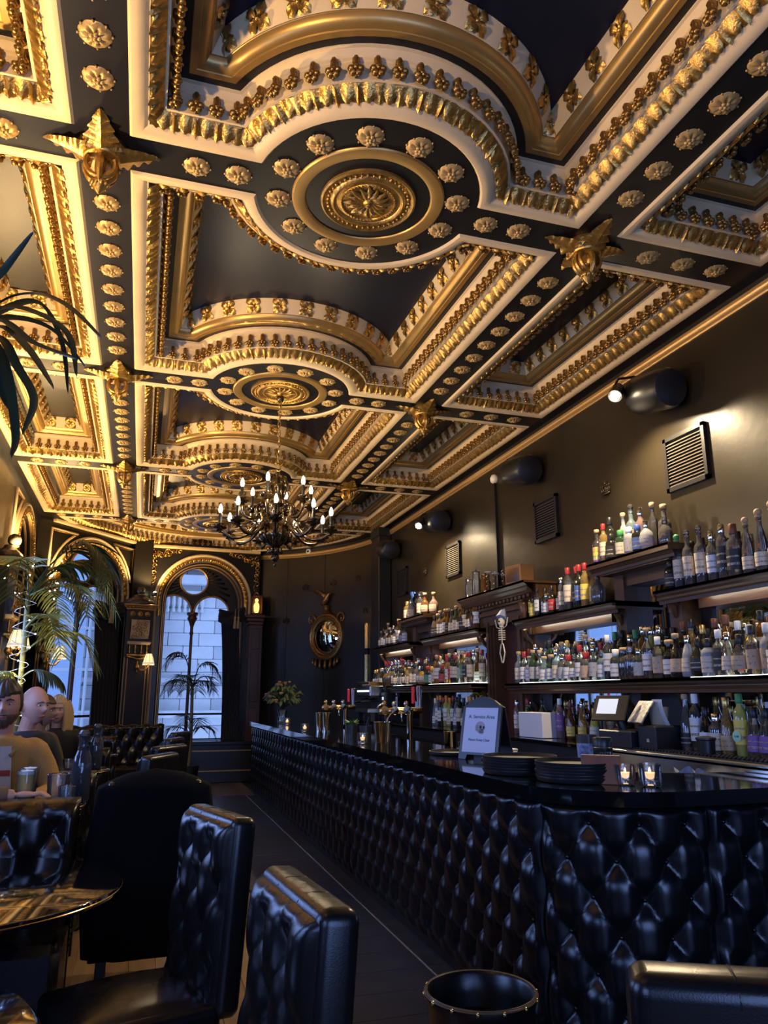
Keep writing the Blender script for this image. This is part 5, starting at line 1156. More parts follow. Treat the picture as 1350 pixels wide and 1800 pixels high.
# till
r = empty('till', (3.14, 4.50, 1.064)); tag(r, 'black touch-screen till with a cash drawer and printer', 'till')
b = MB(); b.bx(-.12, .20, -.20, .16, 0, .11, .008); b.build('cash_drawer', M_PLASTIC, r)
b = MB(); b.box((0, 0, 0), (.015, .26, .19), 0, .006); b.xf(Matrix.Translation((-.08, .06, .25)) @ Matrix.Rotation(RAD(24), 4, 'Z') @ Matrix.Rotation(RAD(28), 4, 'Y')); sc_ = b.build('screen_case', M_PLASTIC, r)
b = MB(); b.box((0, 0, 0), (.002, .15, .11)); b.xf(Matrix.Translation((-.08, .06, .25)) @ Matrix.Rotation(RAD(24), 4, 'Z') @ Matrix.Rotation(RAD(28), 4, 'Y') @ Matrix.Translation((-.0095, .02, .01))); b.build('screen', mat('lit_screen', (.3, .33, .38), .2, emit=(.55, .6, .7), estr=.8), r)
b = MB(); b.tube([(0, .04, .10), (-.04, .05, .22)], .03, 8); b.build('screen_stand', M_PLASTIC, r)
b = MB(); b.box((0, 0, 0), (.012, .24, .17), 0, .004); b.xf(Matrix.Translation((-.02, -.19, .23)) @ Matrix.Rotation(RAD(-14), 4, 'Z') @ Matrix.Rotation(RAD(35), 4, 'Y')); b.build('keyboard_panel', mat('silver_keys', (.35, .36, .40), .3, metal=.3, var=.9, vscale=45, var2=(.02, .02, .03)), r)
r = empty('receipt_printer', (3.16, 4.19, 1.064)); tag(r, 'black receipt printer box beside the till', 'printer')
b = MB(); b.bx(-.10, .12, -.09, .09, 0, .15, .01); b.build('printer_case', M_PLASTIC, r); b = MB(); b.bx(-.103, -.10, -.03, -.005, .05, .07); b.build('printer_key', M_STEEL, r)
b = MB(); b.grid(lambda u, v: (.05 - .05 * sin(v * 1.7), -.05 + .10 * u, .15 + .16 * v), 1, 8); b.build('receipt', M_PAPER, r)
r = empty('paper_cup', (3.27, 4.21, 1.215)); tag(r, 'tilted printed paper cup on the receipt printer', 'cup')
r.location = (3.20, 4.235, 1.2155); b = MB(); b.lathe([(0, 0), (.05, 0), (.066, .11), (.063, .11), (.048, .005), (0, .005)], 20, cap=False); b.build('cup_wall', mat('kraft_cup', (.42, .34, .24), .6), r, 40); b = MB(); b.lathe([(.0565, .045), (.0608, .075)], 20, cap=False); b.build('printed_band', LABC['white'], r)
o = MB().bx(-.09, .09, -.17, .17, 0, .20, .003).build('card_box', mat('white_card', (.62, .63, .66), .6), loc=(3.19, 5.52 + .27, 1.0625), rz=RAD(6)); tag(o, 'plain white card box standing on the black back counter', 'box')
r = empty('black_ashtray_pot', (3.10, 3.70, 1.0715)); tag(r, 'small black lidded pot on the rubber mat', 'pot'); b = MB(); b.lathe([(0, 0), (.045, 0), (.05, .075), (.055, .08), (0, .085)], 18, cap=False); b.build('pot_body', M_PLASTIC, r, 40); b = MB(); b.lathe([(.056, .082), (.056, .092), (.03, .10), (0, .10)], 18, cap=False); b.build('pot_lid', M_PLASTIC, r, 40)
b = MB(); b.grid(lambda u, v: (-.05 - .02 * sin(u * 9), -.12 + .24 * u, .0 + .075 * v * (1 + .25 * sin(u * 13)) ), 24, 4); b.grid(lambda u, v: (-.05 + .10 * v - .02 * sin(u * 9) * (1 - v), -.12 + .24 * u, .075 * (1 + .25 * sin(u * 13)) * (1 - v * .9)), 24, 4)
o = b.build('bar_cloth', mat('blue_check_cloth', (.30, .34, .44), .8, var=.5, vscale=30), None, True, loc=(2.90, 3.55, .932)); tag(o, 'crumpled blue-grey bar cloth in front of the steel counter', 'cloth')
bs = MB(); bs.bx(2.80, 2.97, 2.6, 3.9, .0, .93, .01); tag(bs.build('ice_well', mat('dull_steel', (.22, .21, .19), .35, metal=.9)), 'dull steel ice well below the steel counter edge', 'ice well')
# cornice top: jars, corkscrews, boxes
def jar(x, y, z, lab, h, rr, m=M_CLEAR):
    r = empty('glass_jar', (x, y, z)); tag(r, lab, 'jar', 'jars on the doorway cornice'); b = MB(); b.lathe([(0, 0), (rr, 0), (rr * 1.02, h * .7), (rr * .8, h * .8), (rr * .8, h), (rr * .75, h), (rr * .7, .01), (0, .01)], 16, cap=False); b.build('jar_glass', m, r, 40); b = MB(); b.lathe([(rr * .85, h), (rr * .85, h + .015), (rr * .2, h + .03), (0, h + .05)], 14, cap=False); b.build('jar_lid', m, r, 40)
jar(3.36, 7.50, 2.4265, 'clear lidded jar at the far end of the doorway cornice', .20, .06); jar(3.36, 7.33, 2.4265, 'tall clear jar second along the doorway cornice', .26, .05); jar(3.40, 7.18, 2.4265, 'amber jar third along the doorway cornice', .20, .055, GL['amber'])
for i, y in enumerate((7.02, 6.86, 6.66)):
    r = empty('lever_corkscrew', (3.36, y, 2.4265)); tag(r, 'antique metal corkscrew on the doorway cornice, %s from the jars' % ORD[i], 'corkscrew', 'corkscrews on the cornice')
    b = MB(); b.box((0, 0, .012), (.09, .06, .022), 0, .004); b.build('base', M_DARKBRONZE, r); b = MB(); b.tube([(0, 0, .02), (0, 0, .2 - .04 * i)], .010, 8); b.build('post', M_DARKBRONZE, r)
    b = MB(); b.tube([(.012 * cos(k), .03 + .012 * sin(k), .05 + .008 * k) for k in range(20)], .004, 5); b.build('worm', M_STEEL, r, True); b = MB(); b.tube([(0, -.07, .21 - .04 * i), (0, .07, .23 - .04 * i)], .010, 6); b.build('lever', M_STEEL, r)
r = empty('display_box', (3.40, 6.42, 2.4265), RAD(10)); tag(r, 'wooden display box with a silver panel at the near end of the cornice', 'box'); b = MB(); b.bx(-.08, .08, -.12, .12, 0, .19, .004); b.build('box_body', mat('tan_wood', (.30, .14, .05), .45), r); b = MB(); b.bx(-.083, -.08, -.10, .10, .03, .16); b.build('silver_panel', M_CHROME, r)
# silver cup on the far pillar
r = empty('silver_cup', (3.40, 9.2, 2.3935)); tag(r, 'silver trophy cup with handles on the far pillar top', 'trophy'); b = MB(); b.lathe([(0, 0), (.07, 0), (.06, .02), (.025, .05), (.022, .10), (.05, .14), (.11, .20), (.13, .30), (.135, .32), (.12, .315), (.09, .2), (0, .15)], 24, cap=False); b.build('cup_bowl', M_CHROME, r, 40)
for s in (-1, 1): b = MB(); b.tube([(0, s * .11, .20), (0, s * .18, .22), (0, s * .19, .28), (0, s * .13, .31)], .010, 6); b.build('cup_handle', M_CHROME, r, True)
# dangling skeleton ornament by the doorway
r = empty('skeleton_figure', (3.14, 6.32, 1.92)); tag(r, 'little dangling skeleton ornament with a paper hat at the doorway', 'ornament'); MBN = mat('bone', (.62, .55, .42), .6)
b = MB(); b.ball((0, 0, .14), (.034, .032, .042), 10, 8); b.box((0, 0, .10), (.035, .03, .02), 0, .006); b.build('skull', MBN, r, True)
for s in (-1, 1): b = MB(); b.ball((-.03, s * .013, .145), .009, 6, 4); b.build('eye_socket', M_BLACK, r)
b = MB(); b.tube([(0, 0, .09), (0, 0, -.06)], .006, 6); b.build('spine', MBN, r)
for i in range(5): b = MB(); b.tube([(.03 * cos(k * pi / 8 * 2), .035 * sin(k * pi / 8 * 2), .06 - i * .02) for k in range(8)], .004, 5, closed=True); b.build('rib', MBN, r)
for s in (-1, 1):
    b = MB(); b.tube([(0, s * .03, .08), (0, s * .10, .10), (0, s * .13, .17)], .006, 5); b.build('arm_bones', MBN, r); b = MB(); b.tube([(0, s * .02, -.06), (0, s * .05, -.14), (0, s * .01, -.23)], .007, 5); b.build('leg_bones', MBN, r)
b = MB(); b.tube([(0, 0, .18), (.03, .02, .24), (.06, .04, .27)], [.05, .03, .002], 6); b.build('paper_hat', mat('blue_paper', (.25, .30, .45), .6), r)
b = MB(); b.tube([(.0, 0, .18), (.10, -.02, .16)], .003, 4); b.build('hanging_string', M_BLACK, r)
# ================================================================ CHANDELIER
ch = empty('chandelier', (.985, 6.13, 0)); tag(ch, 'large bronze chandelier with two tiers of candle bulbs on a chain', 'chandelier')
b = MB(); b.lathe([(0, 3.90), (.02, 3.905), (.035, 3.93), (.03, 3.955), (.012, 3.96)], 14, cap=False); b.build('ceiling_hook', M_DARKBRONZE, ch, True)
lk = MB(); lk.tube([(.011 * cos(a), 0, .030 * sin(a)) for a in [2 * pi * i / 12 for i in range(12)]], .0045, 6, closed=True); LINK = lk.mesh('chain_link', M_BRASS, True)
for i in range(12): inst('chain_link', LINK, ch, (.003 * sin(i), 0, 3.885 - i * .046), (0, 0, (i % 2) * pi / 2))
b = MB(); b.tube([(0, 0, 3.34), (.02, 0, 3.31), (.018, 0, 3.28), (0, 0, 3.27), (-.015, 0, 3.285)], .008, 6); b.build('hanging_hook', M_BRASS, ch, True)
b = MB(); b.lathe([(0, 3.27), (.012, 3.262), (.02, 3.245), (.012, 3.23), (.028, 3.215), (.05, 3.205), (.052, 3.195), (.026, 3.18), (.03, 3.165), (.062, 3.15), (.066, 3.12), (.058, 3.10), (.052, 3.02), (.062, 2.98), (.05, 2.965), (.03, 2.95), (.026, 2.93), (.05, 2.915), (.055, 2.90), (.03, 2.885), (.034, 2.84), (.055, 2.82), (.085, 2.79), (.11, 2.75), (.118, 2.71), (.108, 2.67), (.08, 2.64), (.05, 2.62), (.034, 2.60), (.05, 2.585), (.055, 2.57), (.042, 2.555), (.025, 2.545), (.034, 2.53), (.036, 2.51), (.022, 2.49), (.012, 2.48), (.016, 2.465), (.012, 2.45), (.004, 2.44), (0, 2.425)], 20, cap=False); b.build('central_stem', M_DARKBRONZE, ch, 50)
for i in range(10):
    a = 2 * pi * i / 10; b = MB(); b.tube([(.05 * cos(a), .05 * sin(a), 3.02), (.07 * cos(a), .07 * sin(a), 3.08), (.075 * cos(a), .075 * sin(a), 3.13)], [.006, .012, .006], 6); b.build('stem_fluting', M_DARKBRONZE, ch, True)
for i in range(6):
    a = 2 * pi * i / 6 + .3; b = MB(); b.tube([((.05 + .06 * sin(k * .5)) * cos(a), (.05 + .06 * sin(k * .5)) * sin(a), 3.20 - .02 * k + .02 * cos(k)) for k in range(8)], [.010 - .0008 * k for k in range(8)], 6); b.build('crest_scroll', M_DARKBRONZE, ch, True)
for i in range(12):
    a = 2 * pi * i / 12; b = MB()
    def lf(u, v, a=a): r = .09 + .05 * sin(u * 3.0); w = .028 * sin(pi * min(1, u * .9 + .1)) * (v - .5); return (r * cos(a) - w * sin(a) * 2, r * sin(a) + w * cos(a) * 2, 2.64 + .13 * u - .01 * cos(v * 6))
    b.grid(lf, 8, 3); b.build('acanthus_leaf', M_DARKBRONZE, ch, True)
for i in range(8):
    a = 2 * pi * i / 8; b = MB(); b.ball((.05 * cos(a), .05 * sin(a), 2.575), (.02, .02, .028), 7, 5); b.build('berry', M_DARKBRONZE, ch, True)
M_CBULB = mat('candle_bulb', (1, .9, .75), .3, emit=(1.0, .86, .62), estr=9)
def arm_tree(R, zroot, zpan, n):
    b = MB(); pts = [(.07, 0, zroot), (.12, 0, zroot + .035), (.17, 0, zroot + .01), (R * .55, 0, zroot - .075), (R * .78, 0, zroot - .09), (R * .95, 0, zroot - .05), (R, 0, zpan - .02), (R, 0, zpan)]
    # smooth it
    P = []
    for i in range(len(pts) - 1):
        for k in range(4):
            t = k / 4; p0, p1, p2, p3 = [Vector(pts[max(0, min(len(pts) - 1, i + d))]) for d in (-1, 0, 1, 2)]
            P.append(.5 * ((2 * p1) + (-p0 + p2) * t + (2 * p0 - 5 * p1 + 4 * p2 - p3) * t * t + (-p0 + 3 * p1 - 3 * p2 + p3) * t ** 3))
    P.append(Vector(pts[-1])); b.tube(P, [.014 + .004 * sin(i * .9) for i in range(len(P))], 8)
    b.tube([(R * .55 + .045 * (1 - k / 11) * cos(k * .7), 0, zroot - .015 + .045 * (1 - k / 11) * sin(k * .7)) for k in range(10)], .009, 6); b.ball((.125, 0, zroot + .03), .026, 8, 6)
    arm = b.mesh('arm', M_DARKBRONZE, True)
    b = MB(); b.lathe([(.012, zpan - .03), (.03, zpan - .02), (.02, zpan - .008), (.055, zpan), (.06, zpan + .008), (.03, zpan + .012), (.022, zpan + .02), (.034, zpan + .03), (.036, zpan + .038), (.014, zpan + .045)], 16, (R, 0, 0)); pan = b.mesh('drip_pan', M_DARKBRONZE, 50)
    b = MB(); b.lathe([(.013, zpan + .04), (.013, zpan + .125), (.011, zpan + .13), (0, zpan + .13)], 10, (R, 0, 0), cap=False); can = b.mesh('candle_tube', M_PLASTIC, 40)
    b = MB(); b.lathe([(.008, zpan + .13), (.016, zpan + .145), (.0175, zpan + .16), (.013, zpan + .185), (.004, zpan + .205), (0, zpan + .208)], 12, (R, 0, 0), cap=False); bul = b.mesh('bulb', M_CBULB, True)
    for i in range(n):
        a = 2 * pi * i / n + (.35 if n > 6 else .1); o = inst('arm', arm, ch, (0, 0, 0), (0, 0, a)); inst('drip_pan', pan, o); inst('candle_tube', can, o); inst('bulb', bul, o)
arm_tree(.465, 2.76, 2.74, 9); arm_tree(.30, 2.93, 2.97, 6)
for k in range(3): add_light('chandelier_glow', 'POINT', (.985 + .465 * cos(.35 + 2 * pi * k / 3), 6.13 + .465 * sin(.35 + 2 * pi * k / 3), 2.97), 17, (1.0, .78, .48), .02)
# ================================================================ PILASTERS WITH CONSOLES, SCONCES AND UPLIGHTS
M_MARBLE = mat('dark_marble_cap', (.10, .08, .06), .25, var=.6, vscale=14)
def pilaster(x, y, ang, label, w=.44, d=.16):
    r = empty('trim_pilaster', (x, y, 0), ang); struct(r, label, 'pilaster')
    def K(b, n, m, s=False): return b.build(n, m, r, s)
    b = MB(); b.bx(-w / 2, w / 2, -d, .1, 0, 2.84); K(b, 'shaft', M_PIER)
    for q in (-w / 2 + .02, w / 2 - .02, -w / 2 + .07, w / 2 - .07): b = MB(); b.bx(q - .007, q + .007, -d - .008, -d + .002, .35, 2.02); K(b, 'gilt_edge', M_FRAMEGOLD)
    # console shelf with four small balusters
    b = MB(); b.bx(-.19, .19, -d - .09, -d, 2.24, 2.275, .006); b.bx(-.18, .18, -d - .07, -d, 2.225, 2.24); K(b, 'console_shelf', M_CREAM)
    for q in (-.14, -.05, .05, .14): b = MB(); b.lathe([(.016, 2.07), (.022, 2.10), (.010, 2.13), (.020, 2.17), (.012, 2.20), (.018, 2.225)], 8, (q, -d - .045, 0)); K(b, 'console_baluster', M_GOLD, True)
    b = MB(); b.bx(-.19, .19, -d - .10, -d, 2.035, 2.07, .006); b.tube([(-.17, -d - .05, 2.03), (0, -d - .06, 1.99), (.17, -d - .05, 2.03)], .018, 7); K(b, 'console_base', M_GOLD)
    # scrolled relief block
    b = MB(); b.grid(lambda u, v: (-.15 + .30 * u, -d - .02 - .075 * sin(pi * (.08 + .62 * v)), 2.32 + .31 * v), 4, 12); K(b, 'scroll_block', M_CREAM, True)
    b = MB(); rnd = random.Random(4)
    for i in range(16):
        u = .14 + .72 * ((i * .382) % 1); v = .08 + .84 * i / 15; c = (-.15 + .30 * u, -d - .03 - .075 * sin(pi * (.08 + .62 * v)), 2.32 + .31 * v)
        b.tube([(c[0] + .04 * (1 - k / 9) * cos(k * .8 + i), c[1] - .004, c[2] + .04 * (1 - k / 9) * sin(k * .8 + i)) for k in range(8)], .009, 5)
    o = K(b, 'relief_scrolls', M_GOLD, True); o['kind'] = 'stuff'
    for q in (-.12, 0, .12): b = MB(); b.lathe([(.040, 0), (.042, .012), (.032, .016), (.024, .010), (.014, .018), (0, .02)], 14, (q, -d, 2.73), Matrix.Rotation(pi / 2, 3, 'X'), cap=False); K(b, 'roundel', M_GOLD, 50)
    b = MB()
    for z, e, h in ((2.80, .02, .03), (2.83, .04, .035), (2.865, .06, .03)): b.bx(-w / 2 - e, w / 2 + e, -d - e, .1, z, z + h, .006)
    K(b, 'cap_cornice', M_FRAMEGOLD)
    b = MB()
    for i in range(17): b.ball((-w / 2 - .04 + (w + .08) * i / 16, -d - .045, 2.85), .014, 6, 4)
    o = K(b, 'bead_row', M_GOLD, True); o['kind'] = 'stuff'
    b = MB(); b.lathe([(.26, 2.895), (.27, 2.92), (.25, 2.96), (.18, 3.0), (.12, 3.03), (.10, 3.06), (0, 3.07)], 24, (0, -.06, 0), Matrix.Diagonal((1, .6, 1)).to_3x3(), cap=False); K(b, 'domed_cap', M_MARBLE, 40)
    b = MB(); b.ball((0, -.10, 3.13), .075, 16, 12); K(b, 'finial_ball', M_MARBLE, True)
    b = MB(); b.lathe([(.045, 3.05), (.055, 3.06), (.04, 3.075)], 14, (0, -.10, 0)); K(b, 'finial_ring', M_GOLD, True)
    return r
def sconce(x, y, z, ang, label, sides=(1,), en=2.0):
    r = empty('wall_sconce', (x, y, z), ang); tag(r, label, 'sconce', 'gilt wall sconces with cream shades')
    b = MB(); b.lathe([(0, -.10), (.012, -.095), (.018, -.07), (.01, -.05), (.03, -.03), (.045, .0), (.03, .04), (.012, .06), (.018, .09), (0, .11)], 14, (0, -.04, 0), cap=False); b.build('backplate', M_GOLD, r, True)
    for s in sides:
        b = MB(); b.tube([(0, -.05, 0), (s * .05, -.09, -.05), (s * .11, -.12, -.05), (s * .155, -.14, .0), (s * .16, -.14, .04)], .012, 7); b.ball((s * .16, -.14, .04), (.03, .03, .012), 10, 5); a_ = b.build('arm', M_GOLD, r, True)
        b = MB(); b.lathe([(.088, .07), (.070, .15), (.052, .20), (.048, .215)], 20, (s * .16, -.14, 0), cap=False); sh = b.build('lamp_shade', mat('lit_cream_silk', (.75, .6, .36), .7, emit=(1.0, .74, .36), estr=1.1), r, True)
        for i in range(8):
            a = 2 * pi * i / 8; b = MB(); b.tube([(s * .16 + (q + .001) * cos(a), -.14 + (q + .001) * sin(a), zz) for q, zz in ((.088, .07), (.070, .15), (.048, .215))], .0028, 4); b.build('shade_rib', M_BLACK, sh)
        b = MB(); b.lathe([(.092, .045), (.095, .06), (.090, .075)], 20, (s * .16, -.14, 0), cap=False)
        for i in range(18): a = 2 * pi * i / 18; b.ball((s * .16 + .09 * cos(a), -.14 + .09 * sin(a), .040), (.007, .007, .012), 5, 4)
        b.build('shade_fringe', mat('cream_fringe', (.8, .72, .55), .7, emit=(1, .8, .5), estr=.5), r)
        P = Matrix.Translation((x, y, z)) @ Matrix.Rotation(ang, 4, 'Z') @ Vector((s * .16, -.14, .12))
        add_light('sconce_lamp', 'POINT', P, en, (1.0, .70, .36), .03)
pilaster(-.14, 13.36, RAD(12), 'black and gilt pilaster with scroll console between the two arched windows')
sconce(-.14 + .16 * .21, 13.36 - .16 * .98, 1.86, RAD(12), 'gilt sconce with one cream shade on the pilaster between the arched windows')
pilaster(-1.50, 11.82, RAD(58), 'black and gilt pilaster in the corner beside the canted window', .34)
sconce(-1.50 + .14, 11.82 - .085, 1.88, RAD(58), 'gilt sconce with cream shade in front of the canted window')
pilaster(WLEFT + .02, 9.25, RAD(90), 'gilded pilaster with domed marble cap on the window wall behind the palm', .5, .12)
sconce(WLEFT + .16, 9.15, 1.88, RAD(90), 'large gilt sconce with cream shade beside the palm stem', (-1, 1))
M_UPB = mat('uplight_bulb', (1, .9, .7), .3, emit=(1.0, .78, .45), estr=45)
for (x, y, z, lab, en) in ((.10, 13.22, 3.10, 'glaring uplight on the cap of the pilaster beside the tall window', 34), (-1.28, 11.72, 2.98, 'uplight on the corner pilaster cap', 26)):
    r = empty('uplight', (x, y, z)); tag(r, lab, 'uplight'); b = MB(); b.lathe([(.03, -.06), (.04, -.05), (.05, .0), (.045, .0), (.03, -.04)], 12, cap=False); b.build('uplight_cup', M_BRASS, r, 40); b = MB(); b.ball((0, 0, -.005), .028, 8, 6); b.build('uplight_bulb', M_UPB, r, True)
    add_light('pilaster_uplight', 'SPOT', (x, y - .02, z + .07), en * 2.6, WARM, .04, (x + .1, y - .15, z + 1), 165, blend=.35)
# amber light box and oak pier beside the tall window
pier = MB(); pier.bx(1.74, 1.98, 13.42, 13.74, 0, 2.62, .006)
for z, e in ((2.62, .02), (2.68, .05), (2.74, .08)): pier.bx(1.74 - e, 1.98 + e * .3, 13.42 - e, 13.74, z, z + .06, .008)
pr = pier.build('trim_11', M_MAHOG); struct(pr, 'carved mahogany pier beside the tall window', 'pier')
for z0, z1 in ((.3, 1.2), (1.3, 2.1), (2.2, 2.55)):
    b = MB(); b.bx(1.79, 1.93, 13.405, 13.42, z0, z1, .004); b.build('pier_panel', M_MAHOG, pr)
r = empty('amber_light_box', (1.875, 13.56, 2.82)); tag(r, 'glowing amber figure lamp on the mahogany pier', 'lamp')
b = MB(); b.bx(-.10, .10, -.08, .10, 0, .02); b.bx(-.10, .10, .08, .10, 0, .34); b.bx(-.10, -.085, -.08, .10, 0, .34); b.bx(.085, .10, -.08, .10, 0, .34); b.bx(-.1, .1, -.08, .10, .32, .34); b.build('lamp_case', M_MAHOG, r)
b = MB(); b.lathe([(0, .03), (.03, .035), (.045, .08), (.05, .15), (.035, .2), (.015, .22), (.028, .24), (.03, .265), (.015, .285), (0, .29)], 14, cap=False); b.build('amber_figure', mat('amber_glow', (1, .6, .1), .4, emit=(1.0, .50, .06), estr=5), r, True)
# ================================================================ CURTAINS
def curtain(fc, u0, u1, zt, zb, out, label, tass):
    r = empty('curtain', fc((u0 + u1) / 2, out, 0)); tag(r, label, 'curtain', 'black window curtains'); iv = Matrix.Translation(r.location).inverted()
    b = MB()
    def f(u, v):
        n = 7; amp = .035 * (.5 + .5 * v); w = (u1 - u0); sh = .10 * (1 - v) ** 3
        return fc(u0 + w * (u * (1 - .0 * v)) - sh, out + amp * sin(u * n * 2 * pi + 2 * v), zt + (zb - zt) * v)
    b.grid(f, 56, 24); o = b.build('drape', M_DRAPE, r, True); o.matrix_parent_inverse = iv
    md = o.modifiers.new('thick', 'SOLIDIFY'); md.thickness = .006
    b = MB(); um = (u0 + u1) / 2
    for i in range(6): b.tube([fc(u0 - .14 + (u1 - u0 + .16) * k / 8, out + .05 + .03 * sin(k + i), zt + .10 - .10 * abs(k / 8 - .75) - i * .035 - .10 * sin(pi * k / 8)) for k in range(9)], [.02 + .03 * sin(pi * (k + .5) / 9.5) for k in range(9)], 7)
    o = b.build('swag', M_DRAPE, r, True); o.matrix_parent_inverse = iv
    for q in tass:
        b = MB(); x, y, _ = fc(q, out + .12, 0); b.lathe([(.004, zt + .05), (.006, zt - .08), (.02, zt - .09), (.024, zt - .11), (.016, zt - .13), (.022, zt - .15), (.032, zt - .30), (0, zt - .30)], 10, (x, y, 0), cap=False); o = b.build('tassel', mat('gold_tassel', (.42, .29, .13), .7), r, 50); o.matrix_parent_inverse = iv
curtain(F1, 1.36, 1.66, 2.86, .14, .02, 'black velvet curtain with tassels gathered beside the tall window', (1.50, 1.56))
curtain(F2, L2 * .60, L2 * .90, 2.84, .14, .02, 'black velvet curtain hanging at the canted window beside the palm', (L2 * .68, L2 * .70))
# ================================================================ PALMS
M_LEAF = mat('palm_green', (.055, .085, .022), .42, var=.4, vscale=5); M_LEAFD = mat('dark_palm_green', (.022, .040, .018), .40, var=.4, vscale=5); M_STEM = mat('palm_stem', (.16, .15, .05), .5, var=.3, vscale=12); M_LEAFY = mat('yellow_palm_green', (.16, .17, .035), .42, var=.35, vscale=5)
def cr(pts, n=6):
    P = []; pts = [Vector(p) for p in pts]
    for i in range(len(pts) - 1):
        p0, p1, p2, p3 = [pts[max(0, min(len(pts) - 1, i + d))] for d in (-1, 0, 1, 2)]
        for k in range(n):
            t = k / n; P.append(.5 * ((2 * p1) + (-p0 + p2) * t + (2 * p0 - 5 * p1 + 4 * p2 - p3) * t * t + (-p0 + 3 * p1 - 3 * p2 + p3) * t ** 3))
    P.append(pts[-1]); return P
def blade(b, p, d, L, w, droop, side):
    """folded strap leaflet"""
    n = 6; d = d.normalized(); C0 = []; s = side.normalized()
    pos = Vector(p); dd = d.copy()
    for i in range(n + 1):
        t = i / n; ww = w * (sin(pi * min(1, t * .80 + .16)) ** .8) if i < n else .0005
        C0.append((pos.copy(), ww)); dd = (dd + Vector((0, 0, -droop / n))).normalized(); pos = pos + dd * (L / n)
    P = []
    for q, ww in C0: P += [q - s * ww, q + Vector((0, 0, -ww * .35)), q + s * ww]
    b.add(P, [(i * 3 + k, i * 3 + k + 1, i * 3 + 3 + k + 1, i * 3 + 3 + k) for i in range(n) for k in range(2)])
def frond(par, pts, L, w, m, n=22, droop=.9, rnd=None, start=.25):
    P = cr(pts, 8); b = MB(); N = len(P); b.tube(P, [.011 * (1 - .8 * i / N) for i in range(N)], 5)
    for i in range(n):
        t = start + (1 - start) * i / (n - 1); k = min(N - 2, int(t * (N - 1))); T = (P[k + 1] - P[k]).normalized(); side = T.cross(Vector((0, 0, 1)))
        if side.length < .05: side = Vector((1, 0, 0))
        side.normalize(); ll = L * (1 - .55 * abs(t - .5) * 1.2) * rnd.uniform(.85, 1.1)
        for s in (-1, 1): blade(b, P[k], T * .75 + side * s * .8 + Vector((0, 0, .25 + rnd.uniform(-.1, .1))), ll, w, droop * rnd.uniform(.7, 1.3), T)
    o = b.build('frond', m, par, True, recalc=False); o.matrix_parent_inverse = Matrix.Translation(par.location).inverted(); return o
def palm(x, y, zc, label, seed, nf, R, L, w, mats, pot=True, extra=(), lower=True, skip=None):
    rnd = random.Random(seed); r = empty('potted_palm', (x, y, 0)); tag(r, label, 'palm'); iv = Matrix.Translation(r.location).inverted()
    b = MB(); b.tube(cr([(x, y, .3), (x + .02, y, zc * .5), (x, y, zc)], 6), [.035 - .012 * i / 12 for i in range(13)], 8); o = b.build('trunk', M_STEM, r, True); o.matrix_parent_inverse = iv
    if pot:
        b = MB(); b.lathe([(0, 0), (.13, 0), (.17, .28), (.18, .34), (.16, .34), (.14, .30), (0, .30)], 20, (x, y, 0), cap=False); o = b.build('plant_pot', M_PLASTIC, r, 40); o.matrix_parent_inverse = iv
    for i in range(nf):
        a = 2 * pi * i / nf + rnd.uniform(-.25, .25); e = rnd.uniform(.25, .9); rr = R * rnd.uniform(.75, 1.1); z0 = zc - (rnd.uniform(.2, .8) if (lower and i % 3 == 0) else 0)
        if skip and skip(a): continue
        frond(r, [(x, y, z0), (x + rr * .35 * cos(a), y + rr * .35 * sin(a), z0 + rr * .45 * e), (x + rr * .75 * cos(a), y + rr * .75 * sin(a), z0 + rr * .42 * e), (x + rr * cos(a), y + rr * sin(a), z0 - rr * .15)], L, w, mats[i % len(mats)], 18, .9, rnd)
    for pts, l2, n2, m2 in extra: frond(r, pts, l2, w * 1.1, m2, n2, 1.5, rnd, .35)
    return r
palm(-1.13, 8.08, 2.36, 'tall palm wound with fairy lights beside the seated people', 3, 18, .80, .36, .013, [M_LEAFY, M_LEAFY, M_LEAF], True,
     [([(-1.12, 8.0, 2.36), (-.93, 7.9, 2.66), (-.68, 7.8, 2.87), (-.46, 7.7, 2.74), (-.36, 7.62, 2.50)], .50, 30, M_LEAFD), ([(-1.12, 8, 2.36), (-.95, 8.05, 2.62), (-.70, 8.1, 2.74), (-.52, 8.1, 2.70)], .42, 24, M_LEAF), ([(-1.12, 8, 1.55), (-1.0, 7.95, 1.64), (-.85, 7.9, 1.62), (-.75, 7.9, 1.55)], .30, 16, M_LEAFD), ([(-1.12, 8, 1.5), (-1.20, 7.8, 1.62), (-1.25, 7.65, 1.60)], .25, 14, M_LEAFY)], skip=lambda a: cos(a) < -.25)
palm(.78, 12.72, 1.55, 'dark palm silhouetted before the tall arched window', 9, 11, .50, .30, .009, [M_LEAFD], True, [([(.78, 12.72, 1.5), (.86, 12.6, 1.85), (1.02, 12.5, 1.92), (1.18, 12.45, 1.72)], .30, 18, M_LEAFD), ([(.78, 12.72, 1.5), (.66, 12.6, 1.95), (.5, 12.5, 2.08), (.34, 12.45, 1.90)], .30, 18, M_LEAFD)])
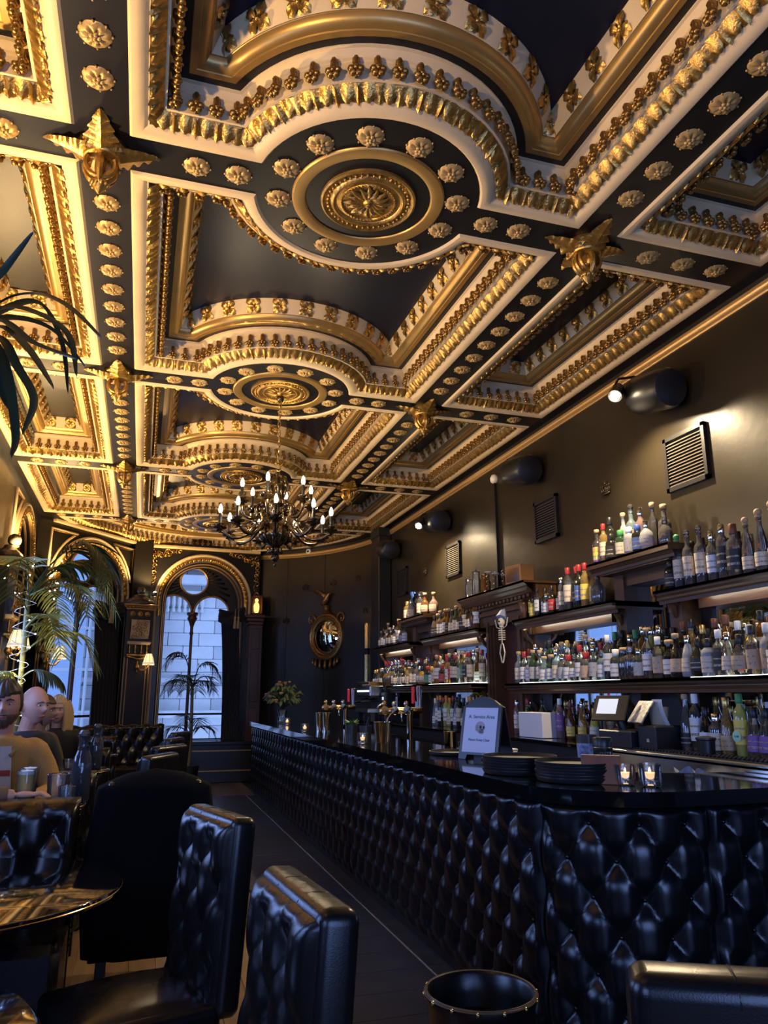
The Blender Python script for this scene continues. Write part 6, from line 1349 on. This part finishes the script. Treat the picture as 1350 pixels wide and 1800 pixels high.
# near strap-leaved palm reaching in from outside the picture
r = empty('strap_leaf_palm', (-.56, 1.9, 0)); tag(r, 'close strap-leaved palm reaching into the upper part of the view', 'palm'); iv = Matrix.Translation(r.location).inverted()
b = MB(); b.tube(cr([(-1.40, 2.0, .3), (-1.34, 1.97, 1.2), (-.95, 1.92, 1.95), (-.50, 1.9, 2.24)], 6), .03, 8); b.build('trunk', M_STEM, r, True).matrix_parent_inverse = iv
b = MB(); b.lathe([(0, 0), (.14, 0), (.18, .30), (.19, .36), (.16, .36), (0, .30)], 20, (-1.40, 2.0, 0), cap=False); b.build('plant_pot', M_PLASTIC, r, 40).matrix_parent_inverse = iv
NL = [[(-0.471, 1.9, 2.252), (-0.428, 1.867, 2.365), (-0.39, 1.833, 2.415), (-0.332, 1.8, 2.508)], [(-0.471, 1.9, 2.252), (-0.391, 1.825, 2.321), (-0.307, 1.75, 2.319), (-0.221, 1.675, 2.259), (-0.138, 1.6, 2.158)],
 [(-0.471, 1.9, 2.252), (-0.397, 1.862, 2.322), (-0.315, 1.825, 2.308), (-0.228, 1.788, 2.243), (-0.195, 1.75, 2.121)], [(-0.471, 1.9, 2.252), (-0.388, 1.833, 2.278), (-0.296, 1.767, 2.2), (-0.19, 1.7, 2.145)],
 [(-0.471, 1.9, 2.252), (-0.383, 1.817, 2.255), (-0.301, 1.733, 2.169), (-0.227, 1.65, 2.048)], [(-0.471, 1.9, 2.252), (-0.386, 1.85, 2.241), (-0.332, 1.8, 2.152), (-0.279, 1.75, 2.054), (-0.286, 1.7, 1.954)],
 [(-0.471, 1.9, 2.252), (-0.402, 1.875, 2.236), (-0.357, 1.85, 2.142), (-0.321, 1.825, 1.993), (-0.32, 1.8, 1.93)], [(-0.471, 1.9, 2.252), (-0.404, 1.967, 2.35), (-0.304, 2.033, 2.369), (-0.216, 2.1, 2.302)],
 [(-0.471, 1.9, 2.252), (-0.42, 1.975, 2.369), (-0.342, 2.05, 2.448), (-0.284, 2.125, 2.374), (-0.263, 2.2, 2.251)], [(-0.471, 1.9, 2.252), (-0.417, 1.933, 2.23), (-0.379, 1.967, 2.127), (-0.347, 2.0, 2.089)],
 [(-.47, 1.9, 2.25), (-.58, 1.85, 2.36), (-.75, 1.8, 2.34), (-.9, 1.75, 2.15)], [(-.47, 1.9, 2.25), (-.52, 2.0, 2.40), (-.6, 2.15, 2.42), (-.66, 2.3, 2.25)], [(-.47, 1.9, 2.25), (-.5, 1.75, 2.36), (-.52, 1.6, 2.33), (-.55, 1.45, 2.15)]]
for q in NL:
    P = cr(q, 8); N = len(P); V = []; F = []
    for i, p in enumerate(P):
        T = (P[min(N - 1, i + 1)] - P[max(0, i - 1)]).normalized(); s = T.cross(Vector((.25, -.8, .55))).normalized(); t = i / (N - 1); w = .0125 * sin(pi * min(1, t * .86 + .12)) ** .7 if i < N - 1 else .0005
        V += [p - s * w, p + Vector((0, .004, -.004)), p + s * w]
    F = [(i * 3 + k, i * 3 + k + 1, i * 3 + 3 + k + 1, i * 3 + 3 + k) for i in range(N - 1) for k in range(2)]
    b = MB(); b.add(V, F); o = b.build('strap_leaf', M_LEAFD, r, True, recalc=False); o.matrix_parent_inverse = iv
# fairy lights on the tall palm
r = empty('fairy_lights', (-1.12, 8.0, 1.4)); tag(r, 'string of white fairy lights wound round the tall palm', 'fairy lights'); rnd = random.Random(8)
M_FAIRY = mat('fairy_bulb', (1, .95, .85), .4, emit=(1.0, .88, .62), estr=14)
P = [(.06 * cos(k * .9) * (1 + .9 * rnd.random()), .06 * sin(k * .9) - .05, k * .021 - .3) for k in range(62)] + [(rnd.uniform(-.28, .42), rnd.uniform(-.3, .05), 1.0 + rnd.uniform(-.1, .45)) for k in range(14)]
b = MB(); b.tube([Vector(p) for p in P[:62]], .003, 4); b.build('light_wire', mat('white_wire', (.6, .58, .5), .5), r, True)
b = MB(); b.ball((0, 0, 0), .007, 6, 5); FB_ = b.mesh('fairy_bulb', M_FAIRY, True)
for i, p in enumerate(P):
    if i % 6 == 0 or i >= 66: inst('fairy_bulb', FB_, r, p)
add_light('palm_fill_light', 'SPOT', (-1.38, 7.55, 1.15), 190, (1.0, .82, .40), .05, (-1.05, 8.05, 2.35), 75)  # added spot without a fixture, brightens the palm from below
# ================================================================ FURNITURE
def tufted_face(f0, W, Hh, A, B, depth, nu, nv, edge=.03, u0=0.0, v0=0.0):
    """grid over W x Hh; f0(u, v, h) -> point, h the puff height"""
    b = MB()
    def f(i, j):
        u = (i - .5) * W; v = (j - .5) * Hh; h = tuft(u + u0, v + v0, A, B); e = min(W / 2 - abs(u), Hh / 2 - abs(v)); k = min(1, max(0, e) / edge)
        h = (h * depth + depth * .35) * sqrt(max(0, 1 - (1 - k) ** 2)); return f0(u, v, h)
    b.grid(f, nu, nv); return b
def rbox(c, d, r, n=5):
    """box with round edges"""
    b = MB(); hx, hy, hz = d[0] / 2 - r, d[1] / 2 - r, d[2] / 2 - r; m = 4 * (n + 1)
    def P(j, i):
        t = -pi / 2 + pi * (j if j <= n else j - 1) / (2 * n); q, k = divmod(i % m, n + 1); a = pi / 2 * q + pi / 2 * k / n
        x = r * cos(t) * cos(a) + (hx if q in (0, 3) else -hx); y = r * cos(t) * sin(a) + (hy if q in (0, 1) else -hy); z = r * sin(t) + (-hz if j <= n else hz)
        return (c[0] + x, c[1] + y, c[2] + z)
    R = 2 * n + 2; V = [P(j, i) for j in range(R) for i in range(m)]
    F = [(j * m + i, j * m + (i + 1) % m, (j + 1) * m + (i + 1) % m, (j + 1) * m + i) for j in range(R - 1) for i in range(m)] + [tuple(range(m - 1, -1, -1)), tuple((R - 1) * m + i for i in range(m))]
    return b.add(V, F)
def make_chair(label, group='tufted leather dining chairs'):
    """faces local -x; back stands over x = 0"""
    r = empty('dining_chair'); tag(r, label, 'chair', group)
    b = rbox((.012, 0, .70), (.092, .455, .60), .030); b.xf(Matrix.Translation((0, 0, .42)) @ Matrix.Rotation(RAD(4), 4, 'Y') @ Matrix.Translation((0, 0, -.42))); bk = b.build('backrest', M_LEATHER2, r, 40)
    b = tufted_face(lambda u, v, h: (-.028 - h, u, .705 + v), .43, .55, .17, .125, .030, 44, 52, .05, .085, .06); b.xf(Matrix.Translation((0, 0, .42)) @ Matrix.Rotation(RAD(4), 4, 'Y') @ Matrix.Translation((0, 0, -.42))); b.build('tufted_pad', M_LEATHER2, bk, True, recalc=False)
    for q in range(-1, 2):
        for p in range(-2, 3):
            u = (q + (.5 if p % 2 else 0)) * .17 - .085; v = p * .125 - .06
            if abs(u) < .17 and abs(v) < .23:
                b = MB(); b.ball((-.036, u, .705 + v), .010, 7, 5); b.xf(Matrix.Translation((0, 0, .42)) @ Matrix.Rotation(RAD(4), 4, 'Y') @ Matrix.Translation((0, 0, -.42))); b.build('button', M_LEATHER2, bk, True)
    for q in (-.075, .075):
        b = MB(); b.tube([(-.036, q, .962), (-.0295, q, .984), (-.012, q, .998), (.012, q, 1.0), (.036, q, .998), (.0535, q, .984), (.058, q, .965)], .0022, 5); b.xf(Matrix.Translation((0, 0, .42)) @ Matrix.Rotation(RAD(4), 4, 'Y') @ Matrix.Translation((0, 0, -.42))); b.build('piping', M_BLACK, bk, True)
    b = MB()
    def seat(u, v):
        a = 2 * pi * u; x = .235 * max(-1, min(1, 1.25 * cos(a))) ; y = .225 * max(-1, min(1, 1.25 * sin(a))); k = sin(pi * v) ** .18 if 0 < v < 1 else 0
        return (-.235 + x * k, y * k, .36 + .115 * v + (.018 * (1 - (x / .235) ** 2) if v > .9 else 0))
    b = rbox((-.235, 0, .405), (.47, .45, .10), .035); s_ = b.build('seat', M_LEATHER2, r, 40)
    b = MB(); b.grid(lambda u, v: (-.445 + .42 * u, -.20 + .40 * v, .452 + .03 * (sin(pi * u) * sin(pi * v)) ** .4), 14, 14); b.build('seat_cushion', M_LEATHER2, s_, True)
    for x in (-.44, .01):
        for y in (-.195, .195): b = MB(); b.box((x, y, .18), (.04, .04, .36), 0, .004); b.build('leg', M_BLACK, r)
    return r
CH0 = make_chair('tufted black leather chair, second from the viewer, drawn up to the round table')
def place(o, x, y, rz, label=None):
    o.location = (x, y, 0); o.rotation_euler = (0, 0, rz)
    if label: o['label'] = label
    return o
place(CH0, .255, 2.92, RAD(17))
for x, y, a, lab in ((.325, 1.755, 6, 'tufted black leather chair nearest the viewer beside the aisle'), (.10, 4.10, -90, 'leather chair hidden under a draped black coat'), (.12, 5.85, -28, 'tufted leather chair just beyond the coat-draped chair'), (.22, 6.85, -35, 'leather chair with a shiny top two beyond the coat'), (.30, 8.0, -20, 'leather chair near the far tables beside the aisle'), (.42, 9.3, -25, 'farthest leather chair before the window palm')):
    place(copy_tree(CH0), x, y, RAD(a), lab)
place(copy_tree(CH0), .965, 1.05, RAD(-118), 'leather chair turned away from the viewer at the rounded bar corner')
# coat over the chair
b = MB()
def coat(u, v):
    a = 2 * pi * u; ca, sa = cos(a), sin(a); z = 1.055 - .82 * v; w = .262 + .03 * sin(v * 3); d = .118 + .03 * v
    x = w * (abs(ca) ** .45) * (1 if ca > 0 else -1); y = d * (abs(sa) ** .5) * (1 if sa > 0 else -1)
    k = sqrt(min(1, v / .10)) if v < .10 else 1; fold = .012 * sin(a * 9 + v * 4) * min(1, v * 2); n = (1 + fold / .2)
    return (x * k * n, y * k * n, z - .05 * (1 - k) * 0 - .03 * abs(x) * (1 if v < .2 else .6))
b.grid(coat, 80, 40, closeu=True); o = b.build('draped_coat', mat('black_wool', (.004, .004, .0045), .95, spec=.08, bump=.3, bscale=180), None, True, loc=(.10, 4.10, 0)); tag(o, 'black coat draped over the back of a leather chair', 'coat')
# benches
def make_bench(label, w):
    """faces local -y, back plane at y = 0"""
    r = empty('tufted_bench'); tag(r, label, 'bench', 'tufted leather benches')
    b = MB(); b.bx(-w / 2, w / 2, .02, .12, 0, .90, .03); b.build('back_frame', M_LEATHER2, r, 40)
    def top(u, v, h):
        # face curls backwards at the top
        z = .66 + v; y = -.02 - h
        if z > .86: t = (z - .86) / .09; y = -.02 - h * (1 - .3 * t) + .07 * t * t; z = .86 + .075 * sin(min(1, t) * pi / 2)
        return (u, y, z)
    n = int(w / .012); b = tufted_face(top, w, .58, .20, .16, .05, n, 60, .05, .1, .02); b.build('tufted_back', M_LEATHER2, r, True, recalc=False)
    b = MB(); i0 = int(w / .2) + 1
    for i in range(-i0, i0 + 1):
        for p in range(-2, 3):
            u = (i + (.5 if p % 2 else 0)) * .20 - .1; v = p * .16 - .02
            if abs(u) < w / 2 - .05 and abs(v) < .24: b.ball((u, -.034, .66 + v), .011, 7, 5)
    b.build('buttons', M_LEATHER2, r, True, kind='stuff')
    b = MB(); b.bx(-w / 2, w / 2, -.48, -.02, .12, .44, .035); b.build('seat', M_LEATHER2, r, 40)
    for s in (-1, 1):
        b = MB()
        for i in range(26): b.ball((s * (w / 2 + .001), .035, .30 + i * .024), .005, 5, 4)
        b.build('nail_heads', M_BRASS, r, kind='stuff')
        for y in (-.42, .06): b = MB(); b.box((s * (w / 2 - .06), y, .06), (.05, .05, .12)); b.build('leg', M_BLACK, r)
    return r
B1 = make_bench('tufted leather bench behind the nearest round table', 1.0); B1.location = (-.735, 3.99, 0)
for y, z, lab in ((5.36, .04, 'tufted leather bench under the person in the tan jacket'), (7.70, .04, 'tufted leather bench behind the blonde person'), (9.9, .04, 'tufted leather bench before the canted window')):
    o = copy_tree(B1); o.location = (-.735, y, z - .04); o['label'] = lab
# far banquette under the windows
r = empty('window_banquette', (-.35, 11.6, 0), RAD(20)); tag(r, 'wavy-topped tufted banquette below the canted window', 'banquette')
b = MB(); b.bx(-.6, .75, 0, .12, 0, .98, .03); b.build('banquette_frame', M_LEATHER2, r, 40)
b = tufted_face(lambda u, v, h: (.075 + u, -.02 - h, .72 + v + .012 * cos(u * 31) * (v > .15)), 1.34, .56, .2, .16, .04, 90, 40, .05); b.build('tufted_back', M_LEATHER2, r, True, recalc=False)
b = MB(); b.bx(-.6, .75, -.45, -.02, .12, .46, .03); b.build('seat', M_LEATHER2, r, 40)
# round tables
def make_table(label, R, z):
    r = empty('round_table'); tag(r, label, 'table', 'round black pub tables')
    b = MB(); b.lathe([(0, z), (R - .012, z), (R - .004, z - .004), (R, z - .012), (R - .004, z - .026), (R - .03, z - .032), (0, z - .034)], 72, cap=False); b.build('table_top', M_GLOSSBLACK, r, 30)
    b = MB(); b.lathe([(R - .002, z - .010), (R + .0015, z - .014), (R - .002, z - .018)], 72, cap=False); b.build('brass_edge', M_BRASS, r, 40)
    b = MB(); b.lathe([(.22, 0), (.23, .015), (.16, .03), (.05, .06), (.035, .12), (.032, z - .12), (.06, z - .05), (.09, z - .034)], 20, cap=False); b.build('pedestal', M_BLACK, r, 40)
    for i in range(4):
        a = pi / 2 * i + .4; b = MB(); b.tube([(.03 * cos(a), .03 * sin(a), .10), (.15 * cos(a), .15 * sin(a), .05), (.27 * cos(a), .27 * sin(a), .018)], [.022, .018, .014], 6); b.build('foot', M_BLACK, r, True)
    return r
t = make_table('glossy round table reflecting the palm and the ceiling', .578, .71); t.location = (-.595, 3.325, 0)
t = make_table('closest round table cut off by the picture edge', .53, .71); t.location = (-.682, 1.915, 0)
t = make_table('round table holding the beers and tumblers', .36, .86); t.location = (-.60, 4.50, 0)
t = make_table('round table in front of the bald person', .36, .86); t.location = (-.55, 6.45, 0)
t = make_table('round table beside the far leather chairs', .36, .80); t.location = (-.55, 8.9, 0)
# round studded stool tub in front
r = empty('studded_tub', (1.13, 2.53, 0)); tag(r, 'round black leather tub stool with a brass-studded rim before the bar', 'stool')
b = MB(); b.lathe([(0, 0), (.14, 0), (.15, .02), (.165, .30), (.178, .43), (.186, .45), (.184, .462), (.174, .464), (.166, .455), (.158, .40), (.15, .36), (0, .35)], 48, cap=False); b.build('tub_body', M_LEATHER2, r, 40)
b = MB(); b.lathe([(.180, .452), (.187, .458), (.180, .466), (.173, .460)], 48, cap=False); b.build('rim_piping', mat('worn_brown_rim', (.10, .065, .035), .35), r, 40)
for i in range(14): a = 2 * pi * i / 14 + .2; b = MB(); b.ball((.185 * cos(a), .185 * sin(a), .455), .0075, 6, 4); b.build('stud', M_BRASS, r, True)
# ---------------------------------------------------------------- glassware on the left tables
M_BEER = glass('beer', (.85, .48, .10), .75, .2); M_FOAM = mat('beer_foam', (.85, .82, .75), .7)
def pint(x, y, z, lab):
    r = empty('beer_glass', (x, y, z)); tag(r, lab, 'beer glass', 'two glasses of beer'); b = MB(); b.lathe([(0, 0), (.031, 0), (.034, .02), (.046, .185), (.043, .185), (.030, .012), (0, .012)], 20, cap=False); b.build('pint_glass', M_CLEAR, r, 40)
    b = MB(); b.lathe([(0, .014), (.030, .014), (.0418, .165), (0, .165)], 20, cap=False); b.build('beer', M_BEER, r, 40); b = MB(); b.lathe([(.0418, .165), (.0428, .181), (0, .183)], 20, cap=False); b.build('foam', M_FOAM, r, 40)
pint(-.508, 4.24, .861, 'beer glass closer to the viewer on the round table'); pint(-.515, 4.40, .861, 'beer glass behind the first on the round table')
def tumbler(x, y, z, lab, h=.11, rr=.042):
    r = empty('tumbler', (x, y, z)); tag(r, lab, 'tumbler', 'water tumblers'); b = MB(); b.lathe([(0, 0), (rr * .8, 0), (rr * .85, .004), (rr, h), (rr * .94, h), (rr * .8, .016), (0, .014)], 20, cap=False); b.build('tumbler_glass', M_CLEAR, r, 40); b = MB(); b.lathe([(rr * .98, h - .003), (rr * 1.02, h), (rr * .96, h + .002)], 20, cap=False); b.build('rim', M_THICK, r, 40)
tumbler(-.372, 4.36, .861, 'larger empty tumbler beside the beers', .15, .055); tumbler(-.322, 4.27, .861, 'small empty tumbler next to the larger one', .10, .042); tumbler(-.61, 6.25, .861, 'tall tumbler before the bald person', .15, .04); tumbler(-.48, 6.30, .861, 'short tumbler to the side of the bald person', .08, .045)
def carafe(x, y, z, lab, h):
    r = empty('carafe', (x, y, z)); tag(r, lab, 'carafe', 'dark glass carafes'); b = MB(); b.lathe([(0, 0), (.045, 0), (.05, .01), (.05, h * .55), (.042, h * .68), (.026, h * .8), (.024, h * .94), (.034, h), (.030, h), (.02, h * .93), (.04, h * .6), (.044, .012), (0, .012)], 22, cap=False); b.build('carafe_glass', glass('dark_carafe', (.10, .11, .13), .35, .35), r, 40)
    b = MB(); b.lathe([(.024, h), (.03, h + .012), (.02, h + .03), (0, h + .032)], 14, cap=False); b.build('stopper', M_CLEAR, r, 40)
carafe(-.275, 4.50, .861, 'tall dark water carafe at the edge of the beer table', .33); carafe(-.30, 6.40, .861, 'dark carafe on the table of the bald person', .30)
# ================================================================ PEOPLE
SKIN = mat('fair_skin', (.50, .27, .18), .5); SKIN2 = mat('ruddy_skin', (.46, .23, .16), .5); SKIN3 = mat('tanned_skin', (.30, .15, .09), .5)
def head_pt(d):
    x, y, z = d
    r = Vector((x * .076, y * .096, z * .118))
    if z < 0: r.x *= 1 - .30 * (-z) ** 1.6; r.y *= 1 + (-.10 * (-z) if y < 0 else .02)
    g = lambda cx, cz, sx, sz: math.exp(-((x - cx) / sx) ** 2 - ((z - cz) / sz) ** 2) if y > 0 else 0
    r.y += .024 * g(0, -.12, .15, .16) + .010 * g(0, .05, .10, .22) + .006 * g(0, .28, .55, .12) - .012 * (g(.36, .10, .20, .12) + g(-.36, .10, .20, .12)) + .007 * g(0, -.47, .30, .07) + .010 * g(0, -.80, .35, .16)
    return r
def head_mb(b, M):
    def f(u, v):
        a = 2 * pi * u - pi / 2 + pi; t = -pi / 2 + pi * v; d = (cos(t) * cos(a), cos(t) * sin(a), sin(t)); return M @ head_pt(d)
    b.grid(f, 48, 36, closeu=True)
    for s in (-1, 1): b.ball(M @ Vector((s * .076, -.008, -.004)), (.012, .022, .034), 8, 6, M.to_3x3())
def hair_mb(M, line, thick=1.09, vol=.0):
    b = MB()
    def f(u, v):
        a = 2 * pi * u; t = -pi / 2 + pi * v; d = Vector((cos(t) * cos(a), cos(t) * sin(a), sin(t))); p = head_pt(d); m = line(d)
        if m > 0: p = p * (thick + .035 * sin(a * 13 + t * 5) * min(1, m * 4) + vol * max(0, d.z)) 
        else: p = p * .90
        return M @ p
    b.grid(f, 64, 40, closeu=True); return b
def limb(b, pts, rr, n=10): b.tube(cr(pts, 5), [rr[0] + (rr[-1] - rr[0]) * (i / (5 * (len(pts) - 1))) for i in range(5 * (len(pts) - 1) + 1)], n)
def hand(b, w, d, up, s):
    """palm at wrist w pointing along d; five separate fingers, thumb to side s"""
    d = d.normalized(); side = d.cross(up).normalized() * s; up = side.cross(d).normalized() * s
    R = Matrix((side, d, up)).transposed(); c = w + d * .05; b.ball(c, (.040, .052, .016), 10, 8, R)
    for i, (o, L) in enumerate(((-.028, .068), (-.010, .078), (.010, .074), (.028, .058))):
        p0 = w + d * .085 + side * o; b.tube(cr([p0, p0 + d * L * .45 + up * .006, p0 + d * L * .8 - up * .006, p0 + d * L - up * .018], 3), [.0095] * 7 + [.0088, .008, .007], 7)
    p0 = w + d * .03 - side * .032; b.tube(cr([p0, p0 + d * .03 - side * .028, p0 + d * .062 - side * .030 - up * .006], 3), [.013, .012, .012, .011, .010, .009, .008], 7)
def person(label, loc, face, seat, skin, cloth, hairm, hairline, s=1.0, lean=.12, head_turn=0.0, head_tilt=.0, arms=None, thick=1.09, extra=None, vol=0.0, sleeves=True, shirt=None, beard=None, collar=None):
    r = empty('person', (loc[0], loc[1], seat), face); tag(r, label, 'person'); r.scale = (s, s, s)
    hc = Vector((0, lean + .02, .755)); HM = Matrix.Translation(hc) @ Matrix.Rotation(head_turn, 4, 'Z') @ Matrix.Rotation(-head_tilt, 4, 'X')
    arms = arms or [((.27, lean * .6 + .06, .30), (.12, lean + .34, .30)), ((-.27, lean * .6 + .06, .30), (-.12, lean + .34, .30))]
    body = MB(); head_mb(body, HM)
    body.tube(cr([(0, lean * .85 - .01, .52), (0, lean * .92 - .005, .60), (0, lean + .005, .68)], 4), [.066, .062, .058, .056, .055, .054, .054, .055, .056], 14)
    def torso(b, k, legs=True):
        prof = [(-.05, -k, -k), (.0, .135, .105), (.08, .165, .125), (.2, .155, .115), (.34, .175, .120), (.46, .185, .115), (.54, .165, .095), (.585, .10, .075), (.60, .05, .05), (.61, -k, -k)]
        def f(u, v):
            t = v * (len(prof) - 1); i = min(int(t), len(prof) - 2); q = t - i; z, rx, ry = [prof[i][j] * (1 - q) + prof[i + 1][j] * q for j in range(3)]
            a = 2 * pi * u; return ((rx + k) * cos(a), lean * (max(z, 0) / .6) ** 1.3 + (ry + k) * sin(a), z)
        b.grid(f, 28, 24, closeu=True); b.ball((0, 0, .02), (.17 + k, .14 + k, .08), 14, 8)
        if legs:
            for q in (-1, 1): limb(b, [(q * .09, .0, .05), (q * .11, .22, .06), (q * .12, .42, .04)], [.085 + k, .06 + k]); limb(b, [(q * .12, .42, .04), (q * .12, .43, -.18), (q * .12, .40, -.44)], [.06 + k, .042 + k]); b.ball((q * .12, .46, -.455), (.045 + k, .11, .035), 10, 6)
    torso(body, -.012)
    for (e, w) in arms:
        sg = 1 if e[0] > 0 else -1; e = Vector(e); w = Vector(w); S = Vector((sg * .175, lean * .85, .52)); limb(body, [S, (S + e) / 2 + Vector((sg * .012, 0, 0)), e], [.048, .038]); limb(body, [e, (e + w) / 2, w], [.036, .026]); hand(body, w, (w - e), Vector((0, 0, 1)), sg)
    bo = body.build('body', skin, r, True); md = bo.modifiers.new('skin', 'REMESH'); md.mode = 'VOXEL'; md.voxel_size = .0062; md.use_smooth_shade = True
    g = MB(); torso(g, .012); 
    for (e, w) in arms:
        sg = 1 if e[0] > 0 else -1; e = Vector(e); w = Vector(w); S = Vector((sg * .17, lean * .85, .515)); g.ball(S + Vector((-sg * .015, 0, -.005)), (.082, .08, .078), 12, 8); limb(g, [S, (S + e) / 2 + Vector((sg * .014, 0, 0)), e], [.072, .056]); limb(g, [e, (e + w) / 2, e + (w - e) * .92], [.054, .040])
    go = g.build('clothing', cloth, r, True); md = go.modifiers.new('cloth', 'REMESH'); md.mode = 'VOXEL'; md.voxel_size = .012; md.use_smooth_shade = True; sm = go.modifiers.new('soft', 'SMOOTH'); sm.iterations = 7; sm.factor = .5
    if hairm: hair_mb(HM, hairline, thick, vol).build('hair', hairm, r, True)
    for q in (-1, 1):
        b = MB(); b.ball(HM @ Vector((q * .029, .0795, .010)), (.010, .008, .0048), 8, 6, HM.to_3x3()); b.build('eye', mat('eye_white', (.55, .53, .5), .3), r, True); b = MB(); b.ball(HM @ Vector((q * .029, .0868, .010)), (.0046, .003, .0044), 7, 5, HM.to_3x3()); b.build('iris', M_BLACK, r, True)
        b = MB(); b.tube([HM @ Vector((q * .012, .098, .030)), HM @ Vector((q * .03, .096, .036)), HM @ Vector((q * .048, .082, .030))], [.004, .005, .003], 5); b.build('eyebrow', hairm or mat('grey_brow', (.25, .2, .16), .7), r, True)
    b = MB(); b.tube([HM @ Vector((-.022, .086, -.056)), HM @ Vector((0, .0985, -.054)), HM @ Vector((.022, .086, -.056))], [.003, .006, .003], 6); b.build('mouth', mat('lip', (.30, .10, .08), .5), r, True)
    if beard:
        hair_mb(HM, lambda d: .5 if (d.y > -.1 and d.z < -.33 and not (abs(d.x) < .26 and -.55 < d.z < -.42 and d.y > 0)) else -1, 1.05).build('beard', beard, r, True)
    if shirt:
        b = MB(); b.grid(lambda u, v: ((u - .5) * (.13 - .05 * v) * 1.2, lean * ((.22 + .33 * v) / .6) ** 1.3 + .166 - .035 * v - abs(u - .5) * .03, .22 + .33 * v), 8, 10); sh = b.build('shirt_front', shirt, r, True)
        for z in (.30, .40): b = MB(); b.grid(lambda u, v: ((u - .5) * .11, lean * ((z + .03 * v) / .6) ** 1.3 + .171 - .035 * (z - .22) / .33, z + .03 * v), 4, 2); b.build('shirt_stripe', mat('red_stripe', (.45, .06, .04), .6), sh)
    if collar:
        for q in (-1, 1): b = MB(); b.tube([(q * .085, lean * .9 - .03, .575), (q * .08, lean * .9 + .05, .56), (q * .045, lean * .9 + .105, .50)], [.022, .024, .010], 7); b.build('collar', collar, r, True)
    if extra: extra(r, HM)
    return r
def short_hair(d): return d.z - (.38 if d.y > 0.25 else (-.25 if d.y > -.35 else -.55)) + .18 * d.x * (d.y > .2)
JACK = mat('tan_corduroy', (.42, .22, .055), .7, bump=.25, bscale=90, var=.25, vscale=10)
person('person in a tan jacket over a striped shirt, seated behind the beers', (-.765, 5.02), pi + .18, .55, SKIN2, JACK, mat('dark_brown_hair', (.035, .022, .014), .5), short_hair, 1.06, .20, -.15, .05, None, 1.10, None, .06, shirt=mat('cream_tee', (.5, .46, .42), .7), beard=mat('stubble', (.10, .055, .035), .7), collar=JACK)
person('bald person in a navy sweater leaning forward at the table', (-.865, 6.02), RAD(-128), .505, SKIN2, mat('navy_knit', (.010, .013, .022), .8, bump=.2, bscale=120), None, None, 1.10, .16, RAD(-5), .10, None)
def long_hair(d): return d.z - (.50 if d.y > .3 else -.9)
def locks(r, HM):
    hm = MATS['blonde_hair']
    for q in (-1, 1):
        b = MB()
        for i in range(6): x = q * (.055 + .009 * i); b.tube(cr([HM @ Vector((x * .8, .055 - .022 * i, .07)), HM @ Vector((x * 1.12, .058 - .022 * i, -.02)), HM @ Vector((x * 1.15, .05 - .02 * i, -.14)), HM @ Vector((x * 1.05, .055 - .02 * i, -.27))], 4), [.014] * 6 + [.017] * 4 + [.012, .008, .005], 6)
        b.build('hair_lock', hm, r, True)
def locks2(r, HM):
    hm = MATS['auburn_hair']; b = MB()
    for i in range(9): a = RAD(200 + i * 17.5); b.tube(cr([HM @ Vector((.07 * cos(a), .085 * sin(a), .03)), HM @ Vector((.085 * cos(a), .10 * sin(a), -.08)), HM @ Vector((.075 * cos(a), .09 * sin(a), -.2))], 4), [.02] * 7 + [.014, .006], 6)
    b.build('hair_lock', hm, r, True)
mat('blonde_hair', (.42, .28, .13), .45); mat('auburn_hair', (.085, .04, .02), .5)
person('brown-haired person half hidden behind the bald one', (-.86, 6.80), RAD(-120), .53, SKIN3, mat('brown_knit', (.10, .065, .04), .8), MATS['auburn_hair'], long_hair, 1.0, .12, .2, .1, None, 1.10, locks2)
person('person with long blonde hair in a black top at the far end', (-.69, 7.36), pi + .1, .53, SKIN, mat('black_top', (.010, .010, .012), .8), MATS['blonde_hair'], long_hair, 1.0, .10, -.1, .12, None, 1.09, locks)
person('person beyond the picture edge reaching one arm across the bench back', (-1.30, 4.28), RAD(-90), .60, SKIN, mat('brown_sleeve', (.16, .09, .045), .8), mat('dark_brown_hair', (.035, .022, .014), .5), short_hair, 1.0, .20, 0, 0, [((.24, .45, .355), (.17, .76, .345)), ((-.27, .18, .30), (-.12, .40, .30))])
